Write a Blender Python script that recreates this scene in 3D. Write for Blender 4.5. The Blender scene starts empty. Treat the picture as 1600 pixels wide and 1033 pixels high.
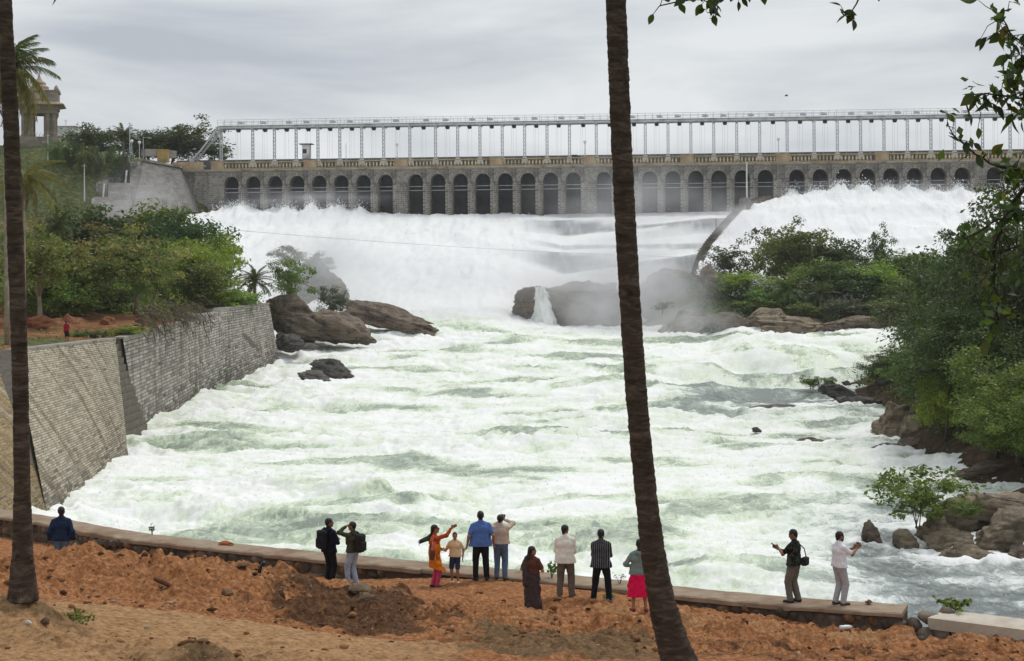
import bpy, bmesh, math, random
import numpy as np
from mathutils import Matrix, Vector, Euler

R = math.radians
rs = np.random.RandomState
scene = bpy.context.scene

# ------------------------------------------------------------------ camera
F = 2600.0            # focal length in pixels of the 1600 px wide photograph
HORIZON = 410.0       # row of the horizon in the photograph
CAM_Z = 14.0          # camera height above the lower river
ROLL = 0.007
cam_d = bpy.data.cameras.new('camera')
cam = bpy.data.objects.new('camera', cam_d)
scene.collection.objects.link(cam)
cam_d.sensor_width = 36.0
cam_d.lens = 36.0 * F / 1600.0
cam_d.shift_y = -(516.5 - HORIZON) / 1600.0
cam_d.clip_start = 0.5
cam_d.clip_end = 12000
ca, sa = math.cos(ROLL), math.sin(ROLL)
cam.matrix_world = Matrix(((ca, sa, 0, 0), (0, 0, -1, 0), (-sa, ca, 0, CAM_Z), (0, 0, 0, 1)))
scene.camera = cam

# ------------------------------------------------------------------ light
SUN_EL, SUN_AZ = R(58), R(35)          # azimuth measured from +Y (ahead) towards +X
world = bpy.data.worlds.new('World')
scene.world = world
world.use_nodes = True
nt = world.node_tree
nt.nodes.clear()
wo = nt.nodes.new('ShaderNodeOutputWorld')
bg = nt.nodes.new('ShaderNodeBackground')
bg.inputs['Strength'].default_value = 0.1
sky = nt.nodes.new('ShaderNodeTexSky')
sky.sky_type = 'NISHITA'
sky.sun_disc = False
sky.sun_elevation = SUN_EL
sky.sun_rotation = SUN_AZ
tc = nt.nodes.new('ShaderNodeTexCoord')
mp = nt.nodes.new('ShaderNodeMapping')
mp.inputs['Scale'].default_value = (1.1, 1.1, 4.2)
n1 = nt.nodes.new('ShaderNodeTexNoise')
n1.inputs['Scale'].default_value = 3.6
n1.inputs['Detail'].default_value = 6
n1.inputs['Roughness'].default_value = 0.52
n1.inputs['Distortion'].default_value = 0.5
cr = nt.nodes.new('ShaderNodeValToRGB')
cr.color_ramp.elements[0].position = 0.36
cr.color_ramp.elements[0].color = (4.7, 5.0, 5.5, 1)
cr.color_ramp.elements[1].position = 0.62
cr.color_ramp.elements[1].color = (7.6, 7.85, 8.0, 1)
mx = nt.nodes.new('ShaderNodeMix')
mx.data_type = 'RGBA'
mx.inputs['Factor'].default_value = 0.94
L = nt.links.new
L(tc.outputs['Generated'], mp.inputs['Vector'])
L(mp.outputs['Vector'], n1.inputs['Vector'])
L(n1.outputs['Fac'], cr.inputs['Fac'])
L(sky.outputs['Color'], mx.inputs['A'])
L(cr.outputs['Color'], mx.inputs['B'])
L(mx.outputs['Result'], bg.inputs['Color'])
L(bg.outputs['Background'], wo.inputs['Surface'])

sun_d = bpy.data.lights.new('sun', 'SUN')
sun_d.energy = 1.6
sun_d.angle = R(18)
sun_d.color = (1.0, 0.96, 0.9)
sun = bpy.data.objects.new('sun', sun_d)
scene.collection.objects.link(sun)
sdir = Vector((math.sin(SUN_AZ) * math.cos(SUN_EL), math.cos(SUN_AZ) * math.cos(SUN_EL), math.sin(SUN_EL)))
sun.rotation_euler = sdir.to_track_quat('Z', 'Y').to_euler()
sun.location = (0, 0, 120)

scene.view_settings.view_transform = 'Standard'
scene.view_settings.look = 'None'
scene.view_settings.gamma = 1.0
scene.view_settings.use_curve_mapping = False
scene.view_settings.exposure = 0.06
scene.cycles.use_denoising = True
scene.cycles.volume_bounces = 1
scene.cycles.max_bounces = 5
scene.cycles.transparent_max_bounces = 8
scene.cycles.volume_step_rate = 8.0
scene.cycles.volume_max_steps = 48

# ------------------------------------------------------------------ helpers
COL = scene.collection


def PX(px, py, y):
    """photograph pixel + distance -> point in the place"""
    du, dv = px - 800.0, py - HORIZON
    return (((du - ROLL * dv) / F) * y, y, CAM_Z - ((dv + ROLL * du) / F) * y)


def PZ(px, py, z):
    du, dv = px - 800.0, py - HORIZON
    return PX(px, py, (CAM_Z - z) * F / (dv + ROLL * du))


def xpx(px, y):
    return (px - 800.0) / F * y


def tag(o, label=None, cat=None, group=None, kind=None):
    if label: o['label'] = label
    if cat: o['category'] = cat
    if group: o['group'] = group
    if kind: o['kind'] = kind
    return o


def mk(name, verts, faces, mats=None, parent=None, smooth=False, attrs=None, fmat=None):
    """mesh object from arrays; faces = (M,3) or (M,4) array, or a list of lists"""
    me = mesh(name, verts, faces, mats, smooth, attrs, fmat)
    return ob(name, me, parent)


def ob(name, me, parent=None, loc=(0, 0, 0), rot=(0, 0, 0), scale=(1, 1, 1)):
    o = bpy.data.objects.new(name, me)
    COL.objects.link(o)
    o.location = loc
    o.rotation_euler = rot
    o.scale = scale
    if parent is not None:
        o.parent = parent
    return o


def empty(name, loc=(0, 0, 0), rz=0.0):
    o = bpy.data.objects.new(name, None)
    COL.objects.link(o)
    o.empty_display_size = 0.2
    o.location = loc
    o.rotation_euler = (0, 0, rz)
    return o


def mesh(name, verts, faces, mats=None, smooth=False, attrs=None, fmat=None):
    me = bpy.data.meshes.new(name)
    v = np.asarray(verts, dtype=np.float32).reshape(-1, 3)
    if isinstance(faces, np.ndarray):
        k = faces.shape[1]
        nf = len(faces)
        me.vertices.add(len(v))
        me.vertices.foreach_set('co', v.ravel())
        me.loops.add(nf * k)
        me.loops.foreach_set('vertex_index', faces.astype(np.int32).ravel())
        me.polygons.add(nf)
        me.polygons.foreach_set('loop_start', np.arange(0, nf * k, k, dtype=np.int32))
        me.update(calc_edges=True)
    else:
        me.from_pydata([tuple(map(float, p)) for p in v], [], faces)
        me.update()
    if smooth:
        me.polygons.foreach_set('use_smooth', np.ones(len(me.polygons), dtype=bool))
    for m in (mats if isinstance(mats, (list, tuple)) else [mats]):
        if m is not None:
            me.materials.append(m)
    if fmat is not None:
        me.polygons.foreach_set('material_index', np.asarray(fmat, dtype=np.int32))
    for an, av in (attrs or {}).items():
        av = np.asarray(av, dtype=np.float32)
        if av.ndim == 1:
            a = me.attributes.new(an, 'FLOAT', 'POINT')
            a.data.foreach_set('value', av)
        else:
            a = me.attributes.new(an, 'FLOAT_COLOR', 'POINT')
            a.data.foreach_set('color', np.concatenate([av, np.ones((len(av), 1), np.float32)], 1).ravel() if av.shape[1] == 3 else av.ravel())
    return me


class MB:
    """collects boxes, tubes and other shapes into one mesh"""
    def __init__(self):
        self.v, self.f, self.n = [], [], 0

    def add(self, v, f):
        self.v.append(np.asarray(v, float).reshape(-1, 3))
        self.f += [[i + self.n for i in q] for q in f]
        self.n += len(self.v[-1])

    def box(self, c, s, rot=None):
        x, y, z = s[0] / 2, s[1] / 2, s[2] / 2
        v = np.array([(-x, -y, -z), (x, -y, -z), (x, y, -z), (-x, y, -z), (-x, -y, z), (x, -y, z), (x, y, z), (-x, y, z)])
        if rot is not None:
            v = v @ np.array(Euler(rot).to_matrix()).T
        self.add(v + np.array(c), [(0, 3, 2, 1), (4, 5, 6, 7), (0, 1, 5, 4), (1, 2, 6, 5), (2, 3, 7, 6), (3, 0, 4, 7)])

    def bar(self, a, b, w, h=None):
        """square bar from a to b"""
        self.tube([a, b], [w / 1.414, w / 1.414] if h is None else [w / 1.414] * 2, 4)

    def tube(self, pts, rad, n=8, cap=True):
        pts = np.asarray(pts, float)
        rad = np.broadcast_to(np.asarray(rad, float), (len(pts),))
        t = np.gradient(pts, axis=0)
        t /= np.linalg.norm(t, axis=1)[:, None] + 1e-9
        up = np.array([0, 0, 1.0]) if abs(t[0][2]) < 0.9 else np.array([1.0, 0, 0])
        u = np.cross(up, t[0]); u /= np.linalg.norm(u)
        V = []
        for i in range(len(pts)):
            u = u - t[i] * (u @ t[i]); u /= np.linalg.norm(u) + 1e-9
            w = np.cross(t[i], u)
            a = np.arange(n) * 2 * math.pi / n + (math.pi / 4 if n == 4 else 0)
            V.append(pts[i] + rad[i] * (np.cos(a)[:, None] * u + np.sin(a)[:, None] * w))
        f = []
        for i in range(len(pts) - 1):
            for k in range(n):
                f.append((i * n + k, i * n + (k + 1) % n, (i + 1) * n + (k + 1) % n, (i + 1) * n + k))
        if cap:
            f.append(tuple(range(n))[::-1]); f.append(tuple((len(pts) - 1) * n + k for k in range(n)))
        self.add(np.concatenate(V), f)

    def lathe(self, prof, n=12, c=(0, 0, 0)):
        V = []
        for r, z in prof:
            a = np.arange(n) * 2 * math.pi / n
            V.append(np.stack([c[0] + r * np.cos(a), c[1] + r * np.sin(a), np.full(n, c[2] + z)], 1))
        f = []
        m = len(prof)
        for i in range(m - 1):
            for k in range(n):
                f.append((i * n + k, i * n + (k + 1) % n, (i + 1) * n + (k + 1) % n, (i + 1) * n + k))
        f.append(tuple(range(n))[::-1]); f.append(tuple((m - 1) * n + k for k in range(n)))
        self.add(np.concatenate(V), f)

    def prism(self, poly, y0, y1):
        """polygon in x,z extruded along y"""
        n = len(poly)
        v = [(p[0], y0, p[1]) for p in poly] + [(p[0], y1, p[1]) for p in poly]
        f = [tuple(range(n)), tuple(range(2 * n - 1, n - 1, -1))] + [(i, n + i, n + (i + 1) % n, (i + 1) % n) for i in range(n)]
        self.add(v, f)

    def mesh(self, name, m, smooth=False, attrs=None):
        return mesh(name, np.concatenate(self.v), self.f, m, smooth, attrs)

    def build(self, name, m, parent=None, smooth=False, attrs=None):
        return ob(name, self.mesh(name, m, smooth, attrs), parent)


# gradient noise on arrays
_perm = rs(7).permutation(256)
_perm = np.concatenate([_perm, _perm, _perm])
_g3 = rs(11).normal(size=(256, 3)); _g3 /= np.linalg.norm(_g3, axis=1)[:, None]


def noise3(x, y, z):
    x, y, z = np.broadcast_arrays(np.asarray(x, float), np.asarray(y, float), np.asarray(z, float))
    xi, yi, zi = np.floor(x).astype(int), np.floor(y).astype(int), np.floor(z).astype(int)
    xf, yf, zf = x - xi, y - yi, z - zi
    u, v, w = [t * t * t * (t * (t * 6 - 15) + 10) for t in (xf, yf, zf)]
    xi &= 255; yi &= 255; zi &= 255
    out = 0
    for dx in (0, 1):
        for dy in (0, 1):
            for dz in (0, 1):
                g = _g3[_perm[_perm[_perm[xi + dx] + yi + dy] + zi + dz]]
                d = g[..., 0] * (xf - dx) + g[..., 1] * (yf - dy) + g[..., 2] * (zf - dz)
                out = out + d * (u if dx else 1 - u) * (v if dy else 1 - v) * (w if dz else 1 - w)
    return out * 1.5


def fbm(x, y, z=0.0, oct=4, gain=0.5, lac=2.03):
    a, s, o = 1.0, 1.0, 0
    for i in range(oct):
        o = o + a * noise3(x * s + i * 17.3, y * s - i * 9.1, z * s + i * 3.7)
        a *= gain; s *= lac
    return o


def ridged(x, y, z=0.0, oct=4, gain=0.5, lac=2.1):
    a, s, o = 1.0, 1.0, 0
    for i in range(oct):
        o = o + a * (1 - np.abs(noise3(x * s + i * 13.3, y * s + i * 5.1, z * s - i * 7.7)) * 2.0)
        a *= gain; s *= lac
    return o


def sstep(a, b, x):
    t = np.clip((x - a) / (b - a), 0, 1)
    return t * t * (3 - 2 * t)


def tps(pts, smooth=0.0):
    """smooth surface through scattered points (x, y, z)"""
    p = np.asarray(pts, float)
    c = p[:, :2]
    n = len(c)
    def phi(d): return d  # biharmonic-like, no overshoot
    D = np.linalg.norm(c[:, None] - c[None], axis=2)
    A = np.zeros((n + 3, n + 3))
    A[:n, :n] = phi(D) + np.eye(n) * -smooth
    A[:n, n:] = np.concatenate([np.ones((n, 1)), c], 1)
    A[n:, :n] = A[:n, n:].T
    w = np.linalg.solve(A, np.concatenate([p[:, 2], [0, 0, 0]]))
    def ev(x, y):
        x = np.asarray(x, float); y = np.asarray(y, float)
        o = w[n] + w[n + 1] * x + w[n + 2] * y
        for i in range(n):
            o = o + w[i] * np.hypot(x - c[i, 0], y - c[i, 1])
        return o
    return ev


def grid_faces(nr, nc):
    i = np.arange(nr * nc).reshape(nr, nc)
    return np.stack([i[:-1, :-1], i[:-1, 1:], i[1:, 1:], i[1:, :-1]], -1).reshape(-1, 4)


# ------------------------------------------------------------------ materials
class NT:
    def __init__(self, name):
        self.m = bpy.data.materials.new(name)
        self.m.use_nodes = True
        self.t = self.m.node_tree
        self.p = self.t.nodes['Principled BSDF']
        self.o = self.t.nodes['Material Output']

    def n(self, typ, **kw):
        nd = self.t.nodes.new('ShaderNode' + typ)
        for k, v in kw.items():
            setattr(nd, k, v)
        return nd

    def l(self, a, b):
        self.t.links.new(a, b)

    def val(self, sock, v):
        if hasattr(v, 'is_output'):
            self.l(v, sock)
        else:
            sock.default_value = v

    def coord(self, kind='Object', scale=(1, 1, 1), rot=(0, 0, 0)):
        if not hasattr(self, 'tc'):
            self.tc = self.n('TexCoord')
        m = self.n('Mapping')
        m.inputs['Scale'].default_value = scale
        m.inputs['Rotation'].default_value = rot
        self.l(self.tc.outputs[kind], m.inputs['Vector'])
        return m.outputs['Vector']

    def noise(self, vec, scale, detail=4, rough=0.55, dist=0.0):
        n = self.n('TexNoise')
        self.l(vec, n.inputs['Vector'])
        n.inputs['Scale'].default_value = scale
        n.inputs['Detail'].default_value = detail
        n.inputs['Roughness'].default_value = rough
        n.inputs['Distortion'].default_value = dist
        return n.outputs['Fac']

    def voro(self, vec, scale, feature='F1', out='Distance', rnd=1.0):
        n = self.n('TexVoronoi', feature=feature)
        self.l(vec, n.inputs['Vector'])
        n.inputs['Scale'].default_value = scale
        n.inputs['Randomness'].default_value = rnd
        return n.outputs[out]

    def attr(self, name, out='Fac'):
        n = self.n('Attribute', attribute_name=name)
        return n.outputs[out]

    def ramp(self, fac, stops, interp='LINEAR'):
        n = self.n('ValToRGB')
        n.color_ramp.interpolation = interp
        e = n.color_ramp.elements
        while len(e) < len(stops):
            e.new(0.5)
        for i, (p, c) in enumerate(stops):
            e[i].position = p
            e[i].color = (c, c, c, 1) if isinstance(c, (int, float)) else tuple(c) + (1,)
        self.val(n.inputs['Fac'], fac)
        return n.outputs['Color']

    def mix(self, fac, a, b, mode='MIX'):
        n = self.n('Mix', data_type='RGBA', blend_type=mode)
        self.val(n.inputs['Factor'], fac)
        for s, v in ((n.inputs['A'], a), (n.inputs['B'], b)):
            if hasattr(v, 'is_output'):
                self.l(v, s)
            else:
                s.default_value = tuple(v) + (1,) if len(v) == 3 else v
        return n.outputs['Result']

    def math(self, op, a, b=0.0, clamp=False):
        n = self.n('Math', operation=op)
        n.use_clamp = clamp
        self.val(n.inputs[0], a)
        self.val(n.inputs[1], b)
        return n.outputs[0]

    def bump(self, h, strength=0.4, dist=0.1, prev=None):
        n = self.n('Bump')
        n.inputs['Strength'].default_value = strength
        n.inputs['Distance'].default_value = dist
        self.l(h, n.inputs['Height'])
        if prev is not None:
            self.l(prev, n.inputs['Normal'])
        return n.outputs['Normal']

    def done(self, col, rough=0.8, normal=None, spec=0.3, metal=0.0):
        self.val(self.p.inputs['Base Color'], col if hasattr(col, 'is_output') else tuple(col) + (1,))
        self.val(self.p.inputs['Roughness'], rough)
        self.p.inputs['Specular IOR Level'].default_value = spec
        self.p.inputs['Metallic'].default_value = metal
        if normal is not None:
            self.l(normal, self.p.inputs['Normal'])
        return self.m


def C(*c):
    """sRGB 0-255 to linear"""
    return tuple(((v / 255) / 12.92 if v / 255 <= 0.04045 else ((v / 255 + 0.055) / 1.055) ** 2.4) for v in c)


def plain(name, col, rough=0.7, var=0.25, scale=6.0, bump=0.15, bd=0.02, spec=0.3, metal=0.0, stretch=(1, 1, 1), dirt=None):
    t = NT(name)
    v = t.coord('Object', stretch)
    f = t.noise(v, scale, 5, 0.6)
    c1 = tuple(x * (1 - var) for x in col)
    c2 = tuple(min(1, x * (1 + var)) for x in col)
    c = t.ramp(f, [(0.3, c1), (0.7, c2)])
    if dirt:
        g = t.noise(v, scale * 0.23, 4, 0.65)
        c = t.mix(t.ramp(g, [(0.48, 0.0), (0.66, 0.75)]), c, dirt)
    nb = t.bump(t.noise(v, scale * 3, 4, 0.65), bump, bd)
    return t.done(c, rough, nb, spec, metal)
# ================================================================== SETTING
# ---- soil, water and bank materials
def soil_mat():
    t = NT('soil')
    v = t.coord('Object')
    big = t.noise(v, 0.55, 5, 0.6, 0.4)
    fine = t.noise(v, 9.0, 6, 0.7)
    orange = t.ramp(fine, [(0.3, C(100, 66, 44)), (0.5, C(158, 106, 68)), (0.72, C(204, 156, 110))])
    tan = t.ramp(fine, [(0.3, C(112, 82, 56)), (0.5, C(172, 134, 94)), (0.72, C(204, 168, 128))])
    brown = t.ramp(fine, [(0.3, C(54, 38, 27)), (0.5, C(92, 64, 43)), (0.72, C(134, 100, 70))])
    grey = t.ramp(fine, [(0.3, C(72, 58, 42)), (0.5, C(112, 90, 64)), (0.72, C(150, 126, 96))])
    m1 = t.math('ADD', t.attr('path'), t.math('MULTIPLY', t.math('SUBTRACT', big, 0.5), 1.3), True)
    m2 = t.math('ADD', t.attr('dark'), t.math('MULTIPLY', t.math('SUBTRACT', t.noise(v, 1.6, 5, 0.6), 0.5), 1.6), True)
    m3 = t.math('ADD', t.attr('grey'), t.math('MULTIPLY', t.math('SUBTRACT', t.noise(v, 1.1, 5, 0.6), 0.5), 1.4), True)
    c = t.mix(t.ramp(m1, [(0.35, 0.0), (0.7, 1.0)]), orange, tan)
    c = t.mix(t.ramp(m2, [(0.4, 0.0), (0.65, 1.0)]), c, brown)
    c = t.mix(t.ramp(m3, [(0.4, 0.0), (0.65, 0.9)]), c, grey)
    mac = t.ramp(t.noise(t.coord('Object', (0.5, 1.2, 1.0)), 1.3, 6, 0.7, 0.8), [(0.30, 0.5), (0.52, 1.0)])
    c = t.mix(0.6, c, mac, 'MULTIPLY')
    peb = t.voro(v, 14.0)
    pn = t.noise(v, 3.0, 3)
    pm = t.math('MULTIPLY', t.ramp(peb, [(0.1, 1.0), (0.2, 0.0)]), t.ramp(pn, [(0.5, 0.0), (0.62, 0.8)]))
    c = t.mix(pm, c, C(205, 180, 150))
    b = t.bump(t.noise(v, 11.0, 8, 0.75), 0.6, 0.09)
    b = t.bump(t.noise(v, 30.0, 5, 0.7), 0.5, 0.03, b)
    return t.done(c, 0.95, b, 0.12)


def river_mat():
    t = NT('white_water')
    v = t.coord('Object', (1, 0.62, 0.6))
    wn = t.n('TexNoise'); t.l(v, wn.inputs['Vector']); wn.inputs['Scale'].default_value = 0.9; wn.inputs['Detail'].default_value = 4
    wv = t.n('VectorMath', operation='MULTIPLY_ADD'); t.l(wn.outputs['Color'], wv.inputs[0]); wv.inputs[1].default_value = (1.6, 1.6, 1.6); t.l(v, wv.inputs[2])
    w = wv.outputs[0]
    f1 = t.noise(w, 0.42, 6, 0.6, 0.5)
    f2 = t.noise(w, 1.7, 7, 0.66, 1.2)
    lace = t.ramp(t.voro(w, 1.1, 'DISTANCE_TO_EDGE'), [(0.0, 1.0), (0.12, 0.0)])
    f = t.math('ADD', t.attr('foam'), t.math('MULTIPLY', t.math('SUBTRACT', f1, 0.5), 1.0))
    f = t.math('ADD', f, t.math('MULTIPLY', t.math('SUBTRACT', f2, 0.5), 0.95))
    f = t.math('ADD', f, t.math('MULTIPLY', lace, 0.13))
    c = t.ramp(f, [(0.0, (0.27, 0.325, 0.26)), (0.2, (0.48, 0.57, 0.42)), (0.40, (0.68, 0.77, 0.58)), (0.60, (0.82, 0.875, 0.77)), (0.82, (0.93, 0.945, 0.925))])
    g = t.ramp(f, [(0.0, (0.17, 0.195, 0.19)), (0.25, (0.36, 0.40, 0.385)), (0.5, (0.66, 0.70, 0.675)), (0.8, (0.92, 0.935, 0.925))])
    c = t.mix(t.attr('dull'), c, g)
    # falling water: soft streaks drawn out along the flow
    fs = t.noise(t.coord('Object', (1.0, 0.22, 0.22)), 0.55, 7, 0.62, 0.9)
    fc = t.ramp(fs, [(0.28, (0.72, 0.745, 0.75)), (0.42, (0.86, 0.875, 0.875)), (0.54, (0.93, 0.94, 0.94))])
    c = t.mix(t.attr('fall'), c, fc)
    wet = t.ramp(t.noise(t.coord('Object', (0.9, 0.1, 0.25)), 1.1, 6, 0.7), [(0.3, (0.24, 0.25, 0.255)), (0.5, (0.36, 0.37, 0.375)), (0.72, (0.62, 0.64, 0.64))])
    c = t.mix(t.attr('thin'), c, wet)
    r = t.ramp(f, [(0.3, 0.2), (0.75, 0.9)])
    b = t.bump(t.noise(w, 2.0, 6, 0.66, 0.8), 0.3, 0.3)
    b = t.bump(t.noise(v, 9.0, 4, 0.65), 0.16, 0.06, b)
    return t.done(c, r, b, 0.3)


def bank_mat(ec=(C(96, 66, 46), C(146, 104, 72), C(186, 156, 122))):
    t = NT('bank_soil_and_grass')
    v = t.coord('Object')
    n = t.noise(v, 1.5, 6, 0.65)
    g = t.ramp(n, [(0.3, C(62, 70, 42)), (0.55, C(98, 106, 66)), (0.75, C(146, 138, 100))])
    e = t.ramp(n, [(0.3, ec[0]), (0.55, ec[1]), (0.75, ec[2])])
    m = t.math('ADD', t.attr('earth'), t.math('MULTIPLY', t.math('SUBTRACT', t.noise(v, 0.35, 5, 0.6), 0.5), 1.2), True)
    c = t.mix(t.ramp(m, [(0.42, 0.0), (0.6, 1.0)]), g, e)
    b = t.bump(t.noise(v, 4.0, 6, 0.7), 0.8, 0.25)
    return t.done(c, 0.95, b, 0.1)


M_SOIL, M_RIVER, M_BANK = soil_mat(), river_mat(), bank_mat()
M_BANKD = bank_mat((C(50, 42, 34), C(84, 70, 56), C(122, 106, 88)))


def masonry(name, c1, c2, mortar, bw, bh, ms=0.02, bump=0.6, bd=0.05, stain=(0.12, 0.11, 0.1), stain_amt=0.8, offset=0.5, vec='Object', swap=True, stains_low=0.5):
    """stone courses, x along the wall and z up"""
    t = NT(name)
    v = t.coord(vec)
    if swap:
        sp = t.n('SeparateXYZ'); t.l(v, sp.inputs[0])
        cb = t.n('CombineXYZ')
        t.l(t.math('ADD', sp.outputs['X'], sp.outputs['Y']), cb.inputs[0]); t.l(sp.outputs['Z'], cb.inputs[1])
        bv = cb.outputs[0]
    else:
        bv = v
    wob = t.n('TexNoise'); t.l(v, wob.inputs['Vector']); wob.inputs['Scale'].default_value = 1.7
    add = t.n('VectorMath', operation='MULTIPLY_ADD')
    t.l(wob.outputs['Color'], add.inputs[0]); add.inputs[1].default_value = (0.16, 0.12, 0); t.l(bv, add.inputs[2])
    br = t.n('TexBrick')
    t.l(add.outputs[0], br.inputs['Vector'])
    br.offset = offset
    br.inputs['Color1'].default_value = tuple(c1) + (1,)
    br.inputs['Color2'].default_value = tuple(c2) + (1,)
    br.inputs['Mortar'].default_value = tuple(mortar) + (1,)
    br.inputs['Scale'].default_value = 1.0
    br.inputs['Mortar Size'].default_value = ms
    br.inputs['Mortar Smooth'].default_value = 0.6
    br.inputs['Brick Width'].default_value = bw
    br.inputs['Row Height'].default_value = bh
    n = t.noise(v, 5.0, 6, 0.7)
    c = t.mix(0.55, br.outputs['Color'], t.ramp(n, [(0.3, 0.25), (0.7, 1.0)]), 'MULTIPLY')
    st = t.noise(t.coord(vec, (1.0, 1.0, 0.16)), 0.55, 6, 0.68)
    c = t.mix(t.ramp(st, [(stains_low, 0.0), (stains_low + 0.17, stain_amt)]), c, stain)
    h = t.math('ADD', t.math('MULTIPLY', t.math('SUBTRACT', 1.0, br.outputs['Fac']), 0.7), t.math('MULTIPLY', n, 0.5))
    return t.done(c, 0.9, t.bump(h, bump, bd), 0.15)


# ---- one ground sheet under everything, out to the horizon
mk('ground', [(-6000, -6000, -4.5), (6000, -6000, -4.5), (6000, 6000, -4.5), (-6000, 6000, -4.5)], [(0, 1, 2, 3)], M_BANK,
   attrs={'earth': np.full(4, 0.3)})['kind'] = 'structure'

# ---- near parapet wall: line of its front top edge
WALL_Z = 5.8
wall_px = [(-420, 752), (-200, 776), (60, 816), (165, 838), (330, 857), (500, 874), (700, 893), (850, 906), (1050, 929), (1230, 946), (1440, 960)]
WALL = np.array([PZ(a, b, WALL_Z)[:2] for a, b in wall_px])


def along(poly, step):
    d = np.concatenate([[0], np.cumsum(np.linalg.norm(np.diff(poly, axis=0), axis=1))])
    s = np.arange(0, d[-1], step)
    return np.stack([np.interp(s, d, poly[:, k]) for k in range(poly.shape[1])], 1), d


def wall_y(x):
    return np.interp(x, WALL[:, 0], WALL[:, 1])


# ---- near ground: spoil heaps, track and strip behind the wall
gp = [(0, 1033, 21.5), (200, 1033, 22), (400, 1033, 22.5), (600, 1033, 23.5), (800, 1033, 25.2), (1000, 1040, 25.6), (1200, 1046, 27), (1400, 1046, 28), (1600, 1042, 29), (1800, 1042, 29),
      (-300, 1033, 21), (-400, 1400, 15), (0, 1320, 15), (800, 1450, 15.5), (1600, 1400, 18), (2000, 1400, 18),
      (30, 928, 24), (75, 940, 24.5), (-60, 930, 25), (110, 975, 24.5), (0, 985, 23), (180, 985, 25.5), (350, 975, 27), (300, 945, 30), (500, 988, 27.5), (620, 1003, 28),
      (130, 934, 30.5), (250, 940, 31), (350, 952, 31), (430, 972, 30.5), (560, 993, 30), (690, 1010, 29.5),
      (-100, 880, 33), (0, 872, 34), (80, 867, 34), (200, 868, 34.5), (300, 880, 35), (350, 876, 35), (410, 884, 35.5), (470, 905, 36.5), (560, 926, 37), (660, 943, 36), (740, 962, 34.5),
      (850, 973, 33), (950, 982, 32.5), (1100, 984, 33), (1250, 999, 33), (1400, 1008, 33), (1600, 1022, 32), (1800, 1030, 32),
      (800, 1003, 28.5), (730, 985, 30.5), (900, 1012, 28.5), (1200, 1025, 30), (1500, 1036, 30.5),
      (95, 905, 41), (20, 843, 53.5), (60, 848, 53), (110, 856, 51.3), (165, 867, 50.1), (250, 876, 48.8), (330, 887, 47.6), (420, 893, 46.8), (510, 912, 44.2), (548, 915, 43.9), (620, 906, 43.8),
      (677, 918, 42.4), (705, 911, 42.6), (748, 907, 42.9), (780, 905, 43.3), (828, 955, 39), (880, 932, 40.2), (937, 936, 39.8), (997, 970, 36), (1050, 942, 40.7), (1100, 953, 40.2),
      (1230, 970, 39.3), (1320, 983, 38.8), (1400, 990, 38.4), (1440, 1000, 37.4), (1550, 1010, 35.5), (1650, 1013, 35), (1800, 1020, 35), (850, 950, 38.2), (1200, 988, 35.5), (700, 935, 39), (620, 925, 40.3), (480, 905, 43)]
GP = np.array([PX(*p) for p in gp])
_ground = tps(GP, 0.03)


def ground_z(x, y, detail=True):
    x = np.asarray(x, float); y = np.asarray(y, float)
    z = _ground(x, y)
    if detail:
        px = 800 + F * x / np.maximum(y, 1)
        rough = 0.2 + 0.85 * sstep(28, 33, y) * (1 - sstep(37, 42, y)) + 0.5 * np.exp(-((px - 330) / 170) ** 2 - ((y - 22.3) / 1.5) ** 2) + 0.5 * np.exp(-((px - 860) / 150) ** 2 - ((y - 28) / 2.5) ** 2) + 0.5 * np.exp(-((px - 60) / 80) ** 2 - ((y - 23.5) / 1.3) ** 2)
        wx, wy_ = x + 0.5 * fbm(x * 0.7, y * 0.7, 2.0, 2), y + 0.5 * fbm(x * 0.7, y * 0.7, 7.0, 2)
        clod = np.clip(fbm(wx * 2.6, wy_ * 2.2, 9.0, 4, 0.62), -0.25, 0.9)
        heap = np.abs(noise3(wx * 0.5, wy_ * 0.95, 4.0)) + 0.5 * np.abs(noise3(wx * 2.1, wy_ * 1.9, 5.0))
        z = z + rough * (0.2 * fbm(x * 0.55, y * 0.5, 3.1, 3) + 0.34 * (heap - 0.47) + 0.16 * clod)
        z = z + 0.26 * np.exp(-((px - 280) / 105) ** 2 - ((y - 22.2) / 0.7) ** 2)
        # wheel ruts on the track
        rut = np.sin((y - 0.16 * x + 0.5 * fbm(x * 0.25, y * 0.25, 5.0, 2)) * 4.2) * np.exp(-((px - 380) / 380) ** 2) * sstep(23, 24, y) * (1 - sstep(29, 31, y))
        z = z - 0.045 * np.clip(rut, -0.3, 1)
    return z


ny, nc = 400, 600
ys = 14.0 * (54.0 / 14.0) ** (np.arange(ny) / (ny - 1))
pxs = np.linspace(-460, 2000, nc)
GY, GX = np.meshgrid(ys, pxs, indexing='ij')
GX = (GX - 800) / F * GY
gz = ground_z(GX, GY)
gpx = 800 + F * GX / GY
wy = wall_y(GX) + 0.45
wy2 = np.where(GX > WALL[-1, 0] - 0.2, np.interp(GX, [WALL[-1, 0], WALL[-1, 0] + 12], [WALL[-1, 1] - 0.6, WALL[-1, 1] - 3.5]), wy)
gz = np.where(GY > wy2, np.minimum(gz, WALL_Z - 0.9) - 8 * sstep(0, 0.5, GY - wy2), gz)
pyy = HORIZON + F * (CAM_Z - gz) / GY
dark = 0.95 * np.exp(-((gpx - 560) / 170) ** 2) * sstep(29.5, 31, GY) * (1 - sstep(36.2, 38.5, GY)) + 0.45 * sstep(1000, 1100, gpx) * sstep(25, 28, GY) * (1 - sstep(31.8, 33.2, GY))
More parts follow.
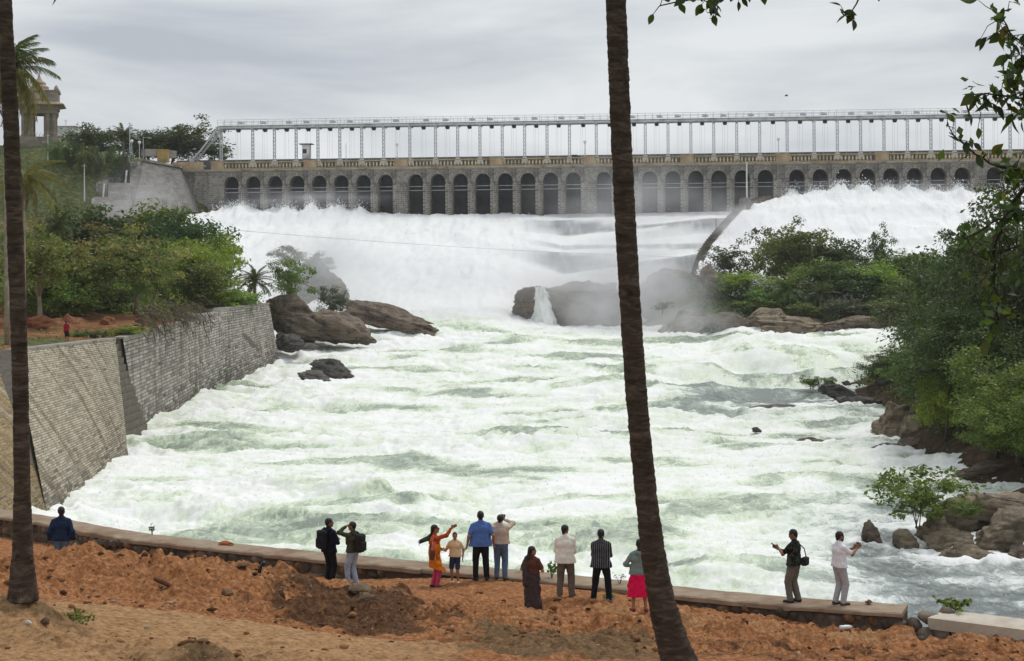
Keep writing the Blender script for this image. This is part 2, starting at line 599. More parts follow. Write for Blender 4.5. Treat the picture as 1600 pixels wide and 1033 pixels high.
greya = 0.85 * np.exp(-((gpx - 880) / 190) ** 4) * sstep(25, 27, GY) * (1 - sstep(31.3, 33.2, GY)) + 0.6 * np.exp(-((gpx - 330) / 150) ** 2 - ((GY - 22) / 1.8) ** 2) + 0.55 * np.exp(-((gpx - 40) / 110) ** 2 - ((GY - 24) / 1.6) ** 2)
path = 0.9 * (1 - sstep(28, 30.5, GY)) * (1 - sstep(650, 800, gpx)) + 0.45 * sstep(33.3, 34.5, GY) * (1 - sstep(37, 40, GY)) * sstep(700, 850, gpx)
o = mk('bare_earth_ground', np.stack([GX, GY, gz], -1).reshape(-1, 3), grid_faces(ny, nc), M_SOIL, smooth=True,
       attrs={'dark': dark.ravel(), 'grey': greya.ravel(), 'path': path.ravel()})
tag(o, kind='structure')

# ---- river and spillway: bed profiles per column of view, (distance, height)
def prof(px, lst):
    return [(y, PX(px, p, y)[2]) for y, p in lst]


low = [(40, 0), (60, 0), (122, 0.0), (145, 0.7), (165, 1.9), (190, 3.2), (212, 4.8)]
lowr = [(40, 0), (60, 0), (122, 0.0), (150, 0.6), (168, 1.3), (178, 1.7), (186, 3.6), (194, 4.9), (212, 5.2)]
RC = {
    -500: low + [(240, 9), (262, 15), (285, 22), (310, 23)],
    380: low + [(240, 9), (262, 15), (288, 22.4), (310, 23.6)],
    600: low + [(232, 7.7), (248, 11.1), (265, 15.2), (287, 21.6), (292, 22.4), (310, 22.6)],
    770: low + [(232, 7.7), (248, 11.1), (265, 15.2), (285, 21.4), (290, 22.2), (310, 22.4)],
    880: low + prof(880, [(238, 505), (250, 470), (262, 434), (266.5, 427), (268, 397), (273, 390), (274.5, 385), (281, 367), (282.3, 345), (287, 339.5), (292, 335), (310, 335)]),
    1110: low + prof(1110, [(238, 505), (246, 470), (257, 434), (261.5, 427), (263, 395), (268, 388), (269.5, 382), (275, 364), (276.5, 342), (281, 335.5), (286, 331), (310, 331)]),
    1150: lowr + prof(1150, [(225, 470), (238, 440), (246, 422), (254, 391), (262, 365), (271, 338), (276, 328), (282, 322), (310, 322)]),
    1300: lowr + prof(1300, [(225, 470), (238, 435), (248, 402), (256, 372), (264, 345), (272, 321), (278, 309), (281, 307), (310, 309)]),
    1520: lowr + prof(1520, [(225, 470), (238, 432), (248, 400), (256, 370), (264, 343), (272, 319), (277, 309), (280, 306), (310, 309)]),
    2200: lowr + prof(1520, [(225, 470), (238, 432), (248, 400), (256, 370), (264, 343), (272, 319), (277, 309), (280, 306), (310, 309)]),
}
rk = sorted(RC)


DPTS = [(1200, 306, 284), (1178, 312, 280), (1160, 322, 276), (1146, 336, 271), (1133, 350, 266.5), (1120, 365, 262), (1109, 378, 258), (1100, 392, 254), (1093, 408, 250), (1088, 424, 246), (1084, 441, 242), (1081, 462, 238)]


def divider_px(y):
    return np.interp(y, [p[2] for p in DPTS][::-1], [p[0] for p in DPTS][::-1])


def river_base(x, y):
    px = 800 + F * x / y
    pw = divider_px(y)
    px = np.where(y > 240, np.where(px < pw, np.minimum(px, 1110), np.maximum(px, 1150)), px)
    vals = np.stack([np.interp(y, [a for a, b in RC[k]], [b for a, b in RC[k]]) for k in rk])
    idx = np.clip(np.searchsorted(rk, px) - 1, 0, len(rk) - 2)
    k0 = np.array(rk)[idx]; k1 = np.array(rk)[idx + 1]
    t = np.clip((px - k0) / (k1 - k0), 0, 1)
    a = np.take_along_axis(vals, idx[None], 0)[0]
    b = np.take_along_axis(vals, (idx + 1)[None], 0)[0]
    return a + (b - a) * t


# dam line (front face of the arcade)
DX0, DY0, DTH = -51.54, 298.5, R(5.9)
DD = np.array([math.cos(DTH), -math.sin(DTH)])
DN = np.array([-math.sin(DTH), -math.cos(DTH)])   # towards the river


def dam_xy(s, off=0.0):
    return np.array([DX0, DY0]) + DD * s + DN * off


def dam_so(x, y):
    q0, q1 = x - DX0, y - DY0
    return q0 * DD[0] + q1 * DD[1], q0 * DN[0] + q1 * DN[1]


ny, nc = 560, 600
ys = 56.0 * (302.0 / 56.0) ** (np.arange(ny) / (ny - 1))
pxs = np.linspace(-120, 1760, nc)
WY, WXP = np.meshgrid(ys, pxs, indexing='ij')
WX = (WXP - 800) / F * WY
base = river_base(WX, WY)
wp = WXP
wrx = WX + 2.2 * fbm(WX / 9, WY / 9, 1.3, 3)
wry = WY + 2.2 * fbm(WX / 9, WY / 9, 8.3, 3)
calm = np.clip(sstep(1120, 1420, wp) * (1 - sstep(80, 120, WY)) + 0.75 * sstep(1000, 1120, wp) * np.exp(-((WY - 155) / 13) ** 2) + 0.5 * sstep(1180, 1350, wp) * np.exp(-((WY - 128) / 12) ** 2), 0, 1)
rapid = 1 - 0.8 * calm
spill = sstep(205, 235, WY)
steps = sstep(800, 900, wp) * (wp < divider_px(WY)) * sstep(256, 262, WY)
patch = fbm(wrx / 15, wry / 9, 2.0, 3)                      # where smooth green water shows
green = sstep(0.02, 0.42, patch) * (1 - 0.85 * spill)
bill = 0.33 + 0.5 * noise3(wrx / 8.5, wry / 7.0, 0.5) + 0.22 * noise3(wrx / 4.1, wry / 3.8, 4.5) + 0.2 * np.abs(noise3(wrx / 5.0, wry / 4.2, 9.5))
puff = np.abs(noise3(wrx / 1.9, wry / 1.7, 2.2)) + 0.5 * np.abs(noise3(wrx / 0.9, wry / 0.85, 6.2)) + 0.3 * np.abs(noise3(wrx / 0.45, wry / 0.42, 16.2))
crest = ridged(wrx / 13, wry / 8.5, 3.3, 3)
chop = ridged(wrx / 4.6 + 0.25 * fbm(wrx / 2, wry / 2, 1.0, 2), wry / 3.0, 6.6, 4, 0.55)
amp = rapid * (1 - 0.85 * steps) * np.clip(0.85 + 0.95 * fbm(WX / 24, WY / 17, 31.0, 2), 0.25, 1.7)
flowr = ridged(WX / 1.7 + 0.6 * fbm(WX / 3, WY / 14, 2.0, 2), WY / 16, 1.5, 4, 0.6)
z = base + amp * (1 - 0.45 * spill) * (1.2 * (bill - 0.35) + 0.26 * (crest - 0.6) + 0.26 * (chop - 0.8)) + (0.35 + 0.65 * rapid) * (1 - 0.55 * green) * (1 - 0.7 * steps) * (0.30 - 0.05 * spill) * (puff - 0.3)
z = z + spill * (1 - steps) * 0.14 * (flowr - 0.8)
z = z + calm * 0.12 * fbm(wrx / 1.8, wry / 1.0, 1.0, 4)
# standing waves below the right-hand ledge
z = z + 0.7 * np.sin(WY * 0.55 + 0.8 * fbm(WX / 9, WY / 9, 4.0, 2)) * np.exp(-((WY - 172) / 12) ** 2) * sstep(950, 1120, wp)
# jets shooting from the open gates
ss, oo = dam_so(WX, WY)
def plumes(s0, s1, h, o0, w):
    k = np.clip((ss - s0) / 33.4, -1, 9)
    jet = 0.55 + 0.45 * np.cos((ss - s0 - 1.3) * 2 * math.pi / 4.0)
    inr = sstep(s0 - 4, s0 + 1, ss) * (1 - sstep(s1 - 1, s1 + 5, ss))
    return inr * h * np.exp(-((oo - o0) / w) ** 2) * (0.5 + 0.5 * jet) * (0.8 + 0.9 * fbm(ss / 6, oo / 9, 2.7, 2)) * (0.75 + 0.5 * (ridged(ss / 1.3, oo / 6, 3.0, 3) - 0.6))
z = z + plumes(0, 27, 1.5, 5, 6) + plumes(99, 180, 1.3, 5, 7)
z = z + (plumes(0, 27, 1, 7, 9) + plumes(99, 180, 1, 8, 11)) * 0.5 * (puff + bill - 0.6)
# lip of white water along the foot of the masonry wall
foam = 0.665 + 0.16 * (puff - 0.35) + 0.25 * fbm(wrx / 6, wry / 4, 5.0, 4) - 0.56 * green - 0.40 * calm + 0.12 * (chop - 1.0)
foam = np.maximum(foam, 0.9 * spill)
gy = np.gradient(z, axis=0) / np.gradient(WY, axis=0)
face = sstep(0.25, 0.75, gy) * (1 - spill) * sstep(-0.1, 0.3, patch)
foam = foam - 0.16 * face
foam = foam - 0.42 * np.exp(-((WY - 185) / 7) ** 2) * sstep(1120, 1160, wp) * (1 - sstep(1330, 1400, wp)) * sstep(-0.1, 0.2, fbm(WX / 5, WY / 8, 2.2, 3))
foam = foam - 0.5 * sstep(1040, 1120, wp) * (1 - sstep(1330, 1390, wp)) * np.exp(-((WY - 157) / 10) ** 2)
thin = np.zeros_like(z)
yq = WY + 5.3 * (wp - 880) / 230.0 + 0.5 * fbm(WX / 4, WY / 4, 3.0, 2)
def rb_(a, b): return sstep(a - 0.9, a, yq) * (1 - sstep(b, b + 0.9, yq))
thin = np.maximum.reduce([rb_(281.0, 282.4), 0.9 * rb_(266.2, 268.2), 0.55 * rb_(272.8, 274.4), 0.6 * rb_(286.5, 292)])
thin = np.clip(steps * thin * (1.1 + 0.35 * fbm(WX / 3.0, z / 1.5, 7.7, 3)), 0, 0.92)
RIVER = o = mk('river', np.stack([WX, WY, z], -1).reshape(-1, 3), grid_faces(ny, nc), M_RIVER, smooth=True,
       attrs={'foam': np.clip(foam, 0, 1.2).ravel(), 'thin': thin.ravel(), 'dull': np.clip(calm * 1.1, 0, 1).ravel(), 'fall': (0.92 * sstep(218, 242, WY) * (1 - 0.6 * steps)).ravel()})
tag(o, kind='structure')
RZ = z


def river_z(x, y):
    r = math.log(y / 56.0) / math.log(302.0 / 56.0) * (ny - 1)
    c = (800 + F * x / y + 120) / 1880.0 * (nc - 1)
    r = int(min(max(r, 0), ny - 1)); c = int(min(max(c, 0), nc - 1))
    return float(RZ[r, c])


# torn crests: flecks of water thrown up from the rapids and the jets
rng = rs(91)
cr_s = np.clip(chop - 1.05, 0, 1) * rapid * (1 - 0.5 * green) + 0.35 * np.clip(puff - 0.5, 0, 1) * rapid
jet_s = sstep(0.35, 1.3, plumes(0, 27, 1.5, 5, 6) + plumes(99, 180, 1.3, 5, 7)) * 1.4
wgt = (0.12 * cr_s * (60.0 / WY) ** 0.7 + jet_s * 1.2).ravel()
wgt = wgt / wgt.sum()
pick = rng.choice(len(wgt), 15000, p=wgt)
hgt = np.abs(rng.randn(len(pick))) * np.where(jet_s.ravel()[pick] > 0.2, 0.55, 0.2)
cen = np.stack([WX.ravel()[pick] + 0.3 * rng.randn(len(pick)), WY.ravel()[pick] + 0.3 * rng.randn(len(pick)), z.ravel()[pick] + hgt], 1)
sz = (0.02 + 0.05 * rng.rand(len(pick)) ** 2) * np.clip(WY.ravel()[pick] / 110, 0.7, 2.2)
tet = np.array([(0, 0, 1.2), (0.9, 0, -0.4), (-0.5, 0.8, -0.4), (-0.5, -0.8, -0.4)])
V = (tet[None] * (0.6 + 0.8 * rng.rand(len(pick), 4, 1)) * sz[:, None, None] + cen[:, None]).reshape(-1, 3)
tf = np.array([(0, 1, 2), (0, 2, 3), (0, 3, 1), (1, 3, 2)])
Fc = (tf[None] + (np.arange(len(pick)) * 4)[:, None, None]).reshape(-1, 3)
o = mk('spray_droplets', V, Fc, plain('spray_white', (0.88, 0.9, 0.89), 0.6, 0.03, 3, 0.0))
tag(o, 'white flecks of spray torn off the rapids and gate jets', 'spray', kind='stuff')


# ---- left bank land behind the masonry embankment
TOPL = np.array([PX(-420, 606, 70)[:2], PX(45, 545, 113)[:2], PX(185, 529, 133)[:2], PX(290, 504, 152)[:2], PX(345, 489, 165)[:2], PX(420, 476, 188)[:2]])
TOPL[0] = TOPL[1] + (TOPL[1] - TOPL[2]) / 20.0 * 70.0
lb = [(-33, 113, 8.25), (-33, 124, 8.2), (-31.6, 133, 8.1), (-30, 152, 8.8), (-29.5, 165, 9.2), (-28, 188, 9.4), (-36, 90, 6.6), (-38, 60, 6.5), (-60, 60, 7), (-50, 100, 8.5),
      (-36, 140, 8.9), (-41, 138, 8.6), (-44, 150, 10.6), (-38, 160, 10.0), (-34, 178, 10.3), (-50, 170, 11.5), (-60, 140, 9.8), (-45, 200, 11.5), (-30, 205, 8), (-24, 215, 4),
      (-80, 150, 11), (-120, 150, 13), (-120, 90, 10), (-70, 200, 12.5), (-62, 240, 13), (-75, 252, 16.5), (-72, 272, 18.5), (-70, 284, 20.5), (-66, 282, 20), (-76, 290, 27.5), (-84, 288, 29.5), (-95, 290, 31.2), (-88, 270, 22.5), (-95, 260, 21), (-120, 250, 23), (-70, 297, 31.0), (-86, 300, 35.3), (-95, 300, 36), (-80, 295, 32.8), (-102, 310, 36), (-86, 312, 35.8),
      (-130, 300, 32.5), (-64, 300, 32), (-60, 330, 32.2), (-100, 340, 32.6), (-160, 340, 33), (-160, 200, 18), (-50, 250, 12), (-47, 270, 14), (-42, 240, 8), (-34, 240, 4), (-60, 292, 20), (-54, 284, 17)]
_lb = tps(lb, 0.3)
nx2, ny2 = 170, 190
BX, BY = np.meshgrid(np.linspace(-175, -16, nx2), np.linspace(44, 345, ny2))
edge = np.interp(BY, TOPL[:, 1], TOPL[:, 0])
edge = np.where(BY > 188, np.interp(BY, [188, 205, 230, 260, 292], [-28, -29, -39, -47, -53]), edge)
bz = _lb(BX, BY) + 0.35 * fbm(BX / 4, BY / 4, 1.0, 4) + 0.8 * fbm(BX / 16, BY / 16, 6.0, 3) * sstep(0, 12, edge - BX)
bz = bz + 0.9 * sstep(0.1, 0.5, fbm(BX / 5, BY / 4, 12.0, 3)) * np.exp(-((BY - 141) / 6) ** 2) * sstep(-60, -46, BX) * (1 - sstep(-38, -36, BX))
land = sstep(-0.3, 0.5, (edge - BX) - 0.6)
bz = bz * land + np.minimum(bz, -3.0) * (1 - land)
bz = np.where((BY > 300) & (BX > -56), -3, bz)
earth = 0.85 * np.exp(-((BY - 140) / 12) ** 2) * sstep(-64, -46, BX) + 0.25 + 0.3 * (BY < 120) - 0.35 * (BY > 235) + 0.7 * np.exp(-((BX + 80) / 7) ** 2 - ((BY - 268) / 3) ** 2) + 0.55 * np.exp(-((BX + 72) / 9) ** 2 - ((BY - 252) / 4) ** 2)
o = mk('left_bank_terrain', np.stack([BX, BY, bz], -1).reshape(-1, 3), grid_faces(ny2, nx2), M_BANK, smooth=True, attrs={'earth': np.clip(earth, 0, 1).ravel()})
tag(o, kind='structure')


def left_z(x, y):
    return float(_lb(x, y))


# ---- right bank and the wooded island
rb = [(24, 78, -1.5), (20.5, 84, -1.5), (25.5, 84, 0.9), (30, 86, 1.6), (31, 74, -1.5), (40, 80, 2), (29, 97, 0.0), (33, 100, 1.5), (28, 112, -1.0), (30, 118, 0.8), (33, 120, 2.6), (36, 135, 2.8), (31.5, 140, 0.4), (33.5, 155, 0.7),
      (28, 150, -1.5), (34, 165, 1.6), (40, 172, 2.5), (45, 185, 5.0), (38, 180, -1), (52, 205, 7.0), (40, 110, 5.5), (50, 120, 8), (60, 100, 8), (50, 150, 8.5), (80, 150, 12), (60, 180, 9), (90, 200, 14), (90, 90, 9), (24, 120, -2.5), (24, 165, -2), (20, 100, -2.5),
      (120, 120, 12), (120, 240, 18), (60, 225, 7), (36, 86, 1.9), (48, 78, 3), (60, 70, 4)]
isl = [(18, 214, 3.8), (23, 211, 4.6), (30, 209, 4.8), (40, 207, 5.2), (50, 205, 6.0), (60, 205, 7), (23, 222, 8.5), (30, 218, 7.0), (40, 216, 7), (50, 214, 7.2), (60, 216, 8.5), (24, 234, 10.5), (30, 234, 9), (42, 232, 9), (55, 230, 9), (70, 230, 10), (20, 238, 4), (15, 222, 0), (26, 252, 6), (40, 252, 6), (60, 254, 6), (75, 250, 8), (100, 250, 12), (23, 200, 0), (36, 196, 0), (48, 195, 2), (14, 210, -2), (30, 190, -2), (18, 250, -2)]
_rb, _il = tps(rb, 0.2), tps(isl, 0.2)
BX, BY = np.meshgrid(np.linspace(12, 130, 170), np.linspace(66, 262, 190))
bz = np.where(BY < 188, _rb(BX, BY), _il(BX, BY))
w = sstep(182, 196, BY)
bz = _rb(BX, BY) * (1 - w) + _il(BX, BY) * w
bz = bz + 0.4 * fbm(BX / 4, BY / 4, 1.0, 4) + 0.5 * (ridged(BX / 7, BY / 7, 2.0, 3) - 0.9)
o = mk('right_bank_terrain', np.stack([BX, BY, bz], -1).reshape(-1, 3), grid_faces(190, 170), M_BANKD, smooth=True, attrs={'earth': (0.3 + 0.6 * (1 - sstep(1.5, 4.5, bz)) * (BY < 195)).ravel()})
tag(o, kind='structure')


def right_z(x, y):
    w = float(sstep(182, 196, np.float64(y)))
    return float(_rb(x, y) * (1 - w) + _il(x, y) * w)
# ================================================================== STRUCTURES
M_DAM = masonry('dam_stone', C(176, 170, 160), C(134, 129, 122), C(196, 190, 180), 0.62, 0.36, 0.035, 0.8, 0.08, C(70, 68, 66), 0.8, stains_low=0.5)
M_PIER = masonry('pier_rubble_stone', C(178, 171, 161), C(112, 107, 101), C(206, 200, 190), 0.42, 0.34, 0.05, 0.9, 0.08, C(62, 60, 58), 0.7, offset=0.37, stains_low=0.52)
M_CORN = plain('cornice_plaster', C(168, 160, 146), 0.85, 0.25, 2.0, dirt=C(96, 90, 82))
M_PARA = plain('parapet_ochre', C(178, 156, 126), 0.85, 0.22, 1.5, dirt=C(138, 110, 86))
M_BALU = plain('baluster_cream', C(214, 200, 160), 0.8, 0.15, 1.2, dirt=C(150, 140, 110))
M_GATE = plain('gate_dark_steel', C(66, 68, 73), 0.6, 0.25, 1.0, dirt=C(50, 49, 50))
M_STEEL = plain('gantry_silver_paint', C(204, 207, 210), 0.5, 0.12, 2.0, dirt=C(150, 152, 154), spec=0.4)
M_CONC = plain('grey_concrete', C(158, 152, 142), 0.9, 0.2, 1.6, dirt=C(104, 98, 90))
M_WHITE = plain('white_paint', C(222, 222, 218), 0.6, 0.08, 3.0, dirt=C(160, 158, 150))
M_ROAD = plain('dam_road', C(110, 108, 104), 0.9, 0.2, 1.0)

PITCH, AW, GRP = 4.0, 2.62, 33.4
SILL, SPRING, CROWN, CORN, TOPZ = 17.0, 28.4, 29.75, 30.75, 32.35
arch_s = []
for g in range(7):
    for i in range(8):
        s = g * GRP + i * PITCH
        if s < 190: arch_s.append((g, i, s + AW / 2))
S_END = 192.0
dam = empty('masonry_dam', (DX0, DY0, 0), -DTH)
tag(dam, 'long grey stone dam pierced by a row of dark arched sluice gates', 'dam')
# local frame of the dam: x along, y away from the river (front face y=0), z up


def bay_mesh(w0, w1):
    """front wall of one bay from x=-w0..w1 round an arched opening centred on 0"""
    mb = MB()
    h = AW / 2
    na = 10
    arc = [(h * math.cos(math.pi - math.pi * k / na), SPRING + (CROWN - SPRING) * math.sin(math.pi * k / na)) for k in range(na + 1)]
    v = []; f = []
    def q(a, b, c, d):
        i = len(v); v.extend([a, b, c, d]); f.append((i, i + 1, i + 2, i + 3))
    for (a, b) in ((-w0, -h), (h, w1)):
        q((a, 0, SILL), (b, 0, SILL), (b, 0, SPRING), (a, 0, SPRING))
        xa, xb = (a, b)
        q((a, 0, SPRING), (b, 0, SPRING), (b, 0, CORN), (a, 0, CORN))
    for k in range(na):
        p, r = arc[k], arc[k + 1]
        q((p[0], 0, p[1]), (r[0], 0, r[1]), (r[0], 0, CORN), (p[0], 0, CORN))
        q((p[0], 0, p[1]), (p[0], 3.2, p[1]), (r[0], 3.2, r[1]), (r[0], 0, r[1]))
    for sx in (-h, h):
        q((sx, 0, SILL), (sx, 0, SPRING), (sx, 3.2, SPRING), (sx, 3.2, SILL))
    mb.add(v, f)
    return mb


bay = bay_mesh(PITCH / 2, PITCH / 2).mesh('bay_wall', M_DAM)
# gate set back in the opening: skin plate with horizontal girders
gmb = MB()
gmb.box((0, 2.4, (SILL + CROWN + .3) / 2), (AW - 0.05, 0.1, CROWN - SILL + 0.3))
for zz in np.arange(SILL + 0.8, CROWN, 1.05):
    gmb.box((0, 2.28, zz), (AW - 0.08, 0.16, 0.14))
for xx in (-0.65, 0.65):
    gmb.box((xx, 2.25, 23.5), (0.1, 0.1, 12.5))
gate = gmb.mesh('gate', M_GATE)
# cross walk bars seen high in the opening
bmb = MB()
for zz in (26.9, 27.6):
    bmb.box((0, 0.9, zz), (AW - .02, 0.08, 0.09))
walk = bmb.mesh('walkway_rail', M_STEEL)
# pier with a rounded cutwater nose that ends in a rounded foot
def pier_mesh(w):
    mb = MB()
    pr = []
    zs = [22.2, 22.35, 22.7, 23.2, 27.8, 28.1]
    sc = [0.25, 0.6, 0.88, 1.0, 1.0, 0.8]
    n = 9
    V = []
    for zz, k in zip(zs, sc):
        a = np.linspace(0, math.pi, n)
        V.append(np.stack([w / 2 * k * np.cos(a), -0.62 * k * np.sin(a) ** 0.8 - 0.002, np.full(n, zz)], 1))
    f = []
    for i in range(len(zs) - 1):
        for k in range(n - 1):
            f.append((i * n + k, (i + 1) * n + k, (i + 1) * n + k + 1, i * n + k + 1))
    f.append(tuple(range(n))); f.append(tuple((len(zs) - 1) * n + k for k in range(n))[::-1])
    mb.add(np.concatenate(V), f)
    return mb.mesh('pier', M_PIER)
pier_n = pier_mesh(PITCH - AW - 0.02)
pier_w = pier_mesh(GRP - 8 * PITCH + PITCH - AW - 0.02)
# arch ring of dressed stones with a pale keystone
rmb = MB()
for k in range(11):
    a0, a1 = math.pi * (k + 0.06) / 11, math.pi * (k + 0.94) / 11
    p = []
    for rr in (0.02, 0.42):
        for a in (a0, a1):
            p.append(((AW / 2 + rr) * math.cos(a), SPRING + (CROWN - SPRING + rr) * math.sin(a)))
    rmb.prism([p[0], p[1], p[3], p[2]], -0.05 - 0.015 * (k % 2), 0.1)
ring = rmb.mesh('arch_ring', M_PIER)
kmb = MB(); kmb.prism([(-0.12, CROWN - 0.02), (0.12, CROWN - 0.02), (0.2, CROWN + 0.55), (-0.2, CROWN + 0.55)], -0.16, 0.0)
keyst = kmb.mesh('keystone', M_CORN)
for g, i, s in arch_s:
    ob('bay_wall', bay, dam, (s, 0, 0))
    gt_ = ob('gate', gate, dam, (s, 0, 0))
    ob('walkway_rail', walk, gt_)
    ar_ = ob('arch_ring', ring, dam, (s, 0, 0))
    ob('keystone', keyst, ar_)
    if i < 7:
        ob('pier', pier_n, dam, (s + PITCH / 2, 0, 0))
    else:
        ob('pier', pier_w, dam, (s + PITCH / 2 + (GRP - 8 * PITCH) / 2, 0, 0))
        m2 = MB(); m2.box((s + PITCH / 2 + (GRP - 8 * PITCH) / 2, 0.6, (SILL + CORN) / 2), (GRP - 8 * PITCH - 0.004, 1.2, CORN - SILL))
        m2.build('pier_wall', M_DAM, dam)
# plain end wall at the left abutment, two steps
mb = MB(); mb.box((-3.2, 1.6, (14 + CORN) / 2), (5.0, 3.2, CORN - 14)); mb.build('end_wall', M_DAM, dam)
mb = MB(); mb.box((-6.8, 1.9, (14 + CORN) / 2 - .01), (2.2, 3.2, CORN - 14)); mb.build('recess_wall', M_DAM, dam)
mb = MB(); mb.box((92, 5.5, 30.3), (204, 4.0, 1.6)); mb.box((92, 4.2, 20), (204, 0.3, 26)); mb.build('road_deck', M_ROAD, dam)
mb = MB(); mb.box((90, -0.05, CORN + 0.12), (204, 0.9, 0.24)); mb.box((90, 0.1, CORN - 0.09), (204, 0.5, 0.18)); mb.build('cornice', M_CORN, dam)
# parapet: solid pedestals and balustrade panels between them
ped_s = [-8.0] + [k * GRP / 2 - 1.15 + (0.25 if k % 2 else 0) for k in range(0, 12)]
pmb = MB(); pmb.box((0, 0.05, CORN + 0.24 + 0.72), (2.3, 0.62, 1.44)); pmb.box((0, 0.05, TOPZ + 0.1), (2.45, 0.74, 0.16))
ped_me = pmb.mesh('pedestal', M_PARA)
for s in ped_s[1:]:
    ob('pedestal', ped_me, dam, (s, 0, 0))
mb = MB(); mb.box((-6.6, 0.05, CORN + 0.98), (5.6, 0.5, 1.44)); mb.build('solid_parapet', M_PARA, dam)
bal = [(0.07, 0), (0.1, .05), (0.06, .12), (0.115, .36), (0.11, .46), (0.055, .66), (0.09, .74), (0.07, .8)]
for a, b in zip(ped_s[1:-1], ped_s[2:]):
    x0, x1 = a + 1.15, b - 1.15
    mb = MB()
    mb.box(((x0 + x1) / 2, 0.05, CORN + 0.36), (x1 - x0, 0.44, 0.24))
    mb.box(((x0 + x1) / 2, 0.05, TOPZ - 0.08), (x1 - x0, 0.46, 0.2))
    p = mb.build('parapet_rail', M_PARA, dam)
    mb = MB()
    for x in np.arange(x0 + 0.3, x1 - 0.2, 0.62):
        mb.lathe([(r * 1.5, zz) for r, zz in bal], 6, (x, 0.05, CORN + 0.46))
    q = mb.build('baluster_row', M_BALU, p); q['kind'] = 'stuff'

# ---- steel hoist gantry on the dam
gan = empty('hoist_gantry', (DX0 + DN[0] * -3.0, DY0 + DN[1] * -3.0, 31.55), -DTH)
tag(gan, 'silver steel hoist gantry on slender columns standing along the dam road', 'gantry')
cmb = MB()
for sx in (-0.2, 0.2):
    cmb.box((sx, 0, 3.75), (0.1, 0.34, 6.3))
for k in range(9):
    z0 = 0.9 + k * 0.66
    cmb.bar((-0.17, -0.14, z0), (0.17, -0.14, z0 + 0.62), 0.07)
    cmb.bar((0.17, 0.14, z0), (-0.17, 0.14, z0 + 0.62), 0.07)
cmb.box((0, 1.2, 6.93), (0.3, 3.6, 0.16))
col_me = cmb.mesh('column', M_STEEL)
fmb = MB()
fmb.add([(-0.62, -0.6, 0), (0.62, -0.6, 0), (0.62, 0.6, 0), (-0.62, 0.6, 0), (-0.36, -0.35, 1.15), (0.36, -0.35, 1.15), (0.36, 0.35, 1.15), (-0.36, 0.35, 1.15)],
        [(4, 5, 6, 7), (0, 1, 5, 4), (1, 2, 6, 5), (2, 3, 7, 6), (3, 0, 4, 7)])
foot_me = fmb.mesh('plinth', M_WHITE)
hmb = MB(); hmb.box((0, 0, 0), (0.7, 0.9, 0.34)); hmb.tube([(-0.3, 0, -0.22), (0.3, 0, -0.22)], 0.18, 8)
hoist_me = hmb.mesh('hoist', M_GATE)
hmb = MB(); hmb.box((0, 0, 0.25), (0.8, 0.6, 0.5)); hmb.box((0.55, 0, 0.2), (0.25, 0.4, 0.36))
motor_me = hmb.mesh('motor_box', M_STEEL)
kmb = MB()
for x in (-0.42, -0.12, 0.42):
    kmb.tube([(x, 0, 0), (x, 0, -6.8)], 0.018, 4)
cab_me = kmb.mesh('cable', M_STEEL)
col_s = [-1.35]
for g in range(6):
    b0 = g * GRP - (GRP - 7 * PITCH - AW) / 2 + 1.25
    col_s += ([b0] if g else []) + [b0 + 4.65 + 4.0 * i for i in range(7)]
col_s = sorted(c for c in col_s if c < 190)
for i, s in enumerate(col_s):
    for dy in (0,):
        cl_ = ob('column', col_me, gan, (s, dy, 0))
        ob('plinth', foot_me, cl_)
    if i + 1 < len(col_s):
        m = (s + col_s[i + 1]) / 2
        hs_ = ob('hoist', hoist_me, gan, (m, 1.2, 6.8))
        ob('motor_box', motor_me, gan, (m + 0.4 * (-1) ** i, 1.0, 7.85))
        ob('cable', cab_me, hs_, (0, -0.3, 0))
x0, x1 = col_s[0] - 0.5, col_s[-1] + 0.5
mb = MB()
for dy in (-0.35, 2.95):
    mb.box(((x0 + x1) / 2, dy, 7.2), (x1 - x0, 0.12, 0.36))
mb.box(((x0 + x1) / 2, 1.3, 7.5), (x1 - x0, 3.7, 0.1))
mb.build('girder', M_STEEL, gan)
mb = MB()
for dy in (-0.6, 3.2):
    for zz in (8.05, 8.55):
        mb.box(((x0 + x1) / 2, dy, zz), (x1 - x0, 0.06, 0.06))
    for x in np.arange(x0, x1, 1.33):
        mb.box((x, dy, 8.05), (0.06, 0.06, 1.05))
mb.build('walkway_railing', M_STEEL, gan)
mb = MB()   # raking stay and stair at the left end
for dy in (0, 2.6):
    mb.bar((x0, dy, 7.4), (x0 - 5.2, dy, 0.8), 0.22)
    mb.bar((x0 - 0.2, dy, 6.6), (x0 - 5.0, dy, 1.5), 0.14)
    mb.bar((x0 - 5.0, dy, 2.0), (x0 - 2.4, dy, 0.2), 0.16)
    mb.box((x0 - 5.3, dy, 1.1), (0.22, 0.22, 2.2)); mb.box((x0 - 4.6, dy, 1.1), (0.22, 0.22, 2.2))
for k in range(22):
    t = k / 22
    mb.box((x0 - 5.1 * (1 - t), 1.3, 0.9 + 6.6 * t), (0.25, 2.4, 0.05))
mb.build('raking_stair', M_STEEL, gan)
mb = MB()   # pipe rail along the road
for zz in (0.75, 1.25):
    mb.box(((x0 + x1) / 2, -1.6, zz), (x1 - x0, 0.045, 0.045))
for x in np.arange(x0, x1, 2.0):
    mb.box((x, -1.6, 0.65), (0.05, 0.05, 1.3))
mb.build('road_rail', M_STEEL, gan)


def dam_pt(s, off, z):
    p = dam_xy(s, off)
    return (p[0], p[1], z)


